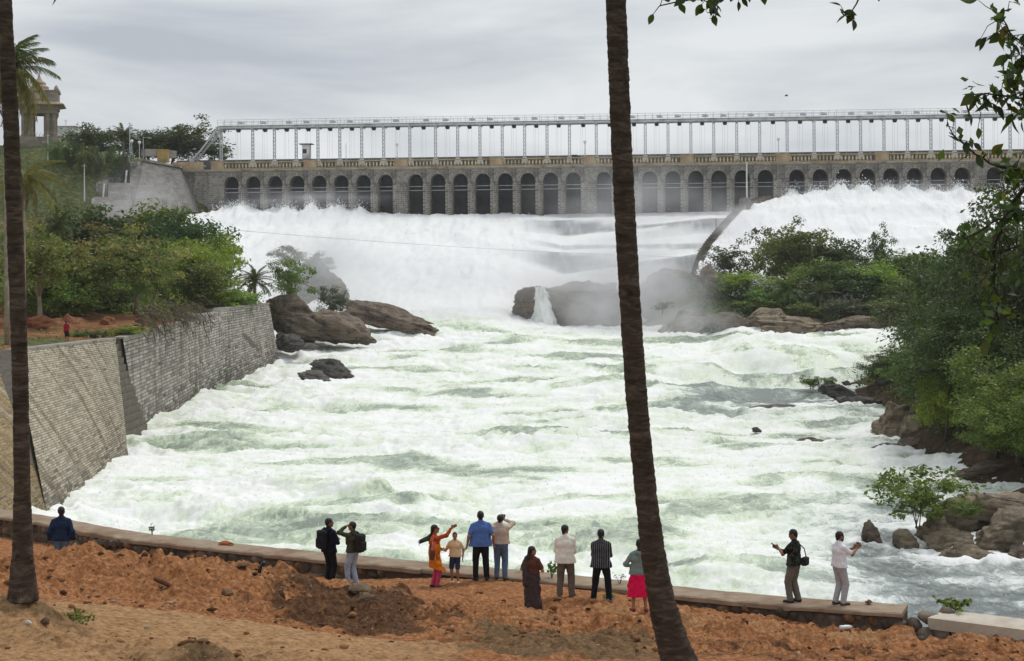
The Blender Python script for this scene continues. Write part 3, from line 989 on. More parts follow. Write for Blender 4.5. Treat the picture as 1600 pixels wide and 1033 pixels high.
# guard booth, lamps, post on the dam
bo = empty('guard_booth', dam_pt(14.6, -2.2, 32.9), -DTH)
tag(bo, 'small white guard booth with flat overhanging roof on the dam road', 'booth')
mb = MB()
for cx, cy, sx, sy in ((-0.62, 0, .1, 1.4), (0.62, 0, .1, 1.4), (0, 0.65, 1.14, .1), (0.36, -0.65, .42, .1)):
    mb.box((cx, cy, 1.25), (sx, sy, 2.5))
mb.box((-0.2, -0.65, 2.1), (.7, .1, .8)); mb.box((-0.2, -.65, 0.45), (.7, .1, .9))
mb.build('wall', M_WHITE, bo)
mb = MB(); mb.box((0, 0, 2.6), (2.3, 2.2, 0.14)); mb.build('roof', M_GATE, bo)
mb = MB(); mb.box((-0.2, -0.6, 1.3), (.68, .03, .78)); mb.build('window', M_GATE, bo)
M_GLOBE = plain('lamp_globe', C(232, 232, 226), 0.25, 0.03, 2.0)


def sphere_prof(r, n=9):
    return [(max(0.01, r * math.sin(math.pi * k / n)), r - r * math.cos(math.pi * k / n)) for k in range(n + 1)]


def lamp(loc, h, label, globe=0.3, pole_m=M_STEEL, name='street_lamp', group=None):
    t = empty(name, loc)
    tag(t, label, 'lamp', group)
    mb = MB(); mb.lathe([(0.16, 0), (0.16, 0.3), (0.08, 0.4), (0.06, h)], 8); mb.build('pole', pole_m, t)
    mb = MB(); mb.lathe([(0.1, h), (0.14, h + .08), (0.1, h + .12)], 8); mb.build('collar', pole_m, t)
    mb = MB(); mb.lathe(sphere_prof(globe), 12, (0, 0, h + 0.1)); mb.build('globe', M_GLOBE, t, True)
    return t


lamp(dam_pt(GRP - 2.0, -0.3, TOPZ + .15), 2.2, 'lamp post on the dam parapet pedestal between the booth and palm', 0.28)
lamp(dam_pt(2 * GRP - 2.0, -0.3, TOPZ + .15), 2.2, 'lamp post on the parapet pedestal just left of the central palm', 0.28)
lamp(dam_pt(3 * GRP - 1.8, -0.3, TOPZ + .15), 2.2, 'lamp post on the parapet pedestal above the spillway divider wall', 0.28)
o = MB(); o.lathe([(0.06, 0), (0.05, 3.2), (0.02, 3.6)], 6)
o = o.build('signal_post', M_STEEL); o.location = dam_pt(22.0, -1.2, 32.0)
tag(o, 'thin bare post rising behind the parapet right of the booth', 'post')
bx = MB(); bx.box((0, 0, 0.45), (0.9, 0.6, 0.9)); bx.box((0, 0, 0.93), (1.0, 0.7, 0.06)); bx = bx.build('control_cabinet', M_GATE)
bx.location = dam_pt(62.9, -1.0, 31.9)
tag(bx, 'grey control cabinet behind the parapet left of the central palm', 'cabinet')
# white mast on the divider pier
o = MB(); o.lathe([(0.14, 0), (0.12, 5.5), (0.09, 5.9)], 8); o.box((0, 0, 5.95), (0.4, 0.4, 0.1))
mast_p = PX(1167, 310, 277)
o = o.build('white_mast', M_WHITE); o.location = mast_p
tag(o, 'white metal mast standing on the head of the divider wall', 'mast')

# ---- spillway divider wall, curving down from the dam in steps
M_DIV = masonry('divider_stone', C(150, 138, 126), C(112, 102, 94), C(90, 84, 78), 0.7, 0.4, 0.03, 0.8, 0.08, C(84, 78, 74), 0.7)
dv = empty('divider_wall', PX(1150, 330, 275))
tag(dv, 'curving stepped stone wall dividing the spillway from the right stream', 'wall')
dpts = DPTS
D3 = np.array([PX(*p) for p in dpts])
Dd, dl = along(D3, 1.15)
dvl = np.array(dv.location)
mb = MB()
for k in range(len(Dd) - 1):
    a, b = Dd[k], Dd[k + 1]
    mid = (a + b) / 2 - dvl
    ang = math.atan2(b[1] - a[1], b[0] - a[0])
    ln = math.hypot(b[0] - a[0], b[1] - a[1]) + 0.02
    mb = MB()
    mb.box((mid[0], mid[1], a[2] - dvl[2] - 3.5), (ln, 1.35 + 0.01 * (k % 2), 7.0), (0, 0, ang))
    mb.build('stone_step', M_DIV, dv)
pm = MB(); pm.lathe([(0.95, -6), (0.95, -0.15), (0.8, 0.05), (0.3, 0.22)], 12)
o = pm.build('head_pier', M_DIV, dv); o.location = np.array(PX(1164, 311, 276.5)) - dvl
o = MB(); o.lathe([(0.05, 0), (0.05, 2.4)], 6); o = o.build('gauge_post', M_GATE); o.location = PX(1119, 365, 262)
tag(o, 'short thin post on the bend of the divider wall', 'post')

# ---- left abutment: battered wing wall and stepped flights down the slope
M_ABUT = masonry('abutment_stone', C(158, 154, 148), C(128, 124, 120), C(120, 116, 112), 0.8, 0.4, 0.02, 0.5, 0.05, C(98, 94, 92), 0.7)
ab = empty('abutment_wing', dam_pt(-10, 0, 20))
tag(ab, 'battered grey abutment wall stepping down the slope left of the dam', 'abutment')
A0 = np.array(ab.location)


def slab(name, quad_front, depth, m, parent):
    """front face from four points (tl, tr, br, bl), extruded back by depth"""
    q = np.array(quad_front, float)
    bk = q + np.array([0, depth, 0])
    mb = MB()
    mb.add(np.concatenate([q, bk]) - A0, [(3, 2, 1, 0), (4, 5, 6, 7), (0, 1, 5, 4), (1, 2, 6, 5), (2, 3, 7, 6), (3, 0, 4, 7)])
    return mb.build(name, m, parent)


slab('wing_wall', [PX(224, 251, 296), PX(279, 262, 297), PX(297, 330, 287), PX(205, 340, 280)], 8, M_ABUT, ab)
slab('wing_coping', [PX(221, 247, 295.5), PX(281, 259, 296.5), PX(281, 262, 296.5), PX(221, 251, 295.5)], 8, M_CORN, ab)
slab('stair_block', [PX(203, 252, 296), PX(226, 252, 296), PX(226, 340, 281), PX(203, 340, 281)], 6, M_ABUT, ab)
slab('stair_block', [PX(169, 286, 290), PX(204, 286, 290), PX(204, 342, 278), PX(169, 342, 278)], 6, M_ABUT, ab)
slab('stair_block', [PX(146, 308, 285), PX(171, 308, 285), PX(171, 350, 274), PX(146, 350, 274)], 6, M_ABUT, ab)
slab('tier_wall', [PX(168, 272, 294), PX(200, 266, 294), PX(200, 290, 293), PX(168, 290, 293)], 1, M_DAM, ab)
slab('tier_wall', [PX(150, 285, 291), PX(168, 280, 291), PX(168, 310, 290), PX(150, 310, 290)], 1, M_DAM, ab)
for (a, b, y) in (((217, 253), (215, 266), 295), ((198, 266), (196, 286), 290), ((163, 287), (161, 308), 284), ((145, 310), (144, 318), 279)):
    mb = MB(); mb.tube([np.array(PX(*a, y)) - A0, np.array(PX(*b, y)) - A0], 0.16, 6); mb.build('drain_pipe', M_WHITE, ab)
mb = MB()
p = [PX(224, 244, 297), PX(252, 244, 300), PX(275, 247, 301)]
for a, b in zip(p[:-1], p[1:]):
    mb.tube([np.array(a) - A0 + (0, 0, 0.6), np.array(b) - A0 + (0, 0, .6)], 0.9, 4)
mb.build('top_parapet', M_CONC, ab)
o = MB(); o.box((0, 0, 1.1), (1.9, 1.3, 2.2)); o.box((0, 0, 2.25), (2.1, 1.5, 0.14)); o.box((0.2, -0.68, 0.9), (0.7, 0.06, 1.7)); o = o.build('yellow_kiosk', plain('ochre_yellow', C(176, 150, 92), 0.8, 0.15, 2, dirt=C(140, 116, 76)))
o.location = PX(255, 254, 299)
tag(o, 'ochre yellow kiosk on the left end of the dam', 'kiosk')
lamp(PX(206, 247, 297), 2.6, 'left of two white globe lamps above the abutment stairs', 0.3)
lamp(PX(218, 249, 297), 2.6, 'right of two white globe lamps above the abutment stairs', 0.3)


def pole(loc, h, label, r=0.09, m=M_STEEL, name='utility_pole', arm=None):
    t = empty(name, loc)
    tag(t, label, 'pole')
    mb = MB(); mb.lathe([(r * 1.3, -0.3), (r, h * 0.5), (r * 0.7, h)], 8); mb.build('shaft', m, t)
    mb = MB()
    if arm: mb.box((arm / 2, 0, h - 0.1), (arm, 0.06, 0.06)); mb.box((arm, 0, h - 0.2), (0.5, 0.2, 0.12))
    else: mb.box((0, 0, h - 0.3), (0.7, 0.08, 0.08))
    mb.build('cross_arm', m, t)
    return t


pole(PX(203, 252, 298), 7.0, 'tall grey pole beside the globe lamps on the abutment')
pole(PX(224, 247, 300), 3.8, 'short lamp pole with side arm right of the globe lamps', 0.07, arm=1.2)
pole(PX(132, 312, 262), 5.6, 'grey pole standing alone on the grassy slope')
pole(PX(75, 250, 292), 4.6, 'white pole beside the hedge below the pavilion')
pole(PX(103, 212, 330), 3.2, 'distant thin antenna pole behind the hedge', 0.06)

# ---- ornate pavilion on the hill at the left
M_PAV = masonry('pavilion_stone', C(176, 164, 148), C(150, 140, 126), C(140, 130, 116), 1.2, 0.6, 0.012, 0.3, 0.03, C(110, 102, 92), 0.6)
M_PAVC = plain('pavilion_trim', C(176, 156, 136), 0.85, 0.2, 2.0, dirt=C(128, 108, 92))
PVP = PX(62, 226, 305)
pv = empty('stone_pavilion', PVP, R(12))
tag(pv, 'ornate stone pavilion with columns and overhanging eave behind the left palm', 'pavilion')
mb = MB(); mb.box((0, 0, 0.5), (7.2, 7.2, 1.4)); mb.box((0, 0, -1.5), (7.8, 7.8, 3.0)); mb.build('base', M_PAV, pv)
cm = MB(); cm.lathe([(0.42, 1.2), (0.42, 1.5), (0.3, 1.6), (0.27, 4.9), (0.36, 5.05), (0.44, 5.3), (0.44, 5.45)], 12)
cme = cm.mesh('column', M_PAV)
for sx in (-1, 1):
    for sy in (-1, 1):
        for (dx, dy) in ((0, 0), (-1.1, 0), (0, -1.1)):
            ob('column', cme, pv, (sx * (2.75 + (dx if dx else 0)), sy * (2.75 + dy), 0))
mb = MB()
for sx in (-1, 1):
    for sy in (-1, 1):
        mb.box((sx * 1.75, sy * 1.75, 3.3), (1.7, 1.7, 4.3))
mb.build('inner_pier', M_PAV, pv)
mb = MB(); mb.box((0, 0, 5.85), (6.5, 6.5, 0.8)); mb.box((0, 0, 6.5), (6.9, 6.9, 0.5)); mb.build('entablature', M_PAV, pv)
mb = MB()
V = []
for w, zz in ((3.45, 6.75), (4.5, 7.0), (4.55, 7.12), (3.2, 7.75)):
    V += [(-w, -w, zz), (w, -w, zz), (w, w, zz), (-w, w, zz)]
f = []
for i in range(3):
    for k in range(4):
        f.append((i * 4 + k, i * 4 + (k + 1) % 4, (i + 1) * 4 + (k + 1) % 4, (i + 1) * 4 + k))
f += [(12, 13, 14, 15), (3, 2, 1, 0)]
mb.add(V, f); mb.build('eave', M_PAVC, pv)
mb = MB(); mb.box((0, 0, 8.6), (6.9, 6.9, 1.9)); mb.box((0, 0, 9.6), (7.3, 7.3, 0.25)); mb.build('attic', M_PAV, pv)
for sx in (-1, 1):
    for sy in (-1, 1):
        mb = MB(); mb.lathe([(0.35, 9.4), (0.45, 9.6), (0.3, 10.0), (0.08, 10.3)], 8, (sx * 3.2, sy * 3.2, 0.3))
        mb.build('corner_finial', M_PAVC, pv)
nm = MB()
for k in range(4):
    a = k * math.pi / 2
    nm.box((3.47 * math.sin(a), -3.47 * math.cos(a), 8.6), (1.2, 0.12, 1.1), (0, 0, a))
nm.build('niche_panel', M_PAVC, pv)
mb = MB(); mb.lathe([(2.2, 9.4), (2.3, 9.8), (1.7, 10.1), (1.75, 10.5), (1.2, 10.9), (1.2, 11.3), (0.6, 11.7), (0.3, 12.2), (0.12, 12.9), (0.02, 13.3)], 14); mb.build('dome_spire', M_PAVC, pv)
mb = MB()
for sx in (-1, 1):
    for k in range(8):
        mb.bar((sx * 2.4, -2.4 + k * 0.6, 1.25), (sx * 2.4, -1.9 + k * 0.6, 2.1), 0.05); mb.bar((-2.4 + k * .6, sx * 2.4, 1.25), (-1.9 + k * .6, sx * 2.4, 2.1), .05)
mb.build('grille', M_WHITE, pv)
bl = empty('white_block_house', PX(107, 214, 345))
tag(bl, 'tiny pale flat-roofed house behind the hedge on the hill', 'building')
mb = MB(); mb.box((0, 0, 0.2), (4, 4, 3.4)); mb.build('wall', M_WHITE, bl)
mb = MB(); mb.box((0, 0, 2.0), (4.3, 4.3, 0.2)); mb.build('roof', M_CONC, bl)

# ---- masonry embankment on the left: two sections of coursed stone
def course_mat():
    t = NT('embankment_stone')
    v = t.coord('Object')
    a = t.attr('tint', 'Color')
    n = t.noise(v, 2.2, 6, 0.7)
    c = t.mix(0.5, a, t.ramp(n, [(0.3, 0.4), (0.7, 1.0)]), 'MULTIPLY')
    st = t.noise(t.coord('Object', (0.25, 1.1, 0.07)), 0.9, 6, 0.65)
    c = t.mix(t.ramp(st, [(0.5, 0.0), (0.64, 0.7)]), c, C(112, 98, 76))
    st2 = t.noise(t.coord('Object', (0.2, 0.9, 0.10)), 0.6, 5, 0.6)
    c = t.mix(t.ramp(st2, [(0.56, 0.0), (0.7, 0.75)]), c, C(186, 180, 168))
    h = t.math('SUBTRACT', 1.0, t.ramp(t.attr('damp'), [(0.0, 0.0), (1.0, 1.0)]))
    c = t.mix(t.math('MULTIPLY', t.attr('damp'), 0.8), c, C(82, 80, 74))
    return t.done(c, 0.9, t.bump(n, 0.5, 0.05), 0.2)


M_EMB = course_mat()
M_JOINT = plain('embankment_mortar', C(104, 98, 88), 0.95, 0.25, 2.0)


def embankment(name, label, tops, bots, bw, bh, c1, c2, seed, singles=0):
    """tops / bots: matching points along the crest and the foot"""
    tops, bots = np.array(tops, float), np.array(bots, float)
    bots = tops + (bots - tops) * 1.3
    root = empty(name, tuple(tops[0]))
    tag(root, label, 'embankment')
    o0 = tops[0]
    rng = rs(seed)
    dl = np.concatenate([[0], np.cumsum(np.linalg.norm(np.diff(tops, axis=0), axis=1))])
    def at(s, v):
        a = np.stack([np.interp(s, dl, tops[:, k]) for k in range(3)], -1)
        b = np.stack([np.interp(s, dl, bots[:, k]) for k in range(3)], -1)
        return a + (b - a) * np.asarray(v)[..., None]
    # backing with coping
    n = len(tops)
    inn = tops + np.array([-1.2, 0.0, 0]); innb = bots * np.array([1, 1, 0]) + np.array([-9, 0, -4])
    bk = bots + (tops - bots) * 0.0
    sv = np.linspace(0, dl[-1], 40); vv_ = np.linspace(0, 1, 14)
    SS, VV = np.meshgrid(sv, vv_, indexing='ij')
    mk('facing', at(SS, VV).reshape(-1, 3) - o0, grid_faces(40, 14), M_JOINT, root)
    mb = MB()
    V = np.concatenate([tops + (-.3, 0, 0), bots + (-.3, 0, 0), inn, innb]) - o0
    f = []
    for i in range(n - 1):
        f += [(i, i + 1, n + i + 1, n + i), (2 * n + i, 2 * n + i + 1, i + 1, i), (3 * n + i, 3 * n + i + 1, 2 * n + i + 1, 2 * n + i)]
    f += [(0, n, 3 * n, 2 * n), (n - 1, 3 * n - 1, 4 * n - 1, 2 * n - 1)]
    mb.add(V, f)
    mb.build('core', M_JOINT, root)
    # courses
    H = np.linalg.norm(bots[0] - tops[0])
    nr = int(H / bh)
    S, E, TV = [], [], []
    V, Fc, T, Dm = [], [], [], []
    base = 0
    for r in range(nr):
        v0, v1 = (r + 0.09) / nr, (r + 0.91) / nr
        s = -rng.rand() * bw
        row = []
        while s < dl[-1]:
            w = bw * (0.7 + 0.6 * rng.rand())
            row.append((max(s, 0), min(s + w - 0.04, dl[-1]))); s += w
        row = np.array([q for q in row if q[1] - q[0] > 0.06])
        m = len(row)
        k = np.concatenate([at(row[:, 0], np.full(m, v0)), at(row[:, 1], np.full(m, v0)), at(row[:, 1], np.full(m, v1)), at(row[:, 0], np.full(m, v1))]).reshape(4, m, 3).transpose(1, 0, 2)
        nrm = np.cross(k[:, 1] - k[:, 0], k[:, 3] - k[:, 0]); nrm /= np.linalg.norm(nrm, axis=1)[:, None]
        nrm *= np.where(nrm[:, 0] < 0, -1, 1)[:, None]
        proud = (0.025 + 0.03 * rng.rand(m))[:, None, None]
        keep = rng.rand(m) > 0.006
        fr = k + nrm[:, None] * proud
        fr = fr + (fr.mean(1, keepdims=True) - fr) * np.array([0.06])
        vv = np.concatenate([k, fr], 1)[keep]
        mm = len(vv)
        V.append(vv.reshape(-1, 3))
        bi = base + np.arange(mm) * 8
        for q in ((4, 7, 6, 5), (0, 4, 5, 1), (1, 5, 6, 2), (2, 6, 7, 3), (3, 7, 4, 0)):
            Fc.append(np.stack([bi + i for i in q], 1))
        base += mm * 8
        tt = rng.rand(mm, 1) ** 1.2
        col = np.array(c1) * (1 - tt) + np.array(c2) * tt
        T.append(np.repeat(col, 8, 0))
        Dm.append(np.repeat(sstep(0.55, 0.95, (r + 0.5) / nr + 0.13 * rng.randn(mm)), 8))
    V = np.concatenate(V); T = np.concatenate(T); Dm = np.concatenate(Dm)
    nb_ = len(V) // 8
    cen = V.reshape(nb_, 8, 3).mean(1)
    big = np.zeros(nb_, bool)
    if singles:      # the nearest stones in view are parts of their own
        cx = 800 + F * cen[:, 0] / cen[:, 1]
        big[np.argsort(np.where((cx > 48) & (cen[:, 2] > 0.3), cen[:, 1], 1e6))[:singles]] = True
    q8 = [(4, 7, 6, 5), (0, 4, 5, 1), (1, 5, 6, 2), (2, 6, 7, 3), (3, 7, 4, 0)]
    for i in np.nonzero(big)[0]:
        sl = slice(i * 8, i * 8 + 8)
        mk('stone', V[sl] - o0, q8, M_EMB, root, attrs={'tint': T[sl], 'damp': Dm[sl]})
    keep8 = np.repeat(~big, 8)
    V, T, Dm = V[keep8], T[keep8], Dm[keep8]
    bi = np.arange(len(V) // 8) * 8
    o = mk('stone_courses', V - o0, np.concatenate([np.stack([bi + i for i in q], 1) for q in q8]), M_EMB, root, attrs={'tint': T, 'damp': Dm})
    o['kind'] = 'stuff'
    mb = MB()
    for i in range(n - 1):
        a, b = tops[i] - o0, tops[i + 1] - o0
        d = b - a; L_ = np.linalg.norm(d)
        k = max(1, int(L_ / 2.4))
        for j in range(k):
            m_ = a + d * (j + 0.5) / k
            mb = MB(); mb.box((m_[0] - 0.35, m_[1], m_[2] + 0.05), (0.9, L_ / k - 0.05, 0.14), (math.asin(d[2] / L_), 0, math.atan2(-d[0], d[1])))
            mb.build('coping_slab', M_CONC, root)
    return root


t1, t2 = np.array(PX(45, 546, 113)), np.array(PX(180, 530, 131.5))
b1, b2 = np.array(PZ(90, 804, -0.4)), np.array(PZ(201, 722, -0.4))
stepd = (t2 - t1) / (t2[1] - t1[1]); stepb = (b2 - b1) / (b2[1] - b1[1])
tt0, bb0 = t1 - stepd * 2.5, b1 - stepb * 6
embankment('sloping_embankment', 'pale stained stone embankment sloping into the river behind the left palm', [tt0, t1, t2], [b1 - stepb * 2.5, b1, b2], 0.8, 0.31, C(206, 196, 174), C(168, 160, 142), 3, 300)
low_t = tt0 - np.array([0, 0, 1.5])
embankment('low_embankment', 'lower stone embankment running off the left edge of the picture', [low_t - stepd * 45, low_t - stepd * 0.02], [b1 - stepb * 60, b1 - stepb * 2.53], 0.8, 0.31, C(188, 166, 126), C(152, 134, 104), 4)
ft = [PX(192, 529, 135), PX(288, 504, 152), PX(290, 501, 152.3), PX(343, 489, 165), PX(346, 483, 165.4), PX(420, 475, 188)]
fb = [PX(214, 664, 137), PX(300, 614, 154), PX(302, 613, 154.4), PX(352, 588, 166.5), PX(356, 586, 167), PX(434, 552, 187)]
embankment('tall_coursed_embankment', 'grey-white coursed stone embankment stepping up towards the rocks', ft, fb, 0.85, 0.3, C(204, 198, 188), C(146, 142, 136), 5, 300)
# dark stair in the gap between the two sections
st = empty('stair_recess', (-33.4, 133.2, 0))
tag(st, 'narrow dark stair in the gap between the two embankments', 'stairs')
for k in range(14):
    mb = MB()
    y0_, y1_ = -1.65 - 9.0 * k / 13, 1.7 + 1.6 * k / 13
    mb.box((0.9 + 0.16 * k, (y0_ + y1_) / 2, 7.6 - 0.55 * k - 1.5), (1.2, y1_ - y0_, 3.0)); mb.build('step', M_JOINT, st)
# ---- near parapet wall: concrete cap on rubble stones
M_CAP = plain('wall_cap_concrete', C(152, 134, 114), 0.9, 0.22, 2.6, 0.5, 0.04, dirt=C(118, 90, 66))
M_CAPN = plain('new_cap_concrete', C(196, 188, 174), 0.9, 0.12, 2.2, 0.3, 0.03, dirt=C(160, 144, 124))
M_RUB = [plain('rubble_grey', C(128, 116, 102), 0.9, 0.3, 3.0, 0.5, 0.05, dirt=C(84, 76, 66)),
         plain('rubble_brown', C(134, 104, 78), 0.9, 0.3, 3.0, 0.5, 0.05, dirt=C(92, 70, 54)),
         plain('rubble_dark', C(98, 88, 78), 0.9, 0.3, 3.0, 0.5, 0.05, dirt=C(64, 58, 52))]


def rock_mesh(name, seed, m, sub=3, cuts=7, rough=0.12, lo=0.5, hi=0.92, flat=False):
    bm = bmesh.new()
    bmesh.ops.create_icosphere(bm, subdivisions=sub, radius=1.0)
    v = np.array([p.co[:] for p in bm.verts])
    f = np.array([[q.index for q in p.verts] for p in bm.faces])
    bm.free()
    rng = rs(seed)
    for k in range(cuts):
        n = rng.normal(size=3); n /= np.linalg.norm(n)
        t = lo + (hi - lo) * rng.rand()
        d = v @ n - t
        v = v - np.where(d > 0, d * 0.93, 0)[:, None] * n
    nn = v / (np.linalg.norm(v, axis=1)[:, None] + 1e-6)
    v = v + nn * (rough * fbm(v[:, 0] * 1.6 + seed, v[:, 1] * 1.6, v[:, 2] * 1.6, 4)[:, None])
    if sub >= 4:
        v = v + nn * (0.085 * (ridged(v[:, 0] * 1.8 + seed, v[:, 1] * 1.8, v[:, 2] * 4.2, 4) - 1.0)[:, None])
        v = v + nn * (0.045 * fbm(v[:, 0] * 6 + seed, v[:, 1] * 6, v[:, 2] * 6, 3, 0.6)[:, None])
    return mesh(name, v, f, m, smooth=not flat)


stone_me = [rock_mesh('stone', 40 + i, M_RUB[i % 3], 2, 8, 0.08, 0.45, 0.8) for i in range(9)]
W3 = np.column_stack([WALL, np.full(len(WALL), WALL_Z)])
wl = empty('parapet_wall', tuple(W3[4]))
tag(wl, 'low rubble stone parapet wall with concrete cap along the river edge', 'wall')
o0 = W3[4]
pts, _ = along(W3, 2.6)
mb = MB()
for k in range(len(pts) - 1):
    a, b = pts[k], pts[k + 1]
    d = b - a; ang = math.atan2(d[1], d[0]); ln = np.linalg.norm(d)
    nrm = np.array([-math.sin(ang), math.cos(ang), 0])
    c = (a + b) / 2 + nrm * 0.5 - o0
    w = 1.06 + 0.03 * math.sin(k * 2.3)
    h = 0.11 + 0.02 * math.sin(k * 1.7)
    # slightly worn slab: bevelled, uneven top
    n_ = 10
    xs = np.linspace(-ln / 2 - 0.01, ln / 2 + 0.002, n_)
    V = []
    for i, x in enumerate(xs):
        e = 0.02 * math.sin(i * 2.1 + k) + 0.015 * math.cos(i * 5.3 + k * 2)
        V += [(x, -w / 2 + e, -h), (x, -w / 2 + e, -0.03), (x, -w / 2 + 0.04 + e, 0.0 + e * 0.3), (x, w / 2 - 0.04, -e * 0.3), (x, w / 2, -0.03), (x, w / 2, -h)]
    f = []
    for i in range(n_ - 1):
        for j in range(5):
            f.append((i * 6 + j, (i + 1) * 6 + j, (i + 1) * 6 + j + 1, i * 6 + j + 1))
    f += [tuple(range(6)), tuple((n_ - 1) * 6 + j for j in range(6))[::-1]]
    V = np.array(V) @ np.array([[math.cos(ang), math.sin(ang), 0], [-math.sin(ang), math.cos(ang), 0], [0, 0, 1]])
    mb = MB(); mb.add(V + c, f); mb.build('cap_slab', M_CAP, wl)
    mb = MB(); mb.box(c + np.array([0, 0, -h - 3.0]), (ln + 0.02, 0.84, 6.0 - 0.004), (0, 0, ang)); mb.build('core', M_RUB[2], wl)
rng = rs(21)
nst = 0
for (x0, x1, rows, sz) in ((WALL[2, 0] - 3.5, PX(600, 883, 45)[0], 3, 0.34), (PX(1085, 933, 40)[0], WALL[-1, 0] - 0.1, 3, 0.31)):
    pts, _ = along(W3, 0.05)
    d = np.concatenate([[0], np.cumsum(np.linalg.norm(np.diff(pts, axis=0), axis=1))])
    s0, s1 = np.interp([x0, x1], pts[:, 0], d)
    for r in range(rows):
        s = s0 + rng.rand() * 0.1
        while s < s1 and nst < 296:
            w = sz * (0.75 + 0.6 * rng.rand())
            p = np.array([np.interp(s + w / 2, d, pts[:, k]) for k in range(3)])
            q = np.array([np.interp(s + w / 2 + 0.1, d, pts[:, k]) for k in range(3)]) - p
            ang = math.atan2(q[1], q[0])
            nrm = np.array([-math.sin(ang), math.cos(ang), 0])
            zz = -0.10 - 0.28 * (r + 0.5) + 0.03 * rng.randn()
            o = ob('stone', stone_me[rng.randint(9)], wl, p + nrm * (0.12 + 0.04 * rng.rand()) + (0, 0, zz) - o0, (rng.randn() * 0.15, rng.randn() * 0.15, ang + rng.randn() * 0.1), (w * 0.62, 0.2, 0.185))
            nst += 1
            s += w
# broken end of the parapet and the newer block beside it
ew = W3[-1]
for k, (dx, dy, dz, s) in enumerate([(0.25, 0.3, -0.15, .3), (0.55, 0.1, -0.35, .26), (0.1, -0.15, -0.5, .28), (0.7, 0.5, -0.1, .22), (0.45, -0.25, -0.6, .24), (-0.15, -0.3, -0.55, .2)]):
    ob('broken_stone', stone_me[k], wl, ew + (dx, dy, dz) - o0, (k, k * 2, k * 3), (s, s * .9, s * .75))
nb = empty('new_wall_block', PX(1465, 964, 38.4))
tag(nb, 'pale newer concrete wall block at the bottom right corner', 'wall')
a, b = np.array(PX(1451, 965, 38.45)), np.array(PX(1800, 996, 35.5))
a[2] = b[2] = 5.72
o0 = np.array(nb.location)
d = b - a; ang = math.atan2(d[1], d[0]); ln = np.linalg.norm(d)
nrm = np.array([-math.sin(ang), math.cos(ang), 0])
mb = MB(); mb.box((a + b) / 2 + nrm * 0.5 - o0 + (0, 0, -0.12), (ln, 1.1, 0.26), (0, 0, ang)); mb.build('cap_slab', M_CAPN, nb)
for r in range(2):
    for k in range(10):
        p = a + d * (k + 0.5 + 0.3 * r) / 10
        mb = MB(); mb.box(p + nrm * (0.33 + 0.03 * ((k * 7 + r) % 3)) - o0 + (0, 0, -0.4 - 0.3 * r), (ln / 10 - 0.05, 0.6, 0.28), (0, 0, ang)); mb.build('block', M_CAPN if k % 3 else M_CONC, nb)
mb = MB(); mb.box((a + b) / 2 + nrm * 0.6 - o0 + (0, 0, -3.2), (ln - .02, 0.7, 5.9), (0, 0, ang)); mb.build('core', M_CONC, nb)
# ================================================================== ROCKS
def rock_mat(name, c1, c2, dk, tilt=0.3):
    t = NT(name)
    v = t.coord('Object')
    geo = t.n('NewGeometry')
    mp_ = t.n('Mapping'); t.l(geo.outputs['Position'], mp_.inputs['Vector'])
    mp_.inputs['Rotation'].default_value = (0.2, tilt, 0.3); mp_.inputs['Scale'].default_value = (0.35, 0.35, 2.2)
    w = mp_.outputs['Vector']
    mp2 = t.n('Mapping'); t.l(geo.outputs['Position'], mp2.inputs['Vector'])
    p = mp2.outputs['Vector']
    s = t.noise(w, 1.6, 7, 0.65, 0.6)
    n = t.noise(p, 1.1, 7, 0.68)
    c = t.ramp(s, [(0.32, c1), (0.5, tuple((a + b) / 2 for a, b in zip(c1, c2))), (0.68, c2)])
    c = t.mix(t.ramp(n, [(0.48, 0.0), (0.64, 0.85)]), c, dk)
    crk = t.voro(w, 0.5, 'DISTANCE_TO_EDGE')
    ck = t.ramp(crk, [(0.0, 0.3), (0.03, 0.0)])
    c = t.mix(ck, c, tuple(x * 0.3 for x in dk))
    b = t.bump(t.noise(w, 4.0, 8, 0.75), 0.9, 0.22)
    b = t.bump(t.noise(p, 5.0, 8, 0.75), 0.8, 0.16, b)
    return t.done(c, 0.85, b, 0.25)


M_ROCKB = rock_mat('brown_rock', C(98, 87, 77), C(156, 139, 121), C(74, 66, 58))
M_ROCKG = rock_mat('grey_wet_rock', C(76, 74, 71), C(134, 128, 122), C(54, 53, 51), 0.6)
M_ROCKT = rock_mat('tan_boulder', C(120, 108, 91), C(176, 160, 136), C(90, 81, 68), 0.35)
ROCKS = [rock_mesh('rock', 100 + i, M_ROCKB, 5, 18, 0.13, 0.42, 0.80) for i in range(7)]


ROCK_AT = []


def rock(label, px, py, y, size, rot=(0, 0, 0), m=None, k=0, name='boulder', group=None, z=None):
    """centre pixel + distance, half sizes in metres"""
    me = ROCKS[k % 7]
    p = list(PX(px, py, y))
    if z is not None: p[2] = z
    o = ob(name, me, None, p, rot, size)
    o.material_slots[0].link = 'OBJECT'; o.material_slots[0].material = m or M_ROCKB
    tag(o, label, 'rock', group)
    ROCK_AT.append((p[0], y, max(size[0], 0.4), max(size[1], 0.4)))
    return o


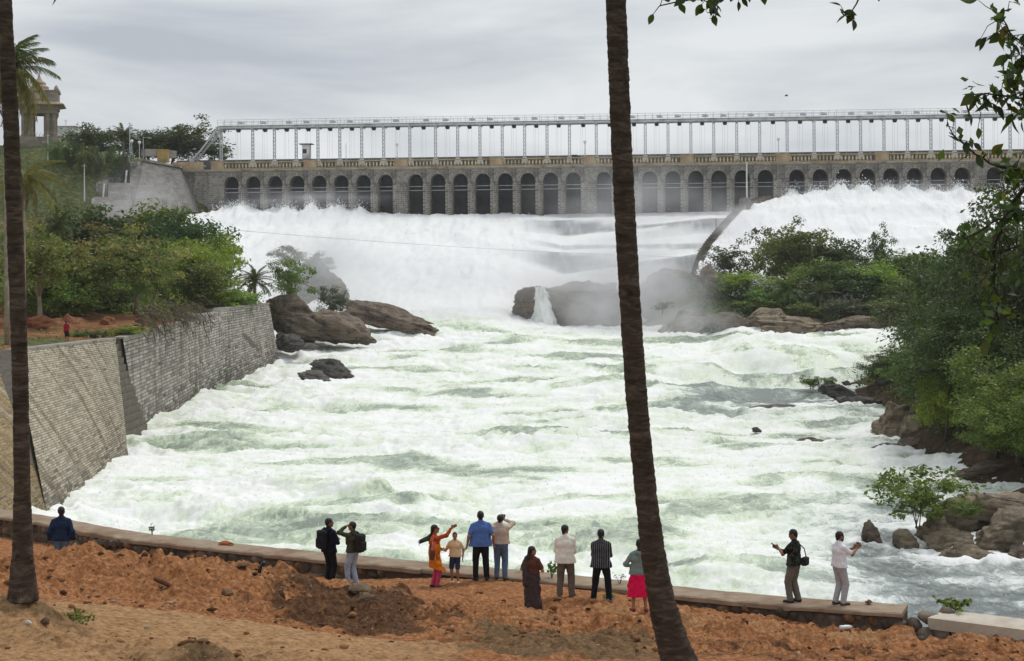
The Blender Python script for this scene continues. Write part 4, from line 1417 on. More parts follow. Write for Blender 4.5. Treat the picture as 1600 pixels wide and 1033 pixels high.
# left outcrop below the embankment
rock('big brown sloping slab of rock beside the end of the embankment', 505, 514, 199, (8.0, 5.5, 2.6), (0.1, 0.36, -0.1), M_ROCKB, 0)
rock('rounded brown rock between the embankment end and the sloping slab', 450, 498, 201, (4.6, 4.5, 3.6), (0, 0.1, 0.5), M_ROCKB, 1)
rock('long low rock tapering into the white water behind the brown slab', 606, 496, 212, (8.8, 4.5, 1.9), (0.05, 0.30, 0.1), M_ROCKB, 2)
rock('tall misty rock outcrop crowned with shrubs behind the brown slab', 478, 445, 226, (5.0, 4, 5.6), (0.1, 0.3, 0.2), M_ROCKB, 3)
rock('misty blocky rock right of the shrub-crowned outcrop', 520, 452, 222, (2.4, 3, 3.4), (0.2, -0.1, 0.9), M_ROCKB, 4)
rock('small dark wet rock at the foot of the embankment end', 452, 533, 189, (2.0, 1.8, 1.4), (0.2, 0.1, 0.4), M_ROCKG, 5)
rock('flat dark rock awash beside the embankment end', 470, 541, 186.5, (2.2, 1.3, 0.6), (0, 0, 0.2), M_ROCKG, 6)
# pair of dark rocks standing in the rapids
rock('dark pointed rock leaning left in the rapids, nearer of a pair', 491, 594, 168, (2.9, 2.0, 1.35), (0.1, 0.25, 0.1), M_ROCKG, 4)
rock('dark ridged rock in the rapids, behind the nearer pointed one', 517, 580, 172, (3.2, 1.9, 1.5), (0.15, 0.32, -0.15), M_ROCKG, 2)
# rock under the spillway, in mist
rock('broad misty brown rock at the foot of the spillway left of palm', 892, 482, 232, (11, 7, 6.0), (0, -0.08, 0.1), M_ROCKB, 5)
rock('rounded misty rock at the left end of the spillway foot', 826, 480, 230, (4.0, 3.5, 4.2), (0.2, 0, 0.7), M_ROCKB, 1)
rock('low misty rock ledge between the palm and the divider wall', 1030, 470, 236, (8.0, 6, 5.0), (0, 0.1, 0.4), M_ROCKB, 0)
rng = rs(8)
u, vv_ = np.meshgrid(np.linspace(-1, 1, 26), np.linspace(0, 1, 36))
wx = (0.9 + 1.1 * vv_) * u + 0.25 * fbm(u * 3, vv_ * 4, 1.0, 3) + 0.6 * vv_
wyy = -1.0 * vv_ - 0.35 * ridged(u * 3.0, vv_ * 1.5, 2.0, 3) + 2.6 * np.abs(u) ** 2.2 + 0.9
wz = -5.6 * vv_ ** 1.15 + 0.2 * fbm(u * 4, vv_ * 6, 5.0, 3)
c0 = np.array(PX(842, 448, 225.5))
o = mk('rock_cascade', np.stack([wx + c0[0], wyy + c0[1], wz + c0[2]], -1).reshape(-1, 3), grid_faces(36, 26), M_RIVER, None, True,
       {'foam': (0.55 + 0.6 * fbm(u * 5, vv_ * 2, 3.0, 3)).ravel(), 'thin': np.zeros(u.size), 'fall': np.full(u.size, 0.6), 'dull': np.full(u.size, 0.5)})
tag(o, 'small white cascade pouring over the misty rock left of the palm', 'waterfall')
# the island's rocky toe
rock('smooth sloping grey rock at the left tip of the wooded island', 1070, 515, 216, (6.5, 5, 3.2), (0.1, -0.38, 0.2), M_ROCKB, 3)
rock('brown cliff block below the dark shrub on the island', 1107, 447, 226, (2.6, 3, 4.4), (0, 0.1, 0.2), M_ROCKB, 4)
rock('pale cracked rock ledge at the water line of the island', 1230, 508, 209, (6.6, 3.5, 1.7), (0.05, 0.05, 0), M_ROCKT, 6)
rock('slanting pale slab on the island shore among fallen branches', 1192, 500, 211, (3.8, 2.5, 1.6), (0.3, -0.35, 0.2), M_ROCKT, 2)
rock('long brown rock ledge at the right of the island shore', 1330, 512, 207, (6.5, 3.5, 1.6), (0, 0.03, 0.05), M_ROCKB, 0)
rock('grey rock under mist between the island tip and pale ledge', 1140, 512, 212, (4.8, 3, 2.4), (0, 0.1, 0.3), M_ROCKB, 1)
# rocks in the right-hand rapids
rock('rounded grey rock in the rapids left of the small dark tree', 1308, 614, 156, (2.7, 1.6, 1.05), (0, 0.1, 0.2), M_ROCKG, 1)
rock('low wet rock just right of the rounded grey one in rapids', 1340, 628, 152, (2.8, 1.5, 0.85), (0, 0.05, 0.1), M_ROCKG, 5)
rock('small dark rock under the leafy bush in the rapids', 1322, 599, 162, (0.7, 0.6, 0.4), (0, 0.2, 0), M_ROCKG, 3)
rock('flat brown rock alone in the rapids off the right bank', 1266, 692, 127, (1.65, 0.9, 0.5), (0, 0.06, 0.1), M_ROCKB, 2)
rock('little wet rock breaking the surface above the flat brown rock', 1182, 672, 132, (0.7, 0.5, 0.35), (0, 0.2, 0.2), M_ROCKG, 4)
rock('broad wave-washed dark rock in the middle of the right rapids', 1200, 641, 149, (5.0, 1.8, 0.55), (0.05, 0.04, 0), M_ROCKG, 0)
rock('tall tilted grey rock jutting from the right bank', 1398, 662, 131, (3.1, 2.3, 2.4), (0.2, -0.45, 0.2), M_ROCKT, 3)
rock('upright pale rock against the tall tilted one on right bank', 1422, 676, 128, (1.1, 1.6, 2.0), (0.1, 0.1, 0.5), M_ROCKT, 1)
rock('brown rock half hidden under the yellow-green right-bank bush', 1450, 702, 121, (2.6, 2, 1.4), (0, 0.1, 0.3), M_ROCKB, 5)
rock('dark wet slab at the water line below the tall tilted rock', 1376, 705, 121.5, (1.5, 1.0, 0.45), (0.1, -0.3, 0.3), M_ROCKG, 6)
rock('second dark slab beside the first below the tall tilted rock', 1396, 706, 120, (1.1, 0.8, 0.5), (0, 0.35, 0.1), M_ROCKG, 2)
rock('brown rock at the foot of the right-bank trees', 1540, 742, 106, (3.0, 2, 0.9), (0, 0.1, 0.2), M_ROCKB, 0)
rock('dark rock in shade at the right edge below the trees', 1590, 735, 106, (1.8, 2, 1.2), (0, 0, 0.9), M_ROCKB, 3)
rock('grey rock under the small dark tree at right rapids', 1385, 590, 160, (2.2, 1.6, 1.2), (0, 0.1, 0.1), M_ROCKG, 6)
# boulders in the lower right
rock('pointed grey boulder standing alone in water right of the white shirt', 1359, 838, 81.5, (0.82, 0.8, 1.05), (0.1, 0.12, 0.4), M_ROCKB, 4)
rock('blocky cracked boulder at the left end of the boulder pile', 1412, 846, 80.5, (0.85, 0.9, 0.98), (0.1, -0.1, 0.2), M_ROCKT, 1)
rock('tan boulder wedged under the leafy bush on the boulder pile', 1455, 835, 82.5, (1.1, 1.2, 1.5), (0, 0.1, 0.8), M_ROCKT, 3)
rock('big rounded tan boulder at the right of the boulder pile', 1572, 838, 80, (2.2, 1.9, 1.35), (0.1, -0.15, 0.1), M_ROCKT, 0)
rock('low banded boulder at the water edge of the boulder pile', 1512, 872, 77.5, (1.75, 1.2, 0.72), (0, 0.08, -0.1), M_ROCKT, 2)
rock('sloping slab behind the banded boulder in the pile', 1478, 852, 79.5, (1.5, 1.2, 0.8), (0.1, -0.3, 0.1), M_ROCKT, 6)
rock('large pale boulder behind the bush at the right edge', 1570, 795, 85, (3.2, 2, 1.4), (0, 0.05, 0.2), M_ROCKT, 5)
rock('brown boulder directly behind the leafy bush', 1500, 806, 86, (2.0, 1.6, 1.6), (0.1, -0.2, 0.3), M_ROCKT, 1)
rock('dark boulder in shade at the bottom of the right edge', 1598, 872, 78, (1.3, 1.2, 0.9), (0, 0, 0.3), M_ROCKB, 4)
rock('small wet stone at the foot of the blocky cracked boulder', 1440, 872, 78.5, (0.8, 0.6, 0.35), (0, 0.1, 0), M_ROCKB, 5)

# white water piles up and froths round every rock that stands in the river
_add = np.zeros(WX.size); _fx, _fy = WX.ravel(), WY.ravel()
for rx_, ry_, sx_, sy_ in ROCK_AT:
    sel = np.nonzero((np.abs(_fx - rx_) < sx_ * 2.2) & (np.abs(_fy - ry_) < sy_ * 2.6))[0]
    if len(sel):
        dd_ = np.hypot((_fx[sel] - rx_) / sx_, (_fy[sel] - ry_) / sy_)
        _add[sel] = np.maximum(_add[sel], np.exp(-((dd_ - 1.0) / 0.3) ** 2))
_co = np.stack([_fx, _fy, RZ.ravel() + _add * (0.25 * puff.ravel() + 0.05)], 1).astype(np.float32)
RIVER.data.vertices.foreach_set('co', _co.ravel())
RIVER.data.attributes['foam'].data.foreach_set('value', (np.clip(foam, 0, 1.2).ravel() + 0.55 * _add).astype(np.float32))
RIVER.data.update()

# ================================================================== VEGETATION
def leaf_mat(name, c1, c2, trans=0.3, hue=0.06):
    t = NT(name)
    a = t.attr('tint', 'Fac')
    oi = t.n('ObjectInfo')
    c = t.ramp(a, [(0.0, c1), (1.0, c2)])
    hs = t.n('HueSaturation')
    t.l(c, hs.inputs['Color'])
    t.l(t.math('ADD', 0.5 - hue / 2, t.math('MULTIPLY', oi.outputs['Random'], hue)), hs.inputs['Hue'])
    t.l(t.math('ADD', 0.8, t.math('MULTIPLY', oi.outputs['Random'], 0.4)), hs.inputs['Value'])
    c = hs.outputs['Color']
    t.done(c, 0.55, None, 0.35)
    tr = t.n('BsdfTranslucent'); t.l(t.mix(1.0, c, (1.3, 1.4, 0.7), 'MULTIPLY'), tr.inputs['Color'])
    ms = t.n('MixShader'); ms.inputs[0].default_value = trans
    t.l(t.p.outputs[0], ms.inputs[1]); t.l(tr.outputs[0], ms.inputs[2]); t.l(ms.outputs[0], t.o.inputs['Surface'])
    return t.m


ML = {'dark': leaf_mat('leaf_dark', (0.024, 0.046, 0.013), (0.115, 0.165, 0.045)),
      'mid': leaf_mat('leaf_mid', (0.045, 0.085, 0.017), (0.225, 0.30, 0.06)),
      'bright': leaf_mat('leaf_bright', (0.09, 0.14, 0.02), (0.38, 0.46, 0.07)),
      'olive': leaf_mat('leaf_olive', (0.06, 0.08, 0.018), (0.27, 0.295, 0.08)),
      'grey': leaf_mat('leaf_grey_green', (0.045, 0.06, 0.035), (0.14, 0.17, 0.10)),
      'young': leaf_mat('leaf_young_yellow', (0.16, 0.13, 0.04), (0.34, 0.28, 0.11)),
      'palm': leaf_mat('palm_leaflet', (0.03, 0.045, 0.014), (0.12, 0.15, 0.045)),
      'palmy': leaf_mat('palm_leaflet_yellow', (0.10, 0.10, 0.02), (0.26, 0.24, 0.055)),
      'palmd': leaf_mat('palm_leaflet_dead', (0.12, 0.085, 0.045), (0.24, 0.18, 0.10))}
M_BARK = plain('bark_grey_brown', C(104, 92, 78), 0.95, 0.35, 2.5, 0.6, 0.05, dirt=C(66, 58, 48))
M_BARKL = plain('bark_pale', C(150, 138, 120), 0.95, 0.3, 2.5, 0.5, 0.05, dirt=C(104, 94, 80))


def leaves(pts, L_, rng, up=0.5, wr=0.5, droop=0.0, out=None):
    """two-triangle leaves at pts -> verts, faces, tint"""
    n = len(pts)
    nrm = rng.normal(size=(n, 3)); nrm[:, 2] += up * 1.6
    if out is not None: nrm += out * 0.8
    nrm /= np.linalg.norm(nrm, axis=1)[:, None]
    a = rng.normal(size=(n, 3)); a[:, 2] -= droop
    a -= nrm * (a * nrm).sum(1)[:, None]
    a /= np.linalg.norm(a, axis=1)[:, None] + 1e-9
    b = np.cross(nrm, a)
    ln = (L_ * (0.6 + 0.8 * rng.rand(n)))[:, None]
    V = np.stack([pts - a * ln * 0.5, pts + b * ln * wr * 0.5 + nrm * ln * 0.06, pts + a * ln * 0.5, pts - b * ln * wr * 0.5 + nrm * ln * 0.06], 1).reshape(-1, 3)
    return V, np.arange(n * 4).reshape(-1, 4)


def crown_mesh(name, seed, nclump, per, rad=(1, 1, 1), clump=0.26, leaf=0.05, mats=('mid',), lobes=0.35, gap=0.0, young=0.0, up=0.5, low=-0.7):
    """unit crown centred on the origin (about -1..1)"""
    rng = rs(seed)
    ctr = []
    while len(ctr) < nclump:
        d = rng.normal(size=3); d /= np.linalg.norm(d)
        r = rng.rand() ** 0.42
        lob = 1 + lobes * float(noise3(d[0] * 1.7 + seed, d[1] * 1.7, d[2] * 1.7)) * 2
        p = d * r * lob * 0.82
        if p[2] < low: continue
        if gap and noise3(p[0] * 2.4 + seed * 3, p[1] * 2.4, p[2] * 2.4) < -0.35 + gap: continue
        ctr.append(p)
    ctr = np.array(ctr)
    P, O, tint, mi = [], [], [], []
    for c in ctr:
        m = int(per * (0.5 + rng.rand()))
        s = clump * (0.6 + 0.8 * rng.rand())
        q = rng.normal(size=(m, 3)); q /= np.linalg.norm(q, axis=1)[:, None]
        q *= (rng.rand(m) ** 0.5)[:, None] * s
        q[:, 2] *= 0.7
        P.append(c + q); O.append(q / s)
        br = rng.rand()
        tint.append(np.clip(0.45 * br + 0.55 * rng.rand(m), 0, 1))
        mi.append(np.full(m, 1 if (young and c[2] > -0.1 and rng.rand() < young) else 0))
    P = np.concatenate(P) * np.array(rad); O = np.concatenate(O)
    V, Fc = leaves(P, leaf, rng, up, out=O)
    return mesh(name, V, Fc, [ML[k] for k in mats], False, {'tint': np.repeat(np.concatenate(tint), 4)}, np.concatenate(mi)), ctr


def trunk_mesh(name, ctr, seed, h0, m, r0=0.05, nlimb=9, stems=1, spread=0.12):
    """unit tree: base at z=-h0-?; limbs run to some of the clumps"""
    rng = rs(seed)
    mb = MB()
    base_z = -1.0 - h0
    for s in range(stems):
        a = rng.rand() * 6.28
        b = np.array([spread * math.cos(a) * (stems > 1), spread * math.sin(a) * (stems > 1), base_z])
        top = np.array([b[0] * 2 + 0.1 * rng.randn(), b[1] * 2 + 0.1 * rng.randn(), -0.15 + 0.2 * rng.rand()])
        t = np.linspace(0, 1, 7)[:, None]
        path = b + (top - b) * t + np.array([0.06, 0.05, 0]) * np.sin(t * 5 + s) * t
        mb.tube(path, r0 / math.sqrt(stems) * (1.15 - 0.75 * t[:, 0]), 7)
        pick = ctr[rng.permutation(len(ctr))[:max(2, nlimb // stems)]]
        for c in pick:
            st = path[rng.randint(3, 7)]
            t2 = np.linspace(0, 1, 5)[:, None]
            pp = st + (c - st) * t2 + np.array([0, 0, 0.12]) * np.sin(t2 * math.pi)
            mb.tube(pp, r0 * 0.45 / math.sqrt(stems) * (1.0 - 0.8 * t2[:, 0]), 5)
    return mb.mesh(name, m, True)


PROTO = {}
WK = 1.3


def proto(key, seed, nclump, per, leaf, mats, h0=0.6, bark=None, r0=0.05, nlimb=10, stems=1, **kw):
    cm_, ctr = crown_mesh('crown', seed, nclump, per, leaf=leaf, mats=mats, **kw)
    PROTO[key] = (cm_, trunk_mesh('trunk', ctr, seed + 500, h0, bark or M_BARK, r0, nlimb, stems), h0)


proto('round_dark', 1, 95, 75, 0.085, ('dark',), 0.15, clump=0.27)
proto('round_mid', 2, 95, 75, 0.085, ('mid',), 0.12, clump=0.27)
proto('round_bright', 3, 80, 75, 0.085, ('bright',), 0.1, clump=0.26)
proto('airy_dark', 4, 75, 50, 0.085, ('dark',), 0.3, clump=0.22, gap=0.2, lobes=0.4)
proto('airy_olive', 5, 70, 55, 0.09, ('olive', 'young'), 0.5, clump=0.24, gap=0.15, bark=M_BARKL, young=0.22)
proto('airy_mid', 6, 75, 55, 0.085, ('mid',), 0.5, clump=0.24, gap=0.2, lobes=0.45)
proto('shrub_mid', 7, 55, 60, 0.11, ('mid',), 0.05, clump=0.3, stems=4, low=-0.95, lobes=0.4)
proto('shrub_grey', 8, 60, 60, 0.09, ('grey',), 0.05, clump=0.28, stems=4, low=-0.95, gap=0.15)
proto('shrub_bright', 9, 55, 60, 0.11, ('bright',), 0.05, clump=0.3, stems=4, low=-0.95)
proto('shrub_dark', 10, 60, 60, 0.1, ('dark',), 0.05, clump=0.29, stems=4, low=-0.95)
proto('near_dark', 11, 210, 95, 0.05, ('dark',), 0.08, clump=0.2, lobes=0.5)
proto('near_mid', 12, 210, 95, 0.05, ('mid',), 0.08, clump=0.2, lobes=0.5)
proto('near_bright', 13, 160, 90, 0.055, ('bright',), 0.02, clump=0.2, lobes=0.45, stems=3)
proto('bush_open', 14, 60, 30, 0.12, ('mid',), 0.02, clump=0.22, gap=0.1, stems=6, lobes=0.4, low=-0.7, r0=0.026, nlimb=30)


def tree(kind, label, px, pyt, y, zb, w, cat='tree', name=None, group=None, rz=None, hr=1.0, sx=1.0):
    """crown-top pixel (px, pyt) at distance y, foot at height zb, crown half width w (m)"""
    cm_, tm, h0 = PROTO[kind]
    top = PX(px, pyt, y)
    H = top[2] - zb
    # unit tree spans -1-h0 .. ~0.92
    sz = H / (1.9 + h0) * hr
    t = empty(name or ('shrub' if cat == 'shrub' else 'broadleaf_tree'), (top[0], y, zb), rz if rz is not None else (px * 1.7) % 6.28)
    tag(t, label, cat, group)
    for nm, me in (('crown', cm_), ('trunk', tm)):
        ob(nm, me, t, (0, 0, (1.0 + h0) * sz - 0.15), (0, 0, 0), (w * sx * WK, w * WK, sz))
    return t


# -- left bank, front row to back
tree('airy_olive', 'slender pale-trunked tree with yellow new leaves in front of the left thicket', 212, 352, 152, 9.6, 3.6)
tree('airy_olive', 'pale-trunked tree with tufts of buff blossom left of centre in the thicket', 165, 350, 158, 10.2, 3.6)
tree('airy_olive', 'yellowish tree just right of the left palm trunk', 62, 345, 138, 9.0, 3.2)
tree('round_mid', 'leafy green tree with low crown right of the left palm', 105, 368, 150, 10.0, 3.8)
tree('round_dark', 'dark rounded tree at the top left of the thicket below the slope', 135, 312, 185, 12.5, 4.8)
tree('round_mid', 'tall green tree at the top of the thicket below the abutment', 232, 306, 190, 11.5, 5.2)
tree('round_dark', 'dark spreading tree at the right top of the left thicket', 285, 322, 186, 10.8, 4.4)
tree('round_bright', 'bright green rounded tree at the right end of the thicket', 332, 352, 184, 10.0, 3.5)
tree('round_bright', 'light green tree in the middle right of the left thicket', 292, 362, 172, 10.2, 3.2)
tree('round_mid', 'green tree low on the right of the thicket above the embankment', 312, 402, 170, 9.6, 3.3)
tree('round_dark', 'dark shaded tree in the centre of the left thicket', 250, 372, 176, 10.6, 3.8)
tree('shrub_bright', 'small bright shrub above the embankment right of the concrete pipe', 345, 430, 172, 9.6, 2.6, 'shrub')
tree('shrub_mid', 'green shrub above the embankment just left of the date palm', 372, 446, 178, 9.5, 2.4, 'shrub')
tree('airy_olive', 'thin sapling with several pale stems above the dead branches', 238, 396, 150, 9.2, 1.9)
tree('shrub_mid', 'low green shrub at the foot of the pale-trunked trees', 120, 452, 147, 9.6, 2.2, 'shrub')
tree('shrub_dark', 'dark low shrub in the shade under the left thicket', 175, 447, 156, 10.0, 2.8, 'shrub')
tree('shrub_bright', 'bright leafy weed clump on top of the embankment behind the dead branches', 200, 505, 138, 8.3, 1.5, 'shrub')
tree('shrub_mid', 'small round bush on the dirt bank right of the red-shirted man', 123, 510, 131, 8.2, 0.75, 'shrub')
tree('shrub_dark', 'second small round bush on the dirt bank right of red-shirted man', 146, 514, 132, 8.2, 0.7, 'shrub')
tree('shrub_mid', 'third small round bush on the dirt bank nearest the embankment', 162, 510, 134, 8.2, 0.7, 'shrub')
tree('airy_mid', 'dusty tree at the left edge partly hidden by the palm trunk', 20, 350, 150, 10.0, 3.4)
tree('round_mid', 'green tree low between the palm and pale-trunked trees', 70, 405, 146, 9.5, 3.0)
# -- hill top trees
tree('round_dark', 'rounded dark tree on the hill right of the pavilion', 148, 190, 322, 32.4, 6.0)
tree('round_dark', 'low dark tree behind the globe lamps on the hill', 232, 198, 318, 32.0, 4.6)
tree('airy_dark', 'tall dark tree with sky gaps left of the gantry stair', 305, 184, 316, 31.5, 6.2)
tree('round_dark', 'dark tree between the globe lamps and the tall gappy tree', 268, 194, 320, 31.8, 5.6)
tree('airy_dark', 'small gappy tree against the foot of the gantry stair', 335, 214, 312, 31.8, 2.6)
for i, (px, w) in enumerate(((88, 1.5), (112, 1.2), (133, 1.3), (152, 1.1), (177, 1.2), (197, 1.1))):
    tree(('shrub_mid', 'shrub_dark', 'shrub_mid', 'shrub_grey', 'shrub_dark', 'shrub_grey')[i],
         ('tall clipped bush nearest the pavilion in the hilltop hedge', 'clipped bush second from the pavilion in the hilltop hedge', 'clipped bush third from the pavilion in the hilltop hedge',
          'grey-green bush in the middle right of the hilltop hedge', 'dark dome-shaped bush in the hilltop hedge', 'last dull bush of the hilltop hedge beside the tall pole')[i],
         px, 212 + 3.0 * i, 293, left_z(PX(px, 0, 293)[0], 293) - 0.3, w * 1.2, 'shrub', 'hedge_bush', 'hedge bushes on the hilltop')
# -- shrubs on the left rocks
tree('airy_mid', 'upright leafy shrub growing from the rock beside the embankment end', 452, 398, 199, 7.6, 2.6, 'shrub')
tree('shrub_grey', 'rounded grey-green shrub on the brown sloping slab', 521, 440, 203, 7.2, 1.75, 'shrub')
tree('shrub_grey', 'misty shrub crowning the tall outcrop behind the slab', 455, 379, 224, 13.5, 2.6, 'shrub')
tree('shrub_grey', 'small misty shrub on the right shoulder of the outcrop', 497, 398, 222, 13.0, 2.0, 'shrub')
# -- island
IS = [('round_bright', 'yellow-green tree at the left front of the island', 1160, 418, 224, 10.5, 3.6), ('airy_dark', 'dark open tree at the left of the island against white water', 1140, 376, 230, 12.0, 3.4),
      ('round_mid', 'tall green tree at the top centre of the island', 1240, 346, 232, 12.6, 5.0), ('airy_dark', 'dark leafy tree top rising behind the tall island tree', 1225, 344, 238, 12.0, 4.2),
      ('round_dark', 'dark tree right of the tall one on the island', 1310, 366, 230, 12.5, 4.2), ('airy_dark', 'slim tree leaning right above the island canopy', 1376, 352, 228, 12.5, 2.2),
      ('round_mid', 'mid green tree in the middle of the island canopy', 1288, 398, 222, 10.0, 4.2), ('round_dark', 'dark tree in front of the canopy middle of the island', 1335, 415, 219, 9.0, 4.0),
      ('round_mid', 'green tree at the right of the island canopy', 1410, 385, 224, 11.5, 4.8), ('round_bright', 'light green bush-like tree at the right centre of the island', 1370, 404, 219, 9.0, 3.4),
      ('shrub_dark', 'dark shrub overhanging the brown cliff block on the island', 1118, 414, 228, 11.6, 2.4), ('round_mid', 'green tree low at the right end of the island', 1420, 430, 214, 8.8, 3.8),
      ('shrub_mid', 'dense shrub under the yellow-green island tree', 1175, 460, 217, 8.0, 3.0), ('shrub_mid', 'rounded shrub left of the island date palm', 1188, 446, 219, 9.0, 2.0),
      ('shrub_grey', 'pale grey-green shrub on the island shore', 1330, 462, 211, 6.4, 3.4), ('shrub_mid', 'small shrub on the island shore right of the date palm', 1262, 468, 213, 7.0, 2.4),
      ('shrub_mid', 'low shrub above the long brown ledge of the island', 1395, 462, 210, 6.8, 3.0), ('round_mid', 'green tree joining the island canopy to the right bank', 1468, 392, 216, 10.0, 4.6),
      ('shrub_grey', 'thin shrub on the slope behind the island tip', 1135, 478, 217, 7.0, 1.9), ('airy_dark', 'tiny tree alone on the rock at the island tip', 1035, 468, 217, 7.3, 1.1)]
for k, lb_, px, pyt, y, zb, w in IS:
    tree(k, lb_, px, pyt, y, min(zb, right_z(PX(px, 0, y)[0], y) + 0.3) if 'tip' not in lb_ or 'behind' in lb_ else zb, w, 'shrub' if k.startswith('shrub') else 'tree')
# -- right bank, nearest rows
RBK = [('near_dark', 'big green tree rising from the middle of the right bank', 1512, 465, 118, 3.4, 4.6), ('near_bright', 'yellow-green bush leaning over the water on the right bank', 1478, 545, 118, 2.2, 2.0),
       ('near_dark', 'dark tree behind the yellow-green bush on the right bank', 1530, 425, 128, 5.5, 5.0), ('near_dark', 'tall dark tree at the right edge of the picture', 1592, 288, 122, 6.0, 5.0),
       ('near_mid', 'leafy tree low on the right edge above the shaded rocks', 1592, 545, 104, 1.6, 3.6), ('near_mid', 'drooping green bush at the foot of the right bank', 1556, 620, 108, 1.2, 2.2),
       ('near_dark', 'dark tree filling the gap at the upper right bank', 1512, 360, 150, 8.0, 4.8), ('near_dark', 'dark tree at the back of the right bank near the island', 1462, 430, 172, 7.0, 4.6),
       ('near_mid', 'rounded tree on the bank above the small dark tree', 1440, 520, 150, 3.0, 2.6), ('near_dark', 'small dark tree on the rocks at the edge of the right rapids', 1388, 540, 160, 2.0, 2.3),
       ('near_mid', 'bush spreading over the water beside the small dark tree', 1424, 558, 152, 2.0, 2.2), ('near_mid', 'shaded tree at the lower right edge', 1620, 590, 100, 2.0, 3.0),
       ('near_dark', 'dark tree high on the right bank behind the bare branches', 1560, 345, 140, 7.5, 5.0), ('near_mid', 'green tree right of the rounded bank tree', 1520, 540, 126, 3.2, 2.8)]
for k, lb_, px, pyt, y, zb, w in RBK:
    tree(k, lb_, px, pyt, y, min(zb, right_z(PX(px, 0, y)[0], y) + 0.2), w, 'shrub' if 'bush' in lb_ else 'tree')
tree('bush_open', 'open leafy bush growing from the boulders at lower right', 1440, 706, 82, 0.9, 2.1, 'shrub', rz=0.6)
tree('shrub_mid', 'low green shrub right of the open bush on the boulders', 1512, 775, 83, 1.2, 0.75, 'shrub')
tree('shrub_mid', 'leafy bush standing in the rapids right of centre', 1270, 582, 162, 1.6, 1.3, 'shrub')
tree('shrub_mid', 'tiny plant in the rapids beside the leafy bush', 1297, 584, 162.5, 1.6, 0.6, 'shrub')


# -- palms
def frond_mesh(name, seed, L_, nl, ll, droop, m, wide=0.05, vdrop=0.5):
    rng = rs(seed)
    t = np.linspace(0, 1, 16)
    path = np.stack([L_ * (t - 0.12 * t ** 2 * droop), 0.06 * np.sin(t * 3 + seed), L_ * (0.35 * t - droop * 0.75 * t ** 2.2)], 1)
    mb = MB(); mb.tube(path, 0.035 * (1.1 - t) + 0.006, 5)
    V, F_, tint = [np.concatenate(mb.v)], list(mb.f), [np.full(mb.n, 0.8)]
    n0 = mb.n
    for i in range(nl):
        u = 0.12 + 0.88 * (i + 0.5) / nl
        p = np.array([np.interp(u, t, path[:, k]) for k in range(3)])
        q = np.array([np.interp(min(u + .02, 1), t, path[:, k]) for k in range(3)]) - np.array([np.interp(u - .02, t, path[:, k]) for k in range(3)])
        q /= np.linalg.norm(q)
        for s in (-1, 1):
            l = ll * (0.45 + 0.75 * math.sin(math.pi * min(1, 0.12 + u * 0.88))) * (0.8 + 0.4 * rng.rand())
            d = q * 0.55 + np.array([0, s, 0]) * 0.8 + np.array([0, 0, -vdrop * (0.5 + rng.rand())])
            d += rng.normal(size=3) * 0.12
            d /= np.linalg.norm(d)
            w = np.cross(d, np.array([0, 0, 1.0])); w /= np.linalg.norm(w) + 1e-6
            a = p; b = p + d * l * 0.5; e = p + d * l + np.array([0, 0, -0.25 * l])
            vv = [a - w * wide * .4, a + w * wide * .4, b + w * wide * .5, b - w * wide * .5, e]
            V.append(np.array(vv)); tint.append(np.full(5, rng.rand()))
            F_ += [(n0, n0 + 1, n0 + 2, n0 + 3), (n0 + 3, n0 + 2, n0 + 4)]
            n0 += 5
    return mesh(name, np.concatenate(V), F_, m, False, {'tint': np.concatenate(tint)})


FR = {'coco': frond_mesh('frond', 1, 4.2, 44, 0.8, 0.75, ML['palm'], 0.07), 'cocod': frond_mesh('frond', 2, 4.2, 44, 0.8, 1.35, ML['palmy'], 0.07, 0.9),
      'dead': frond_mesh('dead_frond', 3, 3.4, 34, 0.6, 1.5, ML['palmd'], 0.06, 1.0),
      'date': frond_mesh('frond', 4, 2.6, 34, 0.42, 0.7, ML['palm'], 0.06, 0.1), 'dateb': frond_mesh('frond', 5, 2.6, 34, 0.42, 0.7, ML['mid'], 0.06, 0.1)}


def ring_mat():
    t = NT('palm_trunk_bark')
    v = t.coord('Object')
    n = t.noise(v, 3.0, 6, 0.7)
    r = t.noise(t.coord('Object', (2.2, 2.2, 9.0)), 1.3, 6, 0.7, 0.8)
    c = t.ramp(r, [(0.3, C(46, 39, 34)), (0.5, C(78, 67, 58)), (0.7, C(112, 99, 88))])
    c = t.mix(t.ramp(n, [(0.5, 0.0), (0.68, 0.7)]), c, C(58, 48, 40))
    lich = t.noise(v, 1.1, 6, 0.7)
    c = t.mix(t.math('MULTIPLY', t.ramp(lich, [(0.55, 0.0), (0.68, 0.8)]), t.attr('base')), c, C(150, 138, 122))
    b = t.bump(r, 0.7, 0.05); b = t.bump(t.noise(v, 18, 5, 0.7), 0.5, 0.03, b)
    return t.done(c, 0.95, b, 0.12)


M_PTRUNK = ring_mat()


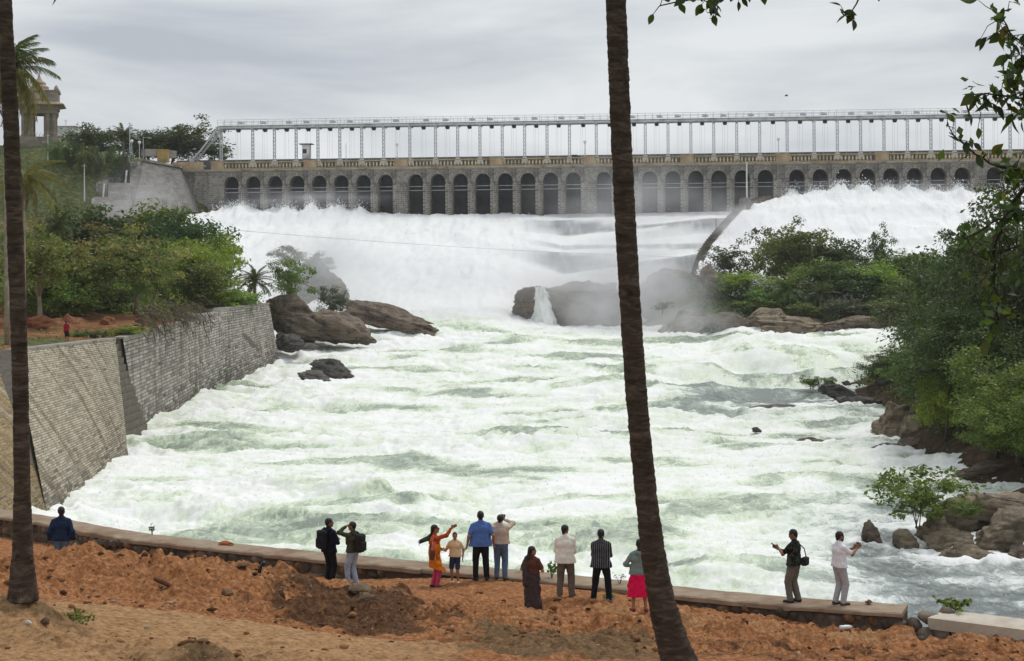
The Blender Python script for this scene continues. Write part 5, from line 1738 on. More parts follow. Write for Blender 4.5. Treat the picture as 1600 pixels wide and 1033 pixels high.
def palm_trunk(pts, rad, seed, parent, ring=0.11):
    """trunk along pts (world, relative to parent) with leaf-scar rings"""
    pts = np.array(pts, float); rad = np.array(rad, float)
    d = np.concatenate([[0], np.cumsum(np.linalg.norm(np.diff(pts, axis=0), axis=1))])
    n = int(d[-1] / ring * 4)
    s = np.linspace(0, d[-1], n)
    sm = lambda a: np.interp(s, d, a)
    P = np.stack([np.convolve(np.pad(sm(pts[:, k]), 20, mode='reflect', reflect_type='odd'), np.ones(41) / 41, 'valid') for k in range(3)], 1)
    r = sm(rad)
    rng = rs(seed)
    ph = (s / ring + 0.12 * np.cumsum(rng.randn(n)) * 0.6) % 1.0
    r = r * (1 + 0.04 * (1 - ph) ** 1.5 - 0.02) * (1 + 0.015 * rng.randn(n))
    mb = MB(); mb.tube(P, r, 20)
    v = np.concatenate(mb.v)
    ang = np.tile(np.arange(20), n)
    k = fbm(v[:, 0] * 9 + seed, v[:, 1] * 9, v[:, 2] * 5, 3)
    c = np.repeat(P, 20, 0)
    v = c + (v - c) * (1 + 0.07 * k)[:, None]
    base = np.repeat(1 - sstep(0.3, 1.6, s), 20)
    return mk('trunk', v, mb.f, M_PTRUNK, parent, True, {'base': base})


def palm_crown(parent, top, n, kinds, scale, seed, el0=-0.6, el1=1.1):
    rng = rs(seed)
    for i in range(n):
        az = i * 2.39996 + rng.randn() * 0.1
        el = el1 + (el0 - el1) * (i / n) + 0.1 * rng.randn()
        k = kinds[min(len(kinds) - 1, int(i / n * len(kinds)))]
        ob('frond', FR[k], parent, top, (0, -el, az), (scale * (0.9 + 0.2 * rng.rand()),) * 3)


# foreground palm, left
pts = [(36, 938, 24), (35.5, 915, 24), (35.5, 860, 24), (34.5, 760, 24), (33, 640, 24), (29, 500, 24), (23, 350, 24), (17, 180, 24), (7, 0, 24), (-4, -200, 24), (-12, -392, 24)]
w = [49, 44, 32, 26, 25, 25.5, 25.5, 24.5, 22, 21, 19]
P0 = np.array(PX(36, 938, 24))
pl = empty('coconut_palm', tuple(P0)); tag(pl, 'tall dark palm trunk rooted in a soil hummock at the left edge', 'palm tree')
PP = [np.array(PX(*p)) - P0 for p in pts]
palm_trunk(PP, [q / F * 24 / 2 for q in w], 1, pl)
palm_crown(pl, tuple(PP[-1]), 22, ('coco', 'coco', 'cocod', 'dead'), 0.85, 5)
# foreground palm, middle
pts = [(1082, 1085, 24), (1062, 1040, 24), (1048, 1000, 24), (1025, 900, 24), (1011, 790, 24), (996, 640, 24), (985, 484, 24), (972, 250, 24), (962, 0, 24), (958, -170, 24), (957, -400, 24)]
w = [74, 58, 49, 40, 35, 34, 33.5, 33, 32, 31, 25]
P0 = np.array(PX(1075, 1085, 24))
pl = empty('coconut_palm', tuple(P0)); tag(pl, 'leaning dark palm trunk crossing the whole picture right of centre', 'palm tree')
PP = [np.array(PX(*p)) - P0 for p in pts]
palm_trunk(PP, [q / F * 24 / 2 for q in w], 2, pl)
palm_crown(pl, tuple(PP[-1]), 22, ('coco', 'coco', 'cocod', 'dead'), 0.9, 6, -0.2)


def far_palm(label, px, pyt, y, zb, kinds, n, sc, r=0.16, seed=1, lean=0.0, el0=-0.7, name='coconut_palm'):
    top = np.array(PX(px, pyt, y))
    b = np.array([top[0] - lean, y, zb])
    t = empty(name, tuple(b)); tag(t, label, 'palm tree')
    tt = np.linspace(0, 1, 6)[:, None]
    pp = (top - b) * np.concatenate([tt ** 1.3, tt, tt], 1)
    mb = MB(); mb.tube(pp, r * (1.25 - 0.45 * tt[:, 0]), 8); mb.build('trunk', M_BARKL, t, True)
    palm_crown(t, tuple(top - b), n, kinds, sc, seed, el0)
    return t


far_palm('coconut palm with yellowing lower fronds behind the left palm trunk', 8, 114, 118, 7.9, ('coco', 'coco', 'cocod', 'cocod', 'dead'), 54, 0.92, seed=3, el0=-1.0)
far_palm('shorter coconut palm with yellow fronds low at the left edge', 36, 285, 126, 8.0, ('cocod', 'cocod', 'cocod', 'dead'), 26, 0.72, seed=4, el0=-0.9)
far_palm('date palm on the left bank beside the end of the embankment', 398, 440, 184, 9.3, ('date',), 30, 0.95, 0.2, 7, name='date_palm')
far_palm('date palm rising behind the hedge on the hill', 193, 217, 312, 31.9, ('date',), 26, 1.35, 0.2, 8, el0=-0.2, name='date_palm')
far_palm('light green date palm in the middle of the island', 1229, 455, 219, right_z(PX(1229, 0, 219)[0], 219), ('dateb',), 34, 1.25, 0.2, 9, name='date_palm')
far_palm('small dark date palm right of the lighter one on the island', 1282, 462, 216, right_z(PX(1282, 0, 216)[0], 216), ('date',), 26, 1.0, 0.2, 10, name='date_palm')
far_palm('small date palm with spiky crown at the left thicket edge', 92, 352, 165, 11.2, ('date',), 24, 1.0, 0.2, 11, name='date_palm')


# -- leafy ground cover that nobody could count
def undergrowth(name, label, zf, boxes, mats, seed, n, leaf=0.3, hmax=2.0, mask=None):
    rng = rs(seed)
    P = []
    for (x0, x1, y0, y1, k) in boxes:
        m = int(n * k)
        P.append(np.stack([x0 + (x1 - x0) * rng.rand(m), y0 + (y1 - y0) * rng.rand(m)], 1))
    P = np.concatenate(P)
    if mask is not None: P = P[mask(P[:, 0], P[:, 1])]
    lump = np.clip(0.35 + 0.9 * fbm(P[:, 0] / 2.6, P[:, 1] / 2.6, seed, 3), 0.05, 1.2)
    zz = zf(P[:, 0], P[:, 1])
    h = hmax * lump * rng.rand(len(P)) ** 0.6
    pts = np.column_stack([P, zz + h])
    keep = zz > 0.6
    pts, lump = pts[keep], lump[keep]
    V, Fc = leaves(pts, leaf, rng, 0.6)
    tint = np.clip(0.3 * lump + 0.7 * rng.rand(len(pts)), 0, 1)
    o = mk(name, V, Fc, [ML[k] for k in mats], None, False, {'tint': np.repeat(tint, 4)}, (noise3(pts[:, 0] / 5, pts[:, 1] / 5, seed) > 0.1).astype(int))
    tag(o, label, 'plants', kind='stuff')


def _rz(x, y):
    w = sstep(182, 196, y)
    return _rb(x, y) * (1 - w) + _il(x, y) * w


undergrowth('island_undergrowth', 'tangled green undergrowth covering the rocky island', _rz, [(24, 62, 209, 240, 1.0)], ('dark', 'mid'), 3, 26000, 0.36, 2.6)
undergrowth('right_bank_undergrowth', 'dark green undergrowth covering the right bank', _rz, [(29, 60, 98, 190, 1.0), (28, 44, 100, 130, 0.9)], ('dark', 'mid'), 4, 34000, 0.28, 2.6, lambda x, y: (_rb(x, y) > 1.1))
undergrowth('left_bank_undergrowth', 'green undergrowth beneath the left thicket', _lb, [(-62, -29, 152, 205, 1.0), (-60, -38, 143, 160, 0.25)], ('mid', 'bright'), 5, 26000, 0.3, 2.4, lambda x, y: x < np.interp(y, TOPL[:, 1], TOPL[:, 0]) - 2.5)
undergrowth('hillside_weeds', 'patchy weeds and grass on the slope below the pavilion', _lb, [(-110, -62, 240, 296, 1.0)], ('olive', 'grey'), 6, 16000, 0.4, 0.7)
undergrowth('bank_top_grass', 'short grass and weeds along the top of the left embankment', _lb, [(-46, -33, 112, 140, 1.0)], ('mid', 'olive'), 7, 7000, 0.2, 0.4, lambda x, y: (x < np.interp(y, TOPL[:, 1], TOPL[:, 0]) - 1.0) & (fbm(x / 3, y / 3, 3.0, 3) > 0.0))
# ================================================================== PEOPLE
def surface_nets(d, org, h):
    """smooth quad surface of d<0 on a regular grid"""
    nx, ny_, nz = d.shape
    ins = d < 0
    cnt = np.zeros((nx - 1, ny_ - 1, nz - 1), np.float32)
    acc = np.zeros((nx - 1, ny_ - 1, nz - 1, 3), np.float32)
    for ax in range(3):
        a = [slice(None)] * 3; b = [slice(None)] * 3
        a[ax] = slice(0, -1); b[ax] = slice(1, None)
        d0, d1 = d[tuple(a)], d[tuple(b)]
        cross = (ins[tuple(a)] != ins[tuple(b)])
        t = np.where(cross, d0 / np.where(cross, d0 - d1, 1), 0)
        o1, o2 = [k for k in range(3) if k != ax]
        for i in (0, 1):
            for j in (0, 1):
                sl = [slice(None)] * 3
                sl[o1] = slice(i, cross.shape[o1] - 1 + i); sl[o2] = slice(j, cross.shape[o2] - 1 + j)
                c = cross[tuple(sl)]; tt = t[tuple(sl)]
                cnt += c
                acc[..., ax] += np.where(c, tt, 0); acc[..., o1] += c * i; acc[..., o2] += c * j
    act = cnt > 0
    idx = -np.ones(act.shape, np.int64); idx[act] = np.arange(act.sum())
    cell = np.stack(np.nonzero(act), 1)
    v = org + h * (cell + acc[act] / cnt[act][:, None])
    faces = []
    for ax in range(3):
        o1, o2 = [(1, 2), (2, 0), (0, 1)][ax]
        a = [slice(None)] * 3; b = [slice(None)] * 3
        a[ax] = slice(0, -1); b[ax] = slice(1, None)
        i0, i1 = ins[tuple(a)], ins[tuple(b)]
        sl = [slice(None)] * 3; sl[o1] = slice(1, -1); sl[o2] = slice(1, -1)
        cr_ = (i0 != i1)[tuple(sl)]
        e = np.stack(np.nonzero(cr_), 1); e[:, o1] += 1; e[:, o2] += 1
        flip = i0[tuple(e.T)]
        q = []
        for (p, r) in ((0, 0), (1, 0), (1, 1), (0, 1)):
            c = e.copy(); c[:, o1] -= p; c[:, o2] -= r
            q.append(idx[tuple(c.T)])
        q = np.stack(q, 1)
        q[~flip] = q[~flip][:, ::-1]
        faces.append(q)
    return v, np.concatenate(faces)


class SDF:
    """union of tapered capsules and ellipsoids with soft joins"""
    def __init__(self, k=0.02):
        self.p, self.k, self.cut, self.sub = [], k, [], []

    def cap(self, a, b, ra, rb=None, sq=None):
        self.p.append(('c', np.array(a, float), np.array(b, float), ra, ra if rb is None else rb, sq)); return self

    def ell(self, c, r, rz=0.0, rx=0.0):
        self.p.append(('e', np.array(c, float), np.array(r, float), rz, rx)); return self

    def box(self, c, half, rnd=0.02, rz=0.0):
        self.p.append(('b', np.array(c, float), np.array(half, float), rnd, rz)); return self

    def plane(self, n, d):
        """keep the side where p.n < d"""
        n = np.array(n, float); self.cut.append((n / np.linalg.norm(n), d)); return self

    def minus(self, c, r):
        self.sub.append((np.array(c, float), np.array(r, float))); return self

    def bounds(self):
        lo, hi = [], []
        for p in self.p:
            if p[0] == 'c':
                r = max(p[3], p[4]) * np.array(p[5] if p[5] is not None else (1, 1, 1)); lo += [p[1] - r, p[2] - r]; hi += [p[1] + r, p[2] + r]
            else:
                m = np.max(p[2]) * 1.3 if p[0] == 'e' else np.linalg.norm(p[2]) + 0.03
                lo.append(p[1] - m); hi.append(p[1] + m)
        return np.min(lo, 0), np.max(hi, 0)

    def mesh(self, name, m, h=0.014, wr=0.0, ws=14.0, infl=0.0):
        lo, hi = self.bounds()
        lo = lo - 3 * h - infl - self.k; hi = hi + 3 * h + infl + self.k
        n = np.ceil((hi - lo) / h).astype(int) + 1
        D = np.full(n, 1.0, np.float32)
        ax = [lo[i] + h * np.arange(n[i]) for i in range(3)]
        for p in self.p:
            if p[0] == 'c':
                r = max(p[3], p[4]) * np.array(p[5] if p[5] is not None else (1, 1, 1)); b0 = np.minimum(p[1], p[2]) - r; b1 = np.maximum(p[1], p[2]) + r
            else:
                r = np.max(p[2]) * 1.05 if p[0] == 'e' else np.linalg.norm(p[2]); b0 = p[1] - r; b1 = p[1] + r
            mg = infl + self.k * 1.5 + 2.5 * h
            i0 = np.maximum(((b0 - mg - lo) / h).astype(int), 0); i1 = np.minimum(((b1 + mg - lo) / h).astype(int) + 2, n)
            sl = tuple(slice(a, b) for a, b in zip(i0, i1))
            X, Y, Z = np.meshgrid(ax[0][sl[0]], ax[1][sl[1]], ax[2][sl[2]], indexing='ij')
            Q = np.stack([X, Y, Z], -1)
            if p[0] == 'c':
                ab = p[2] - p[1]; q = Q - p[1]
                t = np.clip((q @ ab) / (ab @ ab + 1e-9), 0, 1)
                e = q - t[..., None] * ab
                if p[5] is not None: e = e / np.array(p[5])
                d = np.linalg.norm(e, axis=-1) - (p[3] + t * (p[4] - p[3]))
                if p[5] is not None: d = d * min(p[5])
            elif p[0] == 'e':
                q = Q - p[1]
                c_, s_ = math.cos(-p[3]), math.sin(-p[3])
                q = np.stack([c_ * q[..., 0] - s_ * q[..., 1], s_ * q[..., 0] + c_ * q[..., 1], q[..., 2]], -1)
                c_, s_ = math.cos(-p[4]), math.sin(-p[4])
                q = np.stack([q[..., 0], c_ * q[..., 1] - s_ * q[..., 2], s_ * q[..., 1] + c_ * q[..., 2]], -1)
                k0 = np.linalg.norm(q / p[2], axis=-1); k1 = np.linalg.norm(q / p[2] ** 2, axis=-1)
                d = k0 * (k0 - 1) / (k1 + 1e-6)
            else:
                q = Q - p[1]
                c_, s_ = math.cos(-p[4]), math.sin(-p[4])
                q = np.stack([c_ * q[..., 0] - s_ * q[..., 1], s_ * q[..., 0] + c_ * q[..., 1], q[..., 2]], -1)
                w = np.abs(q) - p[2] + p[3]
                d = np.linalg.norm(np.maximum(w, 0), axis=-1) + np.minimum(w.max(-1), 0) - p[3]
            d = (d - infl).astype(np.float32)
            cur = D[sl]
            hh = np.clip(0.5 + 0.5 * (cur - d) / self.k, 0, 1)
            D[sl] = cur + (d - cur) * hh - self.k * hh * (1 - hh)
        X, Y, Z = np.meshgrid(*ax, indexing='ij', sparse=True)
        near = np.abs(D) < 0.06
        if wr:
            i = np.nonzero(near)
            D[i] += wr * fbm(ax[0][i[0]] * ws, ax[1][i[1]] * ws, ax[2][i[2]] * ws * 0.55, 2)
        for n_, d_ in self.cut:
            D = np.maximum(D, (X * n_[0] + Y * n_[1] + Z * n_[2] - d_).astype(np.float32))
        for c, r in self.sub:
            e = np.sqrt(((X - c[0]) / r[0]) ** 2 + ((Y - c[1]) / r[1]) ** 2 + ((Z - c[2]) / r[2]) ** 2)
            D = np.maximum(D, -((e - 1) * r.min()).astype(np.float32))
        v, f = surface_nets(D, lo, h)
        return mesh(name, v, f, m, True)


def fabric(name, col, var=0.12, rough=0.9, stripes=None, camo=None):
    t = NT(name)
    v = t.coord('Object')
    n = t.noise(v, 9.0, 4, 0.6)
    c = t.ramp(n, [(0.3, tuple(x * (1 - var) for x in col)), (0.7, tuple(min(1, x * (1 + var)) for x in col))])
    if stripes:
        sp = t.n('SeparateXYZ'); t.l(v, sp.inputs[0])
        w = t.math('SINE', t.math('MULTIPLY', sp.outputs['X'], 2 * math.pi / 0.05))
        c = t.mix(t.ramp(w, [(0.72, 0.0), (0.86, 0.85)]), c, stripes)
    if camo:
        for i, (cc, sc) in enumerate(camo):
            c = t.mix(t.ramp(t.noise(v, sc, 2, 0.5, 0.5 + i), [(0.52, 0.0), (0.55, 1.0)]), c, cc)
    b = t.bump(t.noise(t.coord('Object', (1, 1, 0.6)), 11.0, 3, 0.55, 1.2), 0.6, 0.04)
    b = t.bump(t.noise(v, 220.0, 2, 0.5), 0.2, 0.002, b)
    return t.done(c, rough, b, 0.15)


M_SKIN = plain('skin_brown', C(160, 114, 88), 0.55, 0.1, 12, 0.08, 0.005, 0.4)
M_SKIND = plain('skin_dark_brown', C(134, 94, 72), 0.55, 0.1, 12, 0.08, 0.005, 0.4)
M_HAIR = plain('hair_black', (0.012, 0.011, 0.011), 0.5, 0.3, 40, 0.5, 0.01, 0.4, stretch=(1, 1, 0.3))
M_EYE = plain('eye_dark', (0.02, 0.015, 0.012), 0.2, 0.1, 5)
M_BLK = plain('black_plastic', (0.015, 0.015, 0.017), 0.4, 0.2, 8, 0.05, 0.01, 0.4)
M_SHOE = plain('dark_shoe', (0.03, 0.027, 0.026), 0.6, 0.3, 12)
M_LENS = plain('lens_glass', (0.01, 0.01, 0.014), 0.08, 0.1, 3, 0.0, 0.01, 0.8)
UP = np.array([0, 0, 1.0])


def ik(a, b, l1, l2, hint):
    """middle joint between a and b; also returns b pulled within reach"""
    a, b = np.array(a, float), np.array(b, float)
    d = b - a; L_ = np.linalg.norm(d)
    mxl = (l1 + l2) * 0.995
    if L_ > mxl: b = a + d / L_ * mxl; d = b - a; L_ = mxl
    x = (l1 * l1 - l2 * l2 + L_ * L_) / (2 * L_)
    hgt = math.sqrt(max(l1 * l1 - x * x, 1e-6))
    u = d / L_
    hn = np.array(hint, float); hn = hn - u * (hn @ u); hn /= np.linalg.norm(hn) + 1e-9
    return a + u * x + hn * hgt, b


def person(label, loc, rz, H, skin=M_SKIN, top=None, bottom=None, shoes=M_SHOE, sleeve='short', hem=0.86, legs='trousers', wr=None, wl=None, hand_r=None, hand_l=None,
           er=None, el=None, head_yaw=0.0, head_pitch=0.0, girth=1.0, feet=((0.1, 0.0, 0.1), (-0.1, 0.0, -0.1)), lean=0.0, hair='short', leg_end=0.06, coll=True, tight=1.0, hip_w=1.0, hoodie=False, beard=False, lift=0.0):
    """everything in a 1.72 m local frame: x right, y forward, z up"""
    g = girth
    root = empty('person', loc, rz)
    k = H / 1.72
    root.scale = (k, k, k)
    tag(root, label, 'person')
    ln = np.array([0, lean, 0])
    tor = lambda z: ln * max(0, (z - 0.9)) / 0.5
    hip = {1: np.array([0.088 * hip_w, 0, 0.91]), -1: np.array([-0.088 * hip_w, 0, 0.91])}
    sho = {1: np.array([0.172 * (0.6 + 0.4 * g), 0, 1.372]) + tor(1.4), -1: np.array([-0.172 * (0.6 + 0.4 * g), 0, 1.372]) + tor(1.4)}
    wrist = {1: np.array(wr if wr is not None else (0.27, 0.04, 0.87)), -1: np.array(wl if wl is not None else (-0.27, 0.04, 0.87))}
    eh = {1: np.array(er if er is not None else (0.4, -0.8, -0.3)), -1: np.array(el if el is not None else (-0.4, -0.8, -0.3))}
    elb, hnd, kn, an = {}, {}, {}, {}
    for s in (1, -1):
        elb[s], wrist[s] = ik(sho[s], wrist[s], 0.29, 0.255, eh[s])
        fx, fy, fr = feet[0] if s == 1 else feet[1]
        an[s] = np.array([fx, fy, 0.085])
        kn[s], an[s] = ik(hip[s], an[s], 0.43, 0.415, (fr * 0.3, 1, 0.05))
    yw, pt = head_yaw, head_pitch
    hc = np.array([0, 0.02, 1.605]) + tor(1.6)
    hf = np.array([-math.sin(yw) * math.cos(pt), math.cos(yw) * math.cos(pt), math.sin(pt)])
    hr = np.array([math.cos(yw), math.sin(yw), 0]); hu = np.cross(hr, hf)
    hp = lambda x, y, z: hc + hr * x + hf * y + hu * z
    S = SDF(0.022)
    def torso(S, e=0.0, arms=None):
        S.cap((-0.075 * hip_w, -0.005, 0.945), (0.075 * hip_w, -0.005, 0.945), 0.112 * g + e)
        S.cap((-0.05 * g, 0, 1.09), (0.05 * g, 0, 1.09) , 0.104 * g + e)
        S.cap(np.array((-0.085, 0.0, 1.27)) + tor(1.27), np.array((0.085, 0.0, 1.27)) + tor(1.27), 0.112 * (0.5 + 0.5 * g) + e)
        for s in (1, -1):
            S.cap(np.array((0.03 * s, -0.008, 1.415)) + tor(1.41), sho[s] * np.array([0.9, 1, 1]), 0.066 + e, 0.058 + e)
    torso(S)
    S.cap(np.array((0, -0.01, 1.42)) + tor(1.42), hp(0, -0.015, -0.07), 0.06, 0.054)
    # head
    S.ell(hp(0, -0.012, 0.03), (0.076, 0.096, 0.092), yw, pt)
    S.ell(hp(0, 0.012, -0.03), (0.064, 0.080, 0.088), yw, pt)
    S.cap(hp(0, 0.055, -0.085), hp(0, 0.07, -0.085), 0.026)
    S.cap(hp(0, 0.088, 0.015), hp(0, 0.105, -0.022), 0.009, 0.015)
    S.cap(hp(-0.03, 0.078, 0.03), hp(0.03, 0.078, 0.03), 0.014)
    S.cap(hp(-0.02, 0.083, -0.055), hp(0.02, 0.083, -0.055), 0.01)
    for s in (1, -1):
        S.ell(hp(0.078 * s, -0.012, -0.005), (0.014, 0.02, 0.032), yw, pt)
        S.cap(sho[s], elb[s], 0.056 * (0.6 + 0.4 * g), 0.042)
        S.cap(elb[s], wrist[s], 0.043, 0.029)
        # hand: palm, four fingers of different length, thumb
        fd = wrist[s] - elb[s]; fd /= np.linalg.norm(fd)
        hh = (hand_r if s == 1 else hand_l)
        if hh is not None: fd = np.array(hh[0], float); fd /= np.linalg.norm(fd)
        side = np.array(hh[1], float) if hh is not None else np.array([0, 1.0, 0])
        side = side - fd * (side @ fd); side /= np.linalg.norm(side) + 1e-9       # towards the thumb
        pn = np.cross(fd, side) * s                                              # curl direction
        curl = hh[2] if hh is not None else 0.35
        w0 = wrist[s]
        S.cap(w0 + fd * 0.02 - side * 0.02, w0 + fd * 0.085 - side * 0.022, 0.019, 0.017)
        S.cap(w0 + fd * 0.02 + side * 0.018, w0 + fd * 0.085 + side * 0.024, 0.019, 0.017)
        for i, l in enumerate((0.062, 0.076, 0.082, 0.074)):
            b = w0 + fd * 0.095 + side * (-0.033 + 0.022 * i)
            d1 = fd * math.cos(curl * 0.7) + pn * math.sin(curl * 0.7); d2 = fd * math.cos(curl * 1.9) + pn * math.sin(curl * 1.9)
            m_ = b + d1 * l * 0.5
            S.cap(b - fd * 0.02, m_, 0.0105, 0.0100); S.cap(m_, m_ + d2 * l * 0.5, 0.0100, 0.0090)
        tb = w0 + fd * 0.035 + side * 0.03
        t1_ = tb + (fd * 0.6 + side * 0.75 + pn * 0.25) * 0.038
        S.cap(tb - side * 0.01, t1_, 0.0145, 0.0115); S.cap(t1_, t1_ + (fd * 0.85 + side * 0.25 + pn * 0.4) * 0.032, 0.0115, 0.0095)
        hnd[s] = w0 + fd * 0.09 + pn * 0.02
        # leg
        S.cap(hip[s], kn[s], 0.086 * (0.5 + 0.5 * g), 0.056); S.cap(kn[s], an[s], 0.056, 0.036)
        S.cap(kn[s] + (0, -0.012, -0.08), kn[s] + (0, -0.02, -0.2), 0.045, 0.04)
        fr = feet[0][2] if s == 1 else feet[1][2]
        fdir = np.array([math.sin(fr), math.cos(fr), 0])
        S.cap(an[s] - fdir * 0.045 + (0, 0, -0.045), an[s] + fdir * 0.13 + (0, 0, -0.055), 0.034, 0.026)
    body_ = ob('body', S.mesh('body', skin, 0.0125), root)
    # eyes
    for s in (1, -1):
        mb = MB(); mb.lathe(sphere_prof(0.0085, 6), 8, tuple(hp(0.031 * s, 0.087, 0.006) - (0, 0, 0.0085))); mb.build('eye', M_EYE, body_, True)
    # hair
    if hair:
        Hs = SDF(0.02)
        Hs.ell(hp(0, -0.02, 0.035), (0.085, 0.104, 0.1), yw, pt)
        Hs.cap(hp(0, -0.06, -0.03), hp(0, -0.055, -0.07), 0.05, 0.035)
        if hair in ('long', 'tail'):
            Hs.cap(hp(0, -0.07, 0.0), hp(0, -0.1, -0.13), 0.055, 0.05)
        if hair == 'long':
            Hs.cap(hp(0, -0.1, -0.13), np.array((0, -0.14, 1.22)) + tor(1.22), 0.055, 0.03)
        cutd = hf * 0.80 - hu * 0.60
        cutd = hf * 0.72 - hu * 0.55
        Hs.plane(cutd, float(cutd @ hp(0, 0.058, 0.05)) / np.linalg.norm(cutd))
        ob('hair', Hs.mesh('hair', M_HAIR, 0.0125, 0.006, 40), root)
        if beard:
            Bs = SDF(0.015)
            Bs.ell(hp(0, 0.035, -0.07), (0.068, 0.066, 0.05), yw, pt)
            Bs.cap(hp(-0.03, 0.086, -0.045), hp(0.03, 0.086, -0.045), 0.011)
            ob('beard', Bs.mesh('beard', M_HAIR, 0.0125), root)
    # top
    if top is not None:
        T = SDF(0.03)
        wd = 1.72 * (0.75 + 0.25 * hip_w)
        T.cap(np.array((0, 0.0, 1.30)) + tor(1.3), np.array((0, 0, 1.10)), 0.118 * (0.5 + 0.5 * g) + 0.008, 0.104 * g + 0.014, (wd, 1.0, 1.0))
        T.cap((0, 0, 1.10), (0, -0.003, hem - 0.03), 0.104 * g + 0.016, 0.113 * g + 0.042, (wd, 1.0, 1.0))
        torso(T, 0.013)
        for s in (1, -1):
            ur = 0.056 * (0.6 + 0.4 * g)
            if sleeve == 'long':
                T.cap(sho[s], elb[s], ur + 0.012, 0.043 + 0.014); T.cap(elb[s], elb[s] + (wrist[s] - elb[s]) * 0.93, 0.045 + 0.012, 0.033 + 0.01)
            elif sleeve == 'short':
                m_ = sho[s] + (elb[s] - sho[s]) * 0.7
                T.cap(sho[s], m_, ur + 0.01, 0.05 + 0.014)
        T.plane((0, 0, -1), -hem)
        if coll: T.cap(np.array((0, -0.012, 1.43)) + tor(1.43), np.array((0, -0.008, 1.487)) + tor(1.48), 0.07, 0.062)
        if hoodie: T.cap(np.array((-0.05, -0.1, 1.42)), np.array((0.05, -0.1, 1.42)), 0.055).cap(np.array((0, -0.11, 1.4)), np.array((0, -0.12, 1.33)), 0.06, 0.03)
        ob('top', T.mesh('top', top, 0.0165, 0.013, 12.0), root)
    # bottom
    if bottom is not None:
        B = SDF(0.03)
        if legs in ('trousers', 'shorts'):
            e = 0.022 * tight
            B.cap((-0.075 * hip_w, -0.005, 0.955), (0.075 * hip_w, -0.005, 0.955), 0.112 * g + 0.014)
            for s in (1, -1):
                B.cap(hip[s], kn[s], 0.086 * (0.5 + 0.5 * g) + e, 0.056 + e * 1.15)
                if legs == 'trousers': B.cap(kn[s], an[s] + (0, 0, leg_end - 0.06), 0.058 + e, 0.044 + e * 1.1)
            B.plane((0, 0, 1), 1.03)
            if legs == 'shorts': B.plane((0, 0, -1), -0.5)
            else: B.plane((0, 0, -1), -0.045)
            B.k = 0.018
            ob('trousers' if legs == 'trousers' else 'shorts', B.mesh('trousers', bottom, 0.0165, 0.012, 8.0), root)
    # shoes
    if shoes is not None:
        for s in (1, -1):
            fr = feet[0][2] if s == 1 else feet[1][2]
            fdir = np.array([math.sin(fr), math.cos(fr), 0])
            Z_ = SDF(0.02)
            Z_.cap(an[s] - fdir * 0.05 + (0, 0, -0.04), an[s] + fdir * 0.14 + (0, 0, -0.05), 0.045, 0.036).plane((0, 0, 1), 0.1)
            ob('shoe', Z_.mesh('shoe', shoes, 0.014), root)
    return root, dict(hand=hnd, wrist=wrist, elb=elb, sho=sho, hp=hp, k=k, loc=np.array(loc), rz=rz, hip=hip, kn=kn)


def to_world(info, p):
    c, s = math.cos(info['rz']), math.sin(info['rz'])
    p = np.array(p, float) * info['k']
    return (info['loc'][0] + c * p[0] - s * p[1], info['loc'][1] + s * p[0] + c * p[1], info['loc'][2] + p[2])


def stand(px, y):
    x = xpx(px, y)
    return (x, y, float(ground_z(x, y)) - 0.015)


def on_wall(px, py):
    x, y, z = PZ(px, py, WALL_Z)
    return (x, y, WALL_Z - 0.005)


def extra(root, name, S, m, h=0.014, **kw):
    return ob(name, S.mesh(name, m, h, **kw), root)


def prop(name, label, cat, info, at, rz=0.0, rot=None):
    t = empty(name, to_world(info, at), info['rz'] + rz)
    if rot: t.rotation_euler = rot
    t.scale = (info['k'],) * 3
    tag(t, label, cat)
    return t


def phone(info, at, label, rot):
    t = prop('mobile_phone', label, 'phone', info, at)
    t.rotation_euler = (rot[0], rot[1], rot[2] + info['rz'])
    mb = MB(); mb.box((0, 0, 0), (0.075, 0.01, 0.15)); cs_ = mb.build('case', M_BLK, t)
    mb = MB(); mb.box((0, -0.0065, 0), (0.068, 0.002, 0.14)); mb.build('screen', M_LENS, cs_)
    return t


def backpack(info, label, m, at=(0, -0.24, 1.2), w=0.16, h=0.24):
    t = prop('backpack', label, 'backpack', info, at)
    S = SDF(0.03).box((0, 0, 0), (w, 0.1, h), 0.08)
    pk_ = extra(t, 'pack', S, m, 0.016, wr=0.012)
    S = SDF(0.02).box((0, -0.1, -0.08), (w * 0.75, 0.035, h * 0.5), 0.03)
    extra(pk_, 'front_pocket', S, m, 0.014)
    for s in (1, -1):
        mb = MB(); mb.tube([(s * 0.11, 0.06, 0.2), (s * 0.12, 0.19, 0.28), (s * 0.13, 0.37, 0.14), (s * 0.14, 0.36, -0.02), (s * 0.15, 0.2, -0.15), (s * 0.13, 0.08, -0.17)], 0.022, 6); mb.build('strap', m, t, True)
    return t


R90 = math.pi / 2
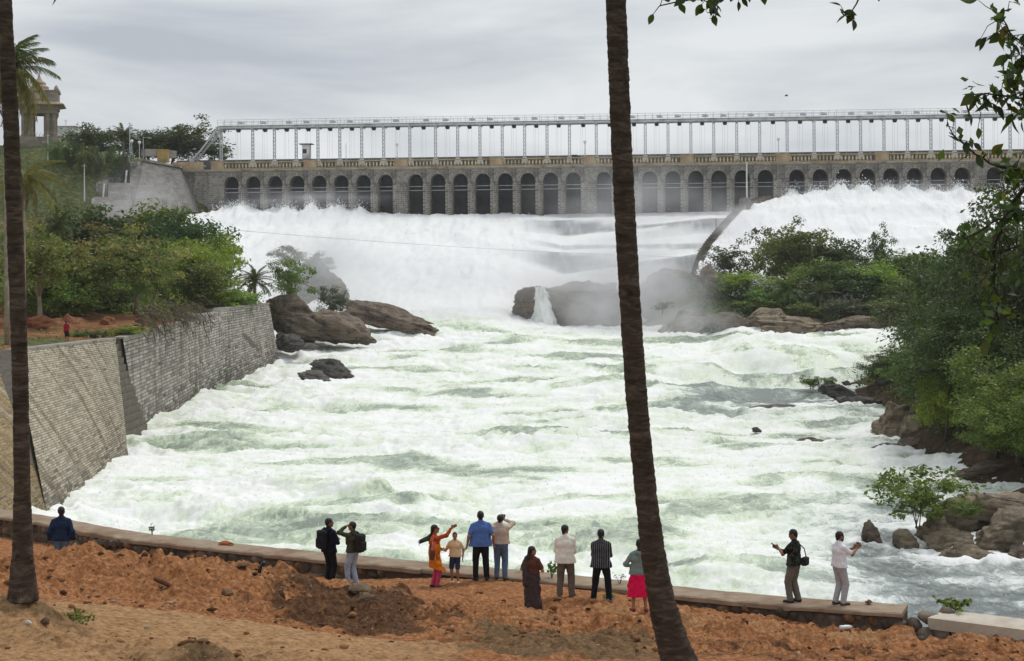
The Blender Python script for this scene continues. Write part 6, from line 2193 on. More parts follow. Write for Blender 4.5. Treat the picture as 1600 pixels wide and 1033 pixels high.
# 1 man in navy jacket, far left, back to us
F_NAVY = fabric('navy_jacket', C(34, 48, 74)); F_JEAN = fabric('blue_denim', C(92, 112, 138), 0.25); F_LJEAN = fabric('light_denim', C(158, 172, 192), 0.3)
F_BLACK = fabric('black_cloth', (0.014, 0.014, 0.017), 0.3); F_DKNAVY = fabric('dark_navy_suit', C(24, 28, 44)); F_OLIVE = fabric('olive_jacket', C(66, 66, 52), 0.2)
r_, i_ = person('man in navy jacket and jeans at the far left holding a camera', stand(93, 41.4), 0.05, 1.74, M_SKIND, F_NAVY, F_JEAN, sleeve='long', hem=0.9, wr=(0.31, 0.0, 0.9), wl=(-0.31, 0.03, 0.88), girth=1.08)
t = prop('camera', 'black camera hanging from the right hand of the navy-jacketed man', 'camera', i_, i_['hand'][1] + (0.0, 0.03, -0.03))
mb = MB(); mb.box((0, 0, 0), (0.08, 0.14, 0.1)); mb.box((0, 0, 0.06), (0.05, 0.06, 0.04)); mb.build('camera_body', M_BLK, t)
mb = MB(); mb.tube([(0.03, 0, 0), (0.09, 0, -0.08), (0.12, 0, -0.12)], [0.04, 0.042, 0.046], 12); mb.build('lens', M_BLK, t)
# 2 man in dark suit with backpack, turned right
r_, i_ = person('man in dark suit with black backpack turning towards the river', stand(511, 44.2), -0.75, 1.74, M_SKIND, F_DKNAVY, F_BLACK, sleeve='long', hem=0.84, wr=(0.12, 0.2, 1.17), wl=(-0.27, 0.06, 0.88), er=(0.8, -0.6, -0.4), head_yaw=-0.5, girth=1.05)
backpack(i_, 'black backpack on the man in the dark suit', fabric('black_nylon', (0.02, 0.02, 0.024), 0.3), (0, -0.245, 1.2), 0.15, 0.25)
# 3 man in olive jacket, facing left, hand to his brow
r_, i_ = person('man in olive jacket and light jeans shading his eyes with one hand', stand(548, 43.9), 1.05, 1.68, M_SKIND, F_OLIVE, F_LJEAN, sleeve='long', hem=0.92, wl=(-0.1, 0.16, 1.6), el=(-0.8, 0.5, -0.5), wr=(0.27, 0.02, 0.88), head_yaw=0.25, hand_l=((0.9, -0.1, 0.3), (0, 1, -0.2), 0.3), feet=((0.1, -0.04, 0.1), (-0.1, 0.08, -0.1)))
backpack(i_, 'black backpack on the man in the olive jacket', fabric('charcoal_nylon', (0.025, 0.027, 0.025), 0.3), (0, -0.25, 1.17), 0.16, 0.25)
# 4 woman in orange kurta taking a selfie
F_ORG = fabric('orange_kurta', C(206, 118, 30), 0.15); F_RUST = fabric('rust_sleeves', C(170, 72, 36), 0.15); F_PINK = fabric('pink_cotton', C(196, 70, 104), 0.2)
r_, i_ = person('woman in orange kurta and pink leggings raising a phone for a selfie', stand(676, 42.4), -1.25, 1.6, M_SKIN, F_RUST, F_PINK, sleeve='long', hem=0.95, wr=(0.12, 0.44, 1.62), er=(0.8, 0.2, -0.7), wl=(-0.2, 0.24, 1.02), head_yaw=-0.1, head_pitch=0.1, hair='tail', girth=0.9, hip_w=1.1, tight=0.6, hand_r=((0.1, 0.7, 0.5), (0, 0.4, 1), 0.7), feet=((0.09, 0.04, 0.2), (-0.09, -0.03, -0.1)))
K = SDF(0.05)
K.cap((0, 0, 1.32), (0, 0, 1.08), 0.142, 0.138, (1.55, 1, 1)).cap((0, 0, 1.08), (0, 0.0, 0.9), 0.138, 0.155, (1.45, 1, 1)).cap((0, 0, 0.9), (0.0, 0.03, 0.5), 0.142, 0.175, (1.4, 1.05, 1)).cap((0, 0.03, 0.5), (0.02, 0.1, 0.44), 0.17, 0.18, (1.4, 1.1, 1)).plane((0, -0.3, -1), -0.50).plane((0, 0, 1), 1.42)
extra(r_, 'kurta', K, F_ORG, 0.016, wr=0.03, ws=9)
K = SDF(0.02)
K.cap((0.13, -0.06, 1.43), (0.15, -0.1, 1.1), 0.035, 0.05).cap((0.15, -0.1, 1.1), (0.13, -0.1, 0.78), 0.05, 0.055).cap((0.13, -0.06, 1.43), (0.02, 0.12, 1.36), 0.035).cap((0.02, 0.12, 1.36), (-0.13, 0.0, 1.42), 0.035)
extra(r_, 'scarf', K, fabric('pink_scarf', C(206, 106, 122), 0.3), 0.015, wr=0.02, ws=16)
mb = MB(); a = np.array(i_['hp'](0, -0.1, -0.1))
for k in range(9):
    mb.tube([a, a + (0.02 * (k - 4) * .4, -0.12, -0.1 - 0.01 * k), a + (0.03 * (k - 4), -0.26 - 0.015 * k, -0.17 - 0.02 * (k % 4)), a + (0.03 * (k - 4), -0.36 - 0.02 * (k % 3), -0.2 - 0.03 * (k % 5))], [0.03, 0.03, 0.022, 0.003], 6)
mb.build('ponytail', M_HAIR, r_, True)
mb = MB()
for s in (1, -1):
    mb.box(tuple(i_['hp'](0.033 * s, 0.1, 0.008)), (0.055, 0.012, 0.036), (0, 0, -0.1))
    mb.bar(i_['hp'](0.06 * s, 0.1, 0.012), i_['hp'](0.082 * s, -0.01, 0.015), 0.008)
mb.build('sunglasses', M_LENS, r_)
phone(i_, i_['hand'][1] + (0.0, 0.05, 0.02), 'phone held up by the woman in the orange kurta', (0.2, 1.3, 0.3))
t = prop('handbag', 'brown handbag on the hip of the woman in orange kurta', 'bag', i_, (0.17, -0.08, 0.93))
S = SDF(0.03).box((0, 0, 0), (0.05, 0.11, 0.13), 0.04)
extra(t, 'bag_body', S, plain('brown_leather', C(96, 56, 40), 0.5, 0.2, 10), 0.014)
mb = MB(); mb.tube([(0.0, -0.08, 0.1), (-0.06, -0.06, 0.3), (-0.12, 0.02, 0.52), (-0.08, 0.1, 0.4), (0.0, 0.09, 0.1)], 0.012, 6); mb.build('strap', M_SHOE, t, True)
# 5 boy in cream T-shirt
r_, i_ = person('boy in cream T-shirt and dark shorts reaching towards the woman', stand(708, 42.7), 2.95, 1.3, M_SKIN, fabric('cream_tshirt', C(222, 200, 160), 0.08), fabric('navy_shorts', C(48, 58, 80), 0.2), plain('white_shoe', C(222, 214, 204), 0.7, 0.1, 10), sleeve='short', hem=0.9, legs='shorts', wr=(0.46, 0.16, 1.14), er=(0.2, -0.6, -0.8), wl=(-0.27, 0.02, 0.9), head_yaw=0.35, girth=0.92, feet=((0.11, 0.0, 0.25), (-0.11, 0.05, -0.25)))
# 6 man in blue polo
r_, i_ = person('heavy man in blue shirt and black trousers with arms at sides', stand(748, 42.9), 0.12, 1.78, M_SKIN, fabric('blue_shirt', C(84, 116, 176), 0.12), F_BLACK, M_BLK, sleeve='short', hem=0.86, wr=(0.33, 0.05, 0.92), wl=(-0.33, 0.05, 0.9), girth=1.22, feet=((0.15, 0.0, 0.35), (-0.13, 0.0, -0.45)))
# 7 man in beige sweater
r_, i_ = person('man in beige sweater and jeans lifting a camera to his face', stand(779, 43.3), -0.1, 1.7, M_SKIND, fabric('beige_knit', C(196, 176, 160), 0.1), F_JEAN, sleeve='long', hem=0.97, wr=(0.09, 0.2, 1.56), er=(1, -0.2, -0.6), wl=(-0.06, 0.22, 1.5), el=(-1, -0.3, -0.8), head_yaw=-0.25, girth=1.08, feet=((0.11, 0.0, 0.1), (-0.11, 0.02, -0.1)), hand_r=((-0.3, 0.6, 0.7), (-0.5, -0.5, 0.6), 0.8), hand_l=((0.3, 0.6, 0.7), (0.5, -0.5, 0.6), 0.8))
t = prop('camera', 'black camera held to the face by the man in beige', 'camera', i_, (0.02, 0.27, 1.62))
mb = MB(); mb.box((0, 0, 0), (0.14, 0.07, 0.1)); mb.box((0, 0, 0.06), (0.06, 0.06, 0.04)); mb.build('camera_body', M_BLK, t)
mb = MB(); mb.tube([(0, 0.03, 0), (0, 0.17, 0)], [0.04, 0.045], 12); mb.build('lens', M_BLK, t)
mb = MB(); mb.box((0, 0, 0), (0.26, 0.26, 0.035)); o = mb.build('belt', plain('brown_belt', C(128, 66, 44), 0.5, 0.1, 9), r_)
o.location = (0, -0.005, 1.0); o.scale = (1.0, 0.92, 1)
# 8 woman in grey saree
F_SAR = fabric('grey_saree', C(72, 62, 62), 0.2)
r_, i_ = person('woman in grey-brown saree with loose long hair standing apart', stand(828, 39.0), -0.55, 1.56, M_SKIN, fabric('brown_blouse', C(92, 58, 48), 0.2), F_SAR, sleeve='short', hem=1.04, legs='none', wr=(0.14, 0.24, 1.14), wl=(-0.16, 0.2, 1.12), er=(0.7, -0.6, -0.5), el=(-.7, -.6, -.5), head_yaw=-0.7, hair='long', girth=0.95, hip_w=1.1)
K = SDF(0.05)
K.cap((0, 0, 1.06), (0, 0, 0.9), 0.125, 0.146, (1.5, 1, 1)).cap((0, 0, 0.9), (0, 0.01, 0.55), 0.146, 0.14, (1.5, 1, 1)).cap((0, 0.01, 0.55), (0.02, 0.03, -0.02), 0.14, 0.175, (1.45, 1.1, 1)).plane((0, 0, -1), -0.03).plane((0, 0, 1), 1.12)
extra(r_, 'saree', K, F_SAR, 0.016, wr=0.03, ws=9)
K = SDF(0.03)
K.cap((-0.15, 0.0, 1.42), (-0.13, -0.12, 1.15), 0.07, 0.08).cap((-0.13, -0.12, 1.15), (-0.1, -0.14, 0.78), 0.08, 0.09).cap((-0.15, 0.02, 1.42), (0.08, 0.12, 1.12), 0.06, 0.07).cap((0.08, 0.1, 1.1), (0.12, 0.0, 1.0), 0.07)
extra(r_, 'saree_drape', K, F_SAR, 0.016, wr=0.025, ws=12)
# 9 man in cream shirt
r_, i_ = person('man in loose cream shirt and brown trousers looking down at his hands', stand(880, 40.2), -0.1, 1.73, M_SKIND, fabric('cream_shirt', C(238, 234, 222), 0.05), fabric('brown_trousers', C(108, 98, 90), 0.2), plain('tan_shoe', C(104, 86, 70), 0.6, 0.2, 10), sleeve='long', hem=0.82, wr=(0.1, 0.28, 1.2), wl=(-0.1, 0.28, 1.2), er=(0.55, -0.7, -0.75), el=(-0.55, -0.7, -0.75), head_yaw=-0.6, head_pitch=-0.25, girth=1.05, tight=1.3, feet=((0.15, 0.03, 0.5), (-0.14, 0.0, -0.2)))
# 10 man in black striped shirt
r_, i_ = person('man in black striped shirt and black trousers with feet apart', stand(936, 39.8), -0.2, 1.72, M_SKIND, fabric('black_striped_shirt', (0.022, 0.024, 0.028), 0.2, stripes=C(150, 152, 158)), F_BLACK, plain('grey_shoe', C(120, 124, 136), 0.6, 0.3, 14), sleeve='long', hem=0.82, wr=(0.08, 0.28, 1.24), wl=(-0.08, 0.28, 1.24), er=(0.55, -0.7, -0.75), el=(-0.55, -0.7, -0.75), head_yaw=-0.15, head_pitch=-0.2, girth=1.04, feet=((0.19, 0.0, 0.4), (-0.19, 0.0, -0.4)))
# 11 girl in grey hoodie
r_, i_ = person('girl in grey hoodie and bright pink skirt beside the leaning palm', stand(996, 36.0), 0.05, 1.56, M_SKIN, fabric('grey_green_hoodie', C(122, 138, 132), 0.1), fabric('pink_skirt_under', C(216, 20, 80)), plain('maroon_sandal', C(120, 34, 52), 0.6, 0.2, 9), sleeve='long', hem=0.9, legs='none', wr=(0.17, 0.2, 1.05), wl=(-0.17, 0.2, 1.05), er=(1, -0.5, -0.4), el=(-1, -0.5, -0.4), hair='long', girth=0.98, hip_w=1.1, hoodie=True, feet=((0.14, 0, 0.3), (-0.16, 0, -0.3)))
K = SDF(0.05)
K.cap((0, 0, 1.0), (0, 0, 0.8), 0.12, 0.145, (1.55, 1, 1)).cap((0, 0, 0.8), (0, 0, 0.3), 0.145, 0.195, (1.6, 1.05, 1)).plane((0, 0, -1), -0.37).plane((0, 0, 1), 1.02)
extra(r_, 'skirt', K, fabric('pink_skirt', C(226, 24, 84), 0.15), 0.016, wr=0.04, ws=10)
# 12 man in camouflage shirt on the wall
r_, i_ = person('man in dark camouflage shirt standing on the wall reading his phone', on_wall(1241, 941), 1.05, 1.74, M_SKIND, fabric('camouflage', (0.022, 0.025, 0.02), 0.2, camo=[((0.06, 0.065, 0.045), 9.0), ((0.008, 0.008, 0.008), 12.0)]), fabric('grey_trousers', C(112, 106, 100), 0.15), sleeve='short', hem=0.9, wl=(-0.05, 0.36, 1.26), wr=(0.1, 0.3, 1.2), el=(-0.8, -0.4, -0.8), er=(0.8, -0.6, -0.6), head_pitch=-0.35, head_yaw=0.1, girth=1.14, tight=1.3, hand_l=((0.1, 1, 0.35), (0.3, 0, 1), 0.6), feet=((0.11, -0.06, 0.2), (-0.11, 0.06, -0.2)))
phone(i_, i_['hand'][-1] + (0.0, 0.04, 0.04), 'phone in the hand of the man in camouflage', (-0.9, 0, 0.1))
t = prop('shoulder_bag', 'dark shoulder bag at the back of the man in camouflage', 'bag', i_, (0.1, -0.24, 0.98))
S = SDF(0.03).box((0, 0, 0), (0.13, 0.07, 0.1), 0.04)
extra(t, 'bag_body', S, fabric('bag_canvas', (0.03, 0.03, 0.028), 0.3), 0.014, wr=0.01)
mb = MB(); mb.tube([(0.08, 0, 0.08), (0.0, 0.02, 0.3), (-0.2, 0.14, 0.5), (-0.25, 0.3, 0.42), (-0.1, 0.42, 0.2), (0.06, 0.36, 0.0), (0.12, 0.1, 0.02)], 0.014, 6); mb.build('strap', M_BLK, t, True)
# 13 man in white polo on the wall
r_, i_ = person('man in white polo shirt on the wall holding a phone in both hands', on_wall(1312, 945), -1.2, 1.74, M_SKIND, fabric('white_polo', C(232, 232, 238), 0.04), fabric('pale_grey_cargo', C(176, 176, 180), 0.12), plain('brown_shoe', C(84, 58, 48), 0.6, 0.2, 9), sleeve='short', hem=0.9, wr=(0.06, 0.43, 1.3), wl=(-0.06, 0.43, 1.3), er=(0.6, -0.3, -0.9), el=(-0.6, -0.3, -0.9), head_yaw=0.0, head_pitch=-0.12, girth=1.06, beard=True, hand_r=((-0.15, 0.8, 0.6), (-0.2, -0.2, 1), 0.7), hand_l=((0.15, 0.8, 0.6), (0.2, -0.2, 1), 0.7), feet=((0.1, 0.04, 0.15), (-0.1, -0.05, -0.1)))
phone(i_, (0.0, 0.53, 1.40), 'phone held out by the man in the white polo', (-0.15, R90, 0))
# 14 red shirt on the embankment
lx = xpx(103, 126.0)
r_, i_ = person('distant man in red shirt with folded arms on the left embankment', (lx, 126.0, 8.12), -0.3, 1.72, M_SKIND, fabric('red_shirt', C(150, 34, 48), 0.1), fabric('dark_shorts', C(48, 46, 50), 0.1), None, sleeve='short', hem=0.9, legs='shorts', wr=(-0.08, 0.2, 1.18), wl=(0.08, 0.18, 1.16), er=(0.8, -0.5, -0.5), el=(-0.8, -0.5, -0.5), girth=1.0)
# ================================================================== SMALL THINGS
# loose clods and pebbles all over the bare earth
def tinted_mat(name, c1, c2):
    t = NT(name)
    c = t.ramp(t.attr('tint'), [(0.0, c1), (0.55, tuple((a + b) / 2 for a, b in zip(c1, c2))), (1.0, c2)])
    return t.done(c, 0.95, t.bump(t.noise(t.coord('Object'), 20, 4, 0.7), 0.5, 0.02), 0.1)


M_CLOD = tinted_mat('soil_clods', C(70, 47, 32), C(158, 114, 78))
M_PEB = tinted_mat('pebbles', C(96, 80, 62), C(196, 178, 150))


def scatter_rocks(name, label, m, n, smin, smax, seed, w=None, sink=0.3):
    rng = rs(seed)
    bm = bmesh.new(); bmesh.ops.create_icosphere(bm, subdivisions=1, radius=1.0)
    bv = np.array([p.co[:] for p in bm.verts]); bf = np.array([[q.index for q in p.verts] for p in bm.faces]); bm.free()
    y = 19.5 * (48 / 19.5) ** rng.rand(n * 3)
    px = -40 + 1680 * rng.rand(n * 3)
    x = (px - 800) / F * y
    ok = (y < wall_y(x) - 0.1)
    if w is not None: ok &= rng.rand(len(x)) < w(px, y)
    ok &= rng.rand(len(x)) < np.clip(0.45 + 1.3 * fbm(x * 0.8, y * 0.8, seed, 3), 0.03, 1)
    x, y = x[ok][:n], y[ok][:n]
    k = len(x)
    z = ground_z(x, y)
    s = smin * (smax / smin) ** (rng.rand(k) ** 2.2)
    jit = bv[None] * (0.45 + 0.95 * rng.rand(k, len(bv), 1))
    sc = s[:, None, None] * np.stack([0.8 + 0.6 * rng.rand(k), 0.8 + 0.6 * rng.rand(k), 0.5 + 0.4 * rng.rand(k)], 1)[:, None]
    V = jit * sc + np.stack([x, y, z + s * (0.5 - sink)], 1)[:, None]
    Fc = (bf[None] + (np.arange(k) * len(bv))[:, None, None]).reshape(-1, 3)
    o = mk(name, V.reshape(-1, 3), Fc, m, None, False, {'tint': np.repeat(rng.rand(k), len(bv))})
    tag(o, label, 'soil', kind='stuff')


rough_w = lambda px, y: 0.06 + 0.75 * sstep(28.5, 30.5, y) * (1 - sstep(38, 42, y)) + 0.6 * np.exp(-((px - 330) / 140) ** 2 - ((y - 22.3) / 1.3) ** 2)
scatter_rocks('soil_clods', 'loose brown clods strewn over the bare earth', M_CLOD, 5000, 0.012, 0.085, 5, rough_w)
scatter_rocks('pebbles', 'small pale stones scattered over the bare earth', M_PEB, 1300, 0.010, 0.05, 6, rough_w)

M_SLAB = rock_mat('slab_stone', C(120, 100, 80), C(170, 146, 118), C(92, 72, 56))


def ground_stone(label, px, y, size, rot, k, dz=0.0, m=None):
    x = xpx(px, y)
    o = ob('stone', ROCKS[k % 7], None, (x, y, float(ground_z(x, y)) + dz), rot, size)
    o.material_slots[0].link = 'OBJECT'; o.material_slots[0].material = m or M_SLAB
    tag(o, label, 'stone')


ground_stone('flat slab stone tilted on top of the dark spoil heap', 558, 35.2, (0.34, 0.24, 0.10), (0.5, 0.2, 0.3), 0, 0.08)
ground_stone('pale slab stone on the face of the dark spoil heap', 566, 33.6, (0.30, 0.22, 0.11), (0.7, -0.3, 0.2), 2, 0.06)
ground_stone('thin dark slab lying behind the spoil heap crest', 610, 36.3, (0.34, 0.2, 0.08), (0.2, 0.1, 0.1), 4, 0.06)
ground_stone('grey block stone in the soil left of the dark spoil heap', 434, 33.2, (0.16, 0.14, 0.22), (0.3, 0.2, 0.4), 1, 0.05)
ground_stone('brown block stone low on the spoil heap right side', 668, 34.6, (0.13, 0.13, 0.2), (0.3, 0.3, 0.9), 3, 0.06)
ground_stone('reddish stone half buried in the left soil bank', 352, 32.6, (0.16, 0.14, 0.1), (0.2, 0.1, 0.2), 5, 0.03)
ground_stone('small pale stone on the right end of the spoil heap', 712, 33.8, (0.12, 0.1, 0.08), (0.1, 0.2, 0.1), 6, 0.04)
ground_stone('flat stone at the foot of the bank left of centre', 372, 34.6, (0.2, 0.14, 0.06), (0.1, 0, 0.3), 0, 0.05)
ground_stone('white stone on the hummock beside the left palm base', 40, 23.1, (0.07, 0.05, 0.05), (0.1, 0, 0.3), 1, 0.05, plain('white_stone', C(206, 200, 186), 0.9, 0.1, 8))
ground_stone('grey stone on the hummock right of the left palm base', 66, 23.6, (0.08, 0.07, 0.06), (0.4, 0, 0.3), 2, 0.05)
ground_stone('dark angular stone by the broken end of the parapet', 1433, 37.0, (0.12, 0.1, 0.1), (0.4, 0.2, 0.3), 3, 0.06, M_ROCKG)
ground_stone('orange stone on the strip below the man in white polo', 1392, 37.2, (0.16, 0.12, 0.08), (0, 0.1, 0.3), 4, 0.05)
# on the wall
o = rock('red clod of earth lying on the parapet cap', 352, 850, 48.6, (0.3, 0.16, 0.09), (0, 0, -0.2), plain('red_clod', C(176, 104, 62), 0.95, 0.25, 14, 0.6, 0.03), 2, 'earth_clod', z=WALL_Z + 0.05)
o = rock('small brown clod on the parapet right of the white polo man', 1357, 952, 39.6, (0.13, 0.1, 0.08), (0, 0, 0.2), plain('brown_clod', C(128, 84, 54), 0.95, 0.25, 14, 0.6, 0.03), 3, 'earth_clod', z=WALL_Z + 0.06)
# root sticking out of the bank
mb = MB()
P_ = [np.array(PX(*p)) for p in ((243, 908, 32.6), (255, 913, 32.3), (268, 920, 32.2), (282, 925, 32.1), (294, 931, 32.3))]
mb.tube(np.array(P_) - P_[0], [0.05, 0.05, 0.042, 0.035, 0.02], 8)
mb.tube(np.array([P_[2], P_[2] + (-0.08, -0.1, -0.12), P_[2] + (-0.22, -0.14, -0.2)]) - P_[0], [0.025, 0.018, 0.008], 6)
o = mb.build('tree_root', plain('root_bark', C(98, 62, 44), 0.95, 0.3, 10, 0.5, 0.02), None, True); o.location = tuple(P_[0] + (0, 0, 0.04))
tag(o, 'bare brown root sticking out of the left soil bank', 'root')
mb = MB(); mb.tube([(0, 0, 0), (0.02, 0, 0.06), (0.05, 0.01, 0.16), (0.09, 0, 0.2)], [0.035, 0.04, 0.03, 0.035], 7); mb.lathe(sphere_prof(0.05, 6), 8, (0.1, 0, 0.16))
o = mb.build('broken_tap', M_BLK, None, True); o.location = stand(401, 34.8)
tag(o, 'black bent pipe stub poking out of the soil bank', 'pipe')
bt = empty('plastic_bottle', (xpx(1308, 38.4), 38.4, float(ground_z(xpx(1308, 38.4), 38.4)) + 0.05)); bt.rotation_euler = (0, R90, 0.25)
tag(bt, 'crumpled white plastic bottle at the foot of the wall', 'bottle')
M_PET = plain('white_plastic', C(226, 230, 232), 0.25, 0.05, 20, 0.3, 0.01, 0.5)
mb = MB(); mb.lathe([(0.045, 0), (0.055, 0.02), (0.05, 0.09), (0.056, 0.14), (0.05, 0.24), (0.03, 0.29), (0.018, 0.31)], 12); mb.build('bottle_body', M_PET, bt, True)
mb = MB(); mb.lathe([(0.022, 0.31), (0.022, 0.34)], 10); mb.build('cap', M_BLK, bt)

# concrete pipe on the embankment
pc = np.array(PX(306, 496, 151.5))
cp = empty('concrete_pipe', tuple(pc)); cp.rotation_euler = (0, R90, 0.25)
tag(cp, 'grey concrete pipe lying on top of the embankment', 'pipe')
mb = MB(); n = 18
for r0, sgn in ((0.36, 1), (0.29, -1)):
    a = np.arange(n) * 2 * math.pi / n
    v = np.concatenate([np.stack([r0 * np.cos(a), r0 * np.sin(a), np.full(n, zz)], 1) for zz in (-0.95, 0.95)])
    f = [(k, (k + 1) % n, n + (k + 1) % n, n + k)[::sgn] for k in range(n)]
    mb.add(v, f)
mb.f += [(k, 2 * n + k, 2 * n + (k + 1) % n, (k + 1) % n) for k in range(n)] + [(n + k, n + (k + 1) % n, 3 * n + (k + 1) % n, 3 * n + k) for k in range(n)]
mb.build('barrel', M_CONC, cp, True)
mb = MB(); mb.lathe([(0.37, 0.8), (0.42, 0.82), (0.42, 0.97), (0.37, 0.98)], 18); mb.f = [f for f in mb.f if len(f) == 4]; mb.build('collar', M_CONC, cp, True)

# dead brush dumped over the embankment edge
rng = rs(31)
dbp = np.array(PX(262, 505, 146))
db = empty('dead_brush', tuple(dbp)); tag(db, 'heap of dead branches and roots hanging over the embankment edge', 'dead branches')
M_DEAD = plain('dead_wood', C(104, 92, 78), 0.95, 0.35, 8, 0.5, 0.03, dirt=C(64, 54, 44))
for k in range(46):
    u = rng.rand()
    st_ = np.array(PX(208 + 106 * u, 498 - 22 * u + 8 * rng.randn(), 138.5 + 16 * u)) - dbp
    mb = MB()
    mid = st_ + (0.5 + 0.9 * rng.rand(), 0.6 * rng.randn(), 0.7 * rng.rand())
    end = st_ + (0.9 + 0.9 * rng.rand(), 0.9 * rng.randn(), -0.5 - 2.0 * rng.rand() * (1.6 if k % 9 == 0 else 0.8))
    t_ = np.linspace(0, 1, 7)[:, None]
    path = (1 - t_) ** 2 * st_ + 2 * t_ * (1 - t_) * mid + t_ ** 2 * end + 0.06 * rng.randn(7, 3)
    mb.tube(path, 0.07 * (0.5 + rng.rand()) * (1.1 - t_[:, 0]) + 0.012, 5)
    for j in range(5):
        p = path[rng.randint(2, 7)]
        mb.tube([p, p + rng.normal(size=3) * 0.22 + (0.1, 0, -0.15), p + rng.normal(size=3) * 0.3 + (0.2, 0, -0.45)], [0.03, 0.02, 0.006], 4)
    mb.build('branch', M_DEAD, db, True)
for k in range(14):
    u = rng.rand()
    p = np.array(PX(215 + 100 * u, 492 - 20 * u, 139.5 + 16 * u)) - dbp
    ob('dead_frond', FR['dead'], db, tuple(p), (0.2 * rng.randn(), 0.5 + 0.3 * rng.randn(), rng.randn() * 0.6), (0.55,) * 3)

# thin cable across the river
mb = MB()
a, b = np.array(PX(338, 357, 200)), np.array(PX(1075, 402, 236))
t_ = np.linspace(0, 1, 30)[:, None]
path = a + (b - a) * t_ - np.array([0, 0, 1.6]) * 4 * t_ * (1 - t_) * 0.3
mb.tube(path, 0.026, 5)
o = mb.build('river_cable', M_STEEL, None); tag(o, 'thin sagging cable stretched across the white water', 'cable')

# small plants along the wall
def sprig(label, loc, h, n, leaf, seed, m='mid', spread=0.5):
    rng = rs(seed)
    t = empty('weed', loc); tag(t, label, 'plant')
    mb = MB(); tips = []
    for k in range(n):
        a = rng.rand() * 6.28
        e = np.array([math.cos(a) * spread * h * rng.rand(), math.sin(a) * spread * h * rng.rand(), h * (0.6 + 0.4 * rng.rand())])
        q = e * 0.5 + (0, 0, 0.1 * h)
        mb.tube([(0, 0, -0.03), q, e], [0.008, 0.006, 0.003], 5); tips += [e, q, (q + e) / 2, e * 0.8]
    mb.build('stem', ML[m], t)
    tips = np.array(tips)
    V, Fc = leaves(np.repeat(tips, 3, 0) + rng.normal(size=(len(tips) * 3, 3)) * 0.03, leaf, rng, 0.6, 0.6)
    mk('leaves', V, Fc, [ML[m]], t, False, {'tint': np.repeat(rng.rand(len(tips) * 3), 4)})


def wtop(px, py): return PZ(px, py, WALL_Z)
sprig('small weed growing from the parapet left of the backpackers', wtop(238, 836), 0.32, 4, 0.08, 1, 'dark', 0.4)
sprig('leafy weed on the parapet left of the man in cream shirt', wtop(862, 903), 0.42, 7, 0.1, 2, 'mid', 0.7)
sprig('dry twig on the parapet left of the girl in pink skirt', wtop(968, 912), 0.3, 3, 0.05, 3, 'olive', 0.6)
sprig('low green creeper behind the broken end of the parapet', (xpx(1490, 39.2), 39.2, 5.75), 0.22, 14, 0.12, 4, 'mid', 2.4)
sprig('flat weed at the wall foot right of the striped shirt man', stand(950, 40.4), 0.14, 9, 0.09, 5, 'mid', 2.0)
sprig('dry weeds on the track beside the left palm hummock', stand(112, 24.6), 0.12, 16, 0.07, 6, 'olive', 3.0)

# red earth mounds by the left bank
M_REDEARTH = plain('red_earth', C(140, 92, 64), 0.95, 0.25, 3, 0.6, 0.1)
for lb_, px, y, s, k in (('left mound of red earth behind the red-shirted man', 58, 138, (2.4, 1.6, 1.3), 1), ('right mound of red earth behind the red-shirted man', 106, 139, (1.5, 1.3, 1.2), 3), ('red earth mound at the foot of the sapling', 168, 143, (1.0, 0.9, 0.7), 5)):
    x = xpx(px, y)
    o = ob('earth_mound', ROCKS[k], None, (x, y, left_z(x, y) + 0.2), (0, 0, k), s)
    o.material_slots[0].link = 'OBJECT'; o.material_slots[0].material = M_REDEARTH
    tag(o, lb_, 'earth mound')

# a bird over the gantry
bd = empty('bird', PX(1229, 150, 240)); tag(bd, 'tiny dark bird flying above the gantry', 'bird')
mb = MB(); mb.tube([(-0.28, 0, 0), (-0.12, 0, 0.02), (0.12, 0, 0.03), (0.26, 0, 0.0)], [0.02, 0.08, 0.07, 0.015], 8); mb.build('body', M_BLK, bd, True)
for s in (-1, 1):
    mb = MB(); mb.add([(0.12, 0, 0.03), (-0.12, 0, 0.03), (-0.18, s * 0.5, 0.18), (0.06, s * 0.45, 0.2), (-0.1, s * 0.8, 0.06)], [(0, 1, 2, 3), (3, 2, 4)]); mb.build('wing', M_BLK, bd)

# ---- near tree at the right edge: branches and large leaves hang into view
TP = np.array([6.6, 15.6, float(ground_z(6.6, 15.6)) - 0.1])
nt_ = empty('overhanging_tree', tuple(TP)); tag(nt_, 'near tree at the right edge with bare twigs and large pointed leaves', 'tree')
mb = MB(); mb.tube([(0, 0, 0), (-0.05, 0, 2.0), (0.1, 0.05, 4.5), (0.0, 0, 7.5), (-0.3, 0, 10)], [0.3, 0.24, 0.2, 0.16, 0.1], 12); mb.build('trunk', M_BARK, nt_, True)


def big_leaf():
    t = np.linspace(0, 1, 6)
    w = np.array([0.02, 0.2, 0.27, 0.24, 0.13, 0.0])
    V, f = [], []
    for i in range(6):
        zc = -0.16 * t[i] ** 2
        V += [(t[i], -w[i], zc + 0.07 * w[i] * 3), (t[i], 0, zc), (t[i], w[i], zc + 0.07 * w[i] * 3)]
    for i in range(5):
        f += [(i * 3, i * 3 + 1, i * 3 + 4, i * 3 + 3), (i * 3 + 1, i * 3 + 2, i * 3 + 5, i * 3 + 4)]
    return V, f


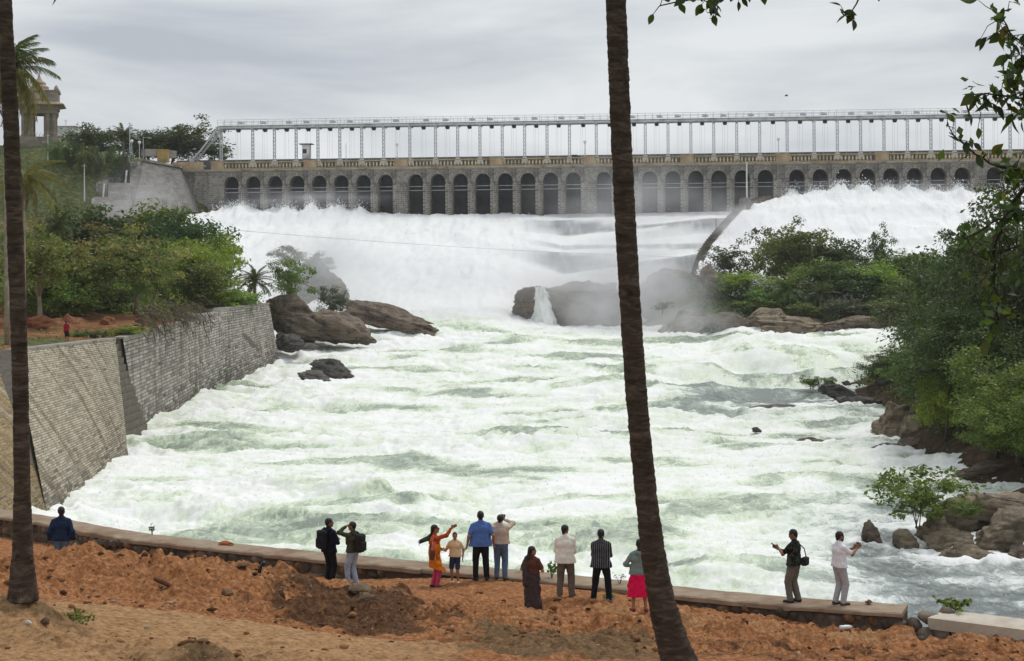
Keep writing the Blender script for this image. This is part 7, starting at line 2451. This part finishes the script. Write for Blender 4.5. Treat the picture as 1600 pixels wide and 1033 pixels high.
V, f = big_leaf()
LFM = [mesh('leaf', V, f, leaf_mat('big_leaf_' + n_, c1, c2, 0.35, 0.04), True, {'tint': np.linspace(0, 1, 18) * 0.5 + 0.3}) for n_, c1, c2 in
       (('dark', (0.012, 0.022, 0.006), (0.05, 0.075, 0.018)), ('green', (0.03, 0.05, 0.008), (0.10, 0.13, 0.02)), ('yellow', (0.11, 0.10, 0.015), (0.22, 0.20, 0.03)))]
M_TWIG = plain('dark_twig', C(58, 48, 40), 0.9, 0.3, 10, 0.4, 0.02)
rng = rs(77)
nleaf = 0
extra_leaf = []


def bough(pts, r0, dens, lsz, yel=0.1, twig=0.35, seed=0):
    global nleaf
    rng = rs(500 + seed)
    P_ = np.array([PX(*p) for p in pts]) - TP
    d = np.concatenate([[0], np.cumsum(np.linalg.norm(np.diff(P_, axis=0), axis=1))])
    n_ = max(10, int(d[-1] / 0.06))
    s = np.linspace(0, d[-1], n_)
    path = np.stack([np.interp(s, d, P_[:, k]) for k in range(3)], 1)
    ker = np.ones(5) / 5
    path = np.stack([np.convolve(np.pad(path[:, k], 2, mode='reflect', reflect_type='odd'), ker, 'valid') for k in range(3)], 1) + 0.008 * rng.randn(n_, 3)
    mb = MB(); mb.tube(path, r0 * (1 - 0.85 * s / d[-1]) + 0.003, 6)
    spots = []
    for i in range(int(d[-1] * dens)):
        u = rng.randint(int(n_ * 0.15), n_)
        p = path[u]
        dirn = rng.normal(size=3); dirn[1] *= 0.7; dirn /= np.linalg.norm(dirn)
        L_ = twig * (0.3 + rng.rand())
        e = p + dirn * L_ + (0, 0, -0.1 * L_)
        mb.tube([p, (p + e) / 2 + 0.02 * rng.randn(3), e], [0.006, 0.0045, 0.003], 4)
        spots.append((e, dirn))
        if rng.rand() < 0.5: spots.append(((p + e) / 2, rng.normal(size=3)))
    br_ = mb.build('branch', M_TWIG, nt_, True)
    for u in rng.randint(int(n_ * 0.12), n_, int(d[-1] * dens * 1.3)):
        if pts[0][1] > 0: extra_leaf.append(path[u] + rng.normal(size=3) * twig * 0.3)
    for e, dn in spots:
        if nleaf >= 298: break
        if rng.rand() < 0.12: continue
        dn = dn / np.linalg.norm(dn) + np.array([0, 0, -0.7]) ; dn /= np.linalg.norm(dn)
        q = Vector(dn).to_track_quat('X', 'Z').to_euler()
        k = 2 if rng.rand() < yel else (1 if rng.rand() < 0.4 else 0)
        q.rotate_axis('X', rng.randn() * 1.2)
        ob('leaf', LFM[k], br_, tuple(e), tuple(q), (lsz * (0.7 + 0.6 * rng.rand()),) * 3)
        nleaf += 1


bough([(1500, -90, 15.4), (1300, -70, 15.3), (1150, -30, 15.3), (1080, 0, 15.3), (1030, 8, 15.3)], 0.02, 14, 0.12, 0.05, 0.16, 8)
bough([(1150, -30, 15.3), (1115, -5, 15.3), (1120, 18, 15.3)], 0.014, 34, 0.1, 0.05, 0.14, 9)
bough([(1420, -70, 15.4), (1355, -20, 15.3), (1335, 12, 15.3), (1325, 26, 15.3)], 0.016, 16, 0.11, 0.05, 0.14, 10)
bough([(1700, 255, 15.6), (1620, 262, 15.6), (1575, 268, 15.5), (1540, 252, 15.4), (1508, 228, 15.4), (1482, 206, 15.4)], 0.016, 12, 0.14, 0.25, 0.22, 1)
bough([(1700, 180, 15.7), (1630, 170, 15.6), (1580, 150, 15.5), (1530, 145, 15.5), (1508, 160, 15.5)], 0.016, 30, 0.15, 0.12, 0.28, 2)
bough([(1690, 130, 15.7), (1620, 90, 15.6), (1585, 60, 15.5), (1560, 20, 15.5)], 0.014, 30, 0.14, 0.1, 0.25, 3)
bough([(1700, 60, 15.7), (1640, 75, 15.6), (1590, 100, 15.5), (1565, 130, 15.5)], 0.014, 28, 0.14, 0.1, 0.25, 4)
bough([(1700, 210, 15.8), (1610, 285, 15.7), (1580, 320, 15.7), (1560, 360, 15.7), (1552, 420, 15.7), (1560, 500, 15.8)], 0.03, 24, 0.14, 0.12, 0.28, 5)
bough([(1700, 330, 15.8), (1620, 330, 15.7), (1570, 335, 15.6), (1530, 365, 15.6), (1500, 372, 15.6)], 0.025, 22, 0.13, 0.2, 0.25, 6)
bough([(1700, 400, 15.8), (1630, 392, 15.7), (1590, 380, 15.6), (1550, 400, 15.6)], 0.025, 22, 0.13, 0.15, 0.25, 7)

V, Fc = leaves(np.repeat(np.array(extra_leaf), 2, 0) + rng.normal(size=(len(extra_leaf) * 2, 3)) * 0.04, 0.1, rng, 0.2, 0.55, 0.5)
o = mk('small_leaves', V, Fc, [ML['dark']], nt_, False, {'tint': np.repeat(rng.rand(len(extra_leaf) * 2), 4)}); o['kind'] = 'stuff'

# ================================================================== SPRAY AND HAZE
def vol_mat(name, dens, col=(0.97, 0.98, 1.0), aniso=0.15, soft=False):
    m = bpy.data.materials.new(name); m.use_nodes = True
    t = m.node_tree; t.nodes.clear()
    o_ = t.nodes.new('ShaderNodeOutputMaterial'); v = t.nodes.new('ShaderNodeVolumePrincipled')
    v.inputs['Color'].default_value = tuple(col) + (1,); v.inputs['Density'].default_value = dens; v.inputs['Anisotropy'].default_value = aniso
    if soft:      # spray thins out towards its edge and is torn into wisps
        tc_ = t.nodes.new('ShaderNodeTexCoord')
        g_ = t.nodes.new('ShaderNodeTexGradient'); g_.gradient_type = 'QUADRATIC_SPHERE'
        n_ = t.nodes.new('ShaderNodeTexNoise'); n_.inputs['Scale'].default_value = 2.4; n_.inputs['Detail'].default_value = 3
        r_ = t.nodes.new('ShaderNodeMapRange'); r_.inputs['From Min'].default_value = 0.36; r_.inputs['From Max'].default_value = 0.66; r_.inputs['To Min'].default_value = 0.1; r_.inputs['To Max'].default_value = 2.0
        a_ = t.nodes.new('ShaderNodeMath'); a_.operation = 'MULTIPLY'
        b_ = t.nodes.new('ShaderNodeMath'); b_.operation = 'MULTIPLY'; b_.inputs[1].default_value = dens
        t.links.new(tc_.outputs['Object'], g_.inputs['Vector']); t.links.new(tc_.outputs['Object'], n_.inputs['Vector'])
        t.links.new(n_.outputs['Fac'], r_.inputs['Value'])
        t.links.new(g_.outputs['Fac'], a_.inputs[0]); t.links.new(r_.outputs[0], a_.inputs[1])
        t.links.new(a_.outputs[0], b_.inputs[0]); t.links.new(b_.outputs[0], v.inputs['Density'])
    t.links.new(v.outputs[0], o_.inputs['Volume'])
    return m


def mist(label, px, py, y, r, dens, rz=0.0):
    bm = bmesh.new(); bmesh.ops.create_icosphere(bm, subdivisions=3, radius=1.0)
    me = bpy.data.meshes.new('spray_mist'); bm.to_mesh(me); bm.free()
    me.materials.append(vol_mat('mist_%d' % int(px), dens * 4.5, soft=True))
    o = ob('spray_mist', me, None, PX(px, py, y), (0, 0, rz), tuple(q * 1.45 for q in r))
    tag(o, label, 'mist', kind='stuff')


mist('white mist drifting in front of the arches left of the palm', 985, 318, 275, (15, 4, 7), 0.03)
mist('dense spray over the rock at the foot of the spillway', 985, 470, 218, (10, 5, 7.5), 0.085)
mist('pale spray over the lower spillway steps', 930, 440, 230, (15, 6, 6.5), 0.045)
mist('spray drifting over the left rock outcrop', 500, 425, 212, (9, 4, 6.5), 0.08)
mist('spray beside the divider wall', 1150, 352, 262, (6, 6, 4.5), 0.04)
mist('low spray over the tip of the island', 1065, 508, 207, (6.5, 3.5, 3.4), 0.05)
mist('broad veil of spray over the left spillway', 640, 450, 228, (24, 6, 7), 0.03)
mist('spray along the foot of the gates at left', 470, 312, 286, (15, 3, 2.0), 0.03)
mist('spray along the foot of the gates at right', 1380, 300, 270, (20, 3, 2.0), 0.03)
mist('thin spray over the abutment foot', 215, 315, 268, (8, 5, 5), 0.015)

hz = MB(); hz.box((0, 155, 22), (420, 400, 55.6))
hz = hz.build('haze', vol_mat('haze_air', 0.00011, (0.95, 0.97, 1.0), 0.3)); hz['kind'] = 'stuff'
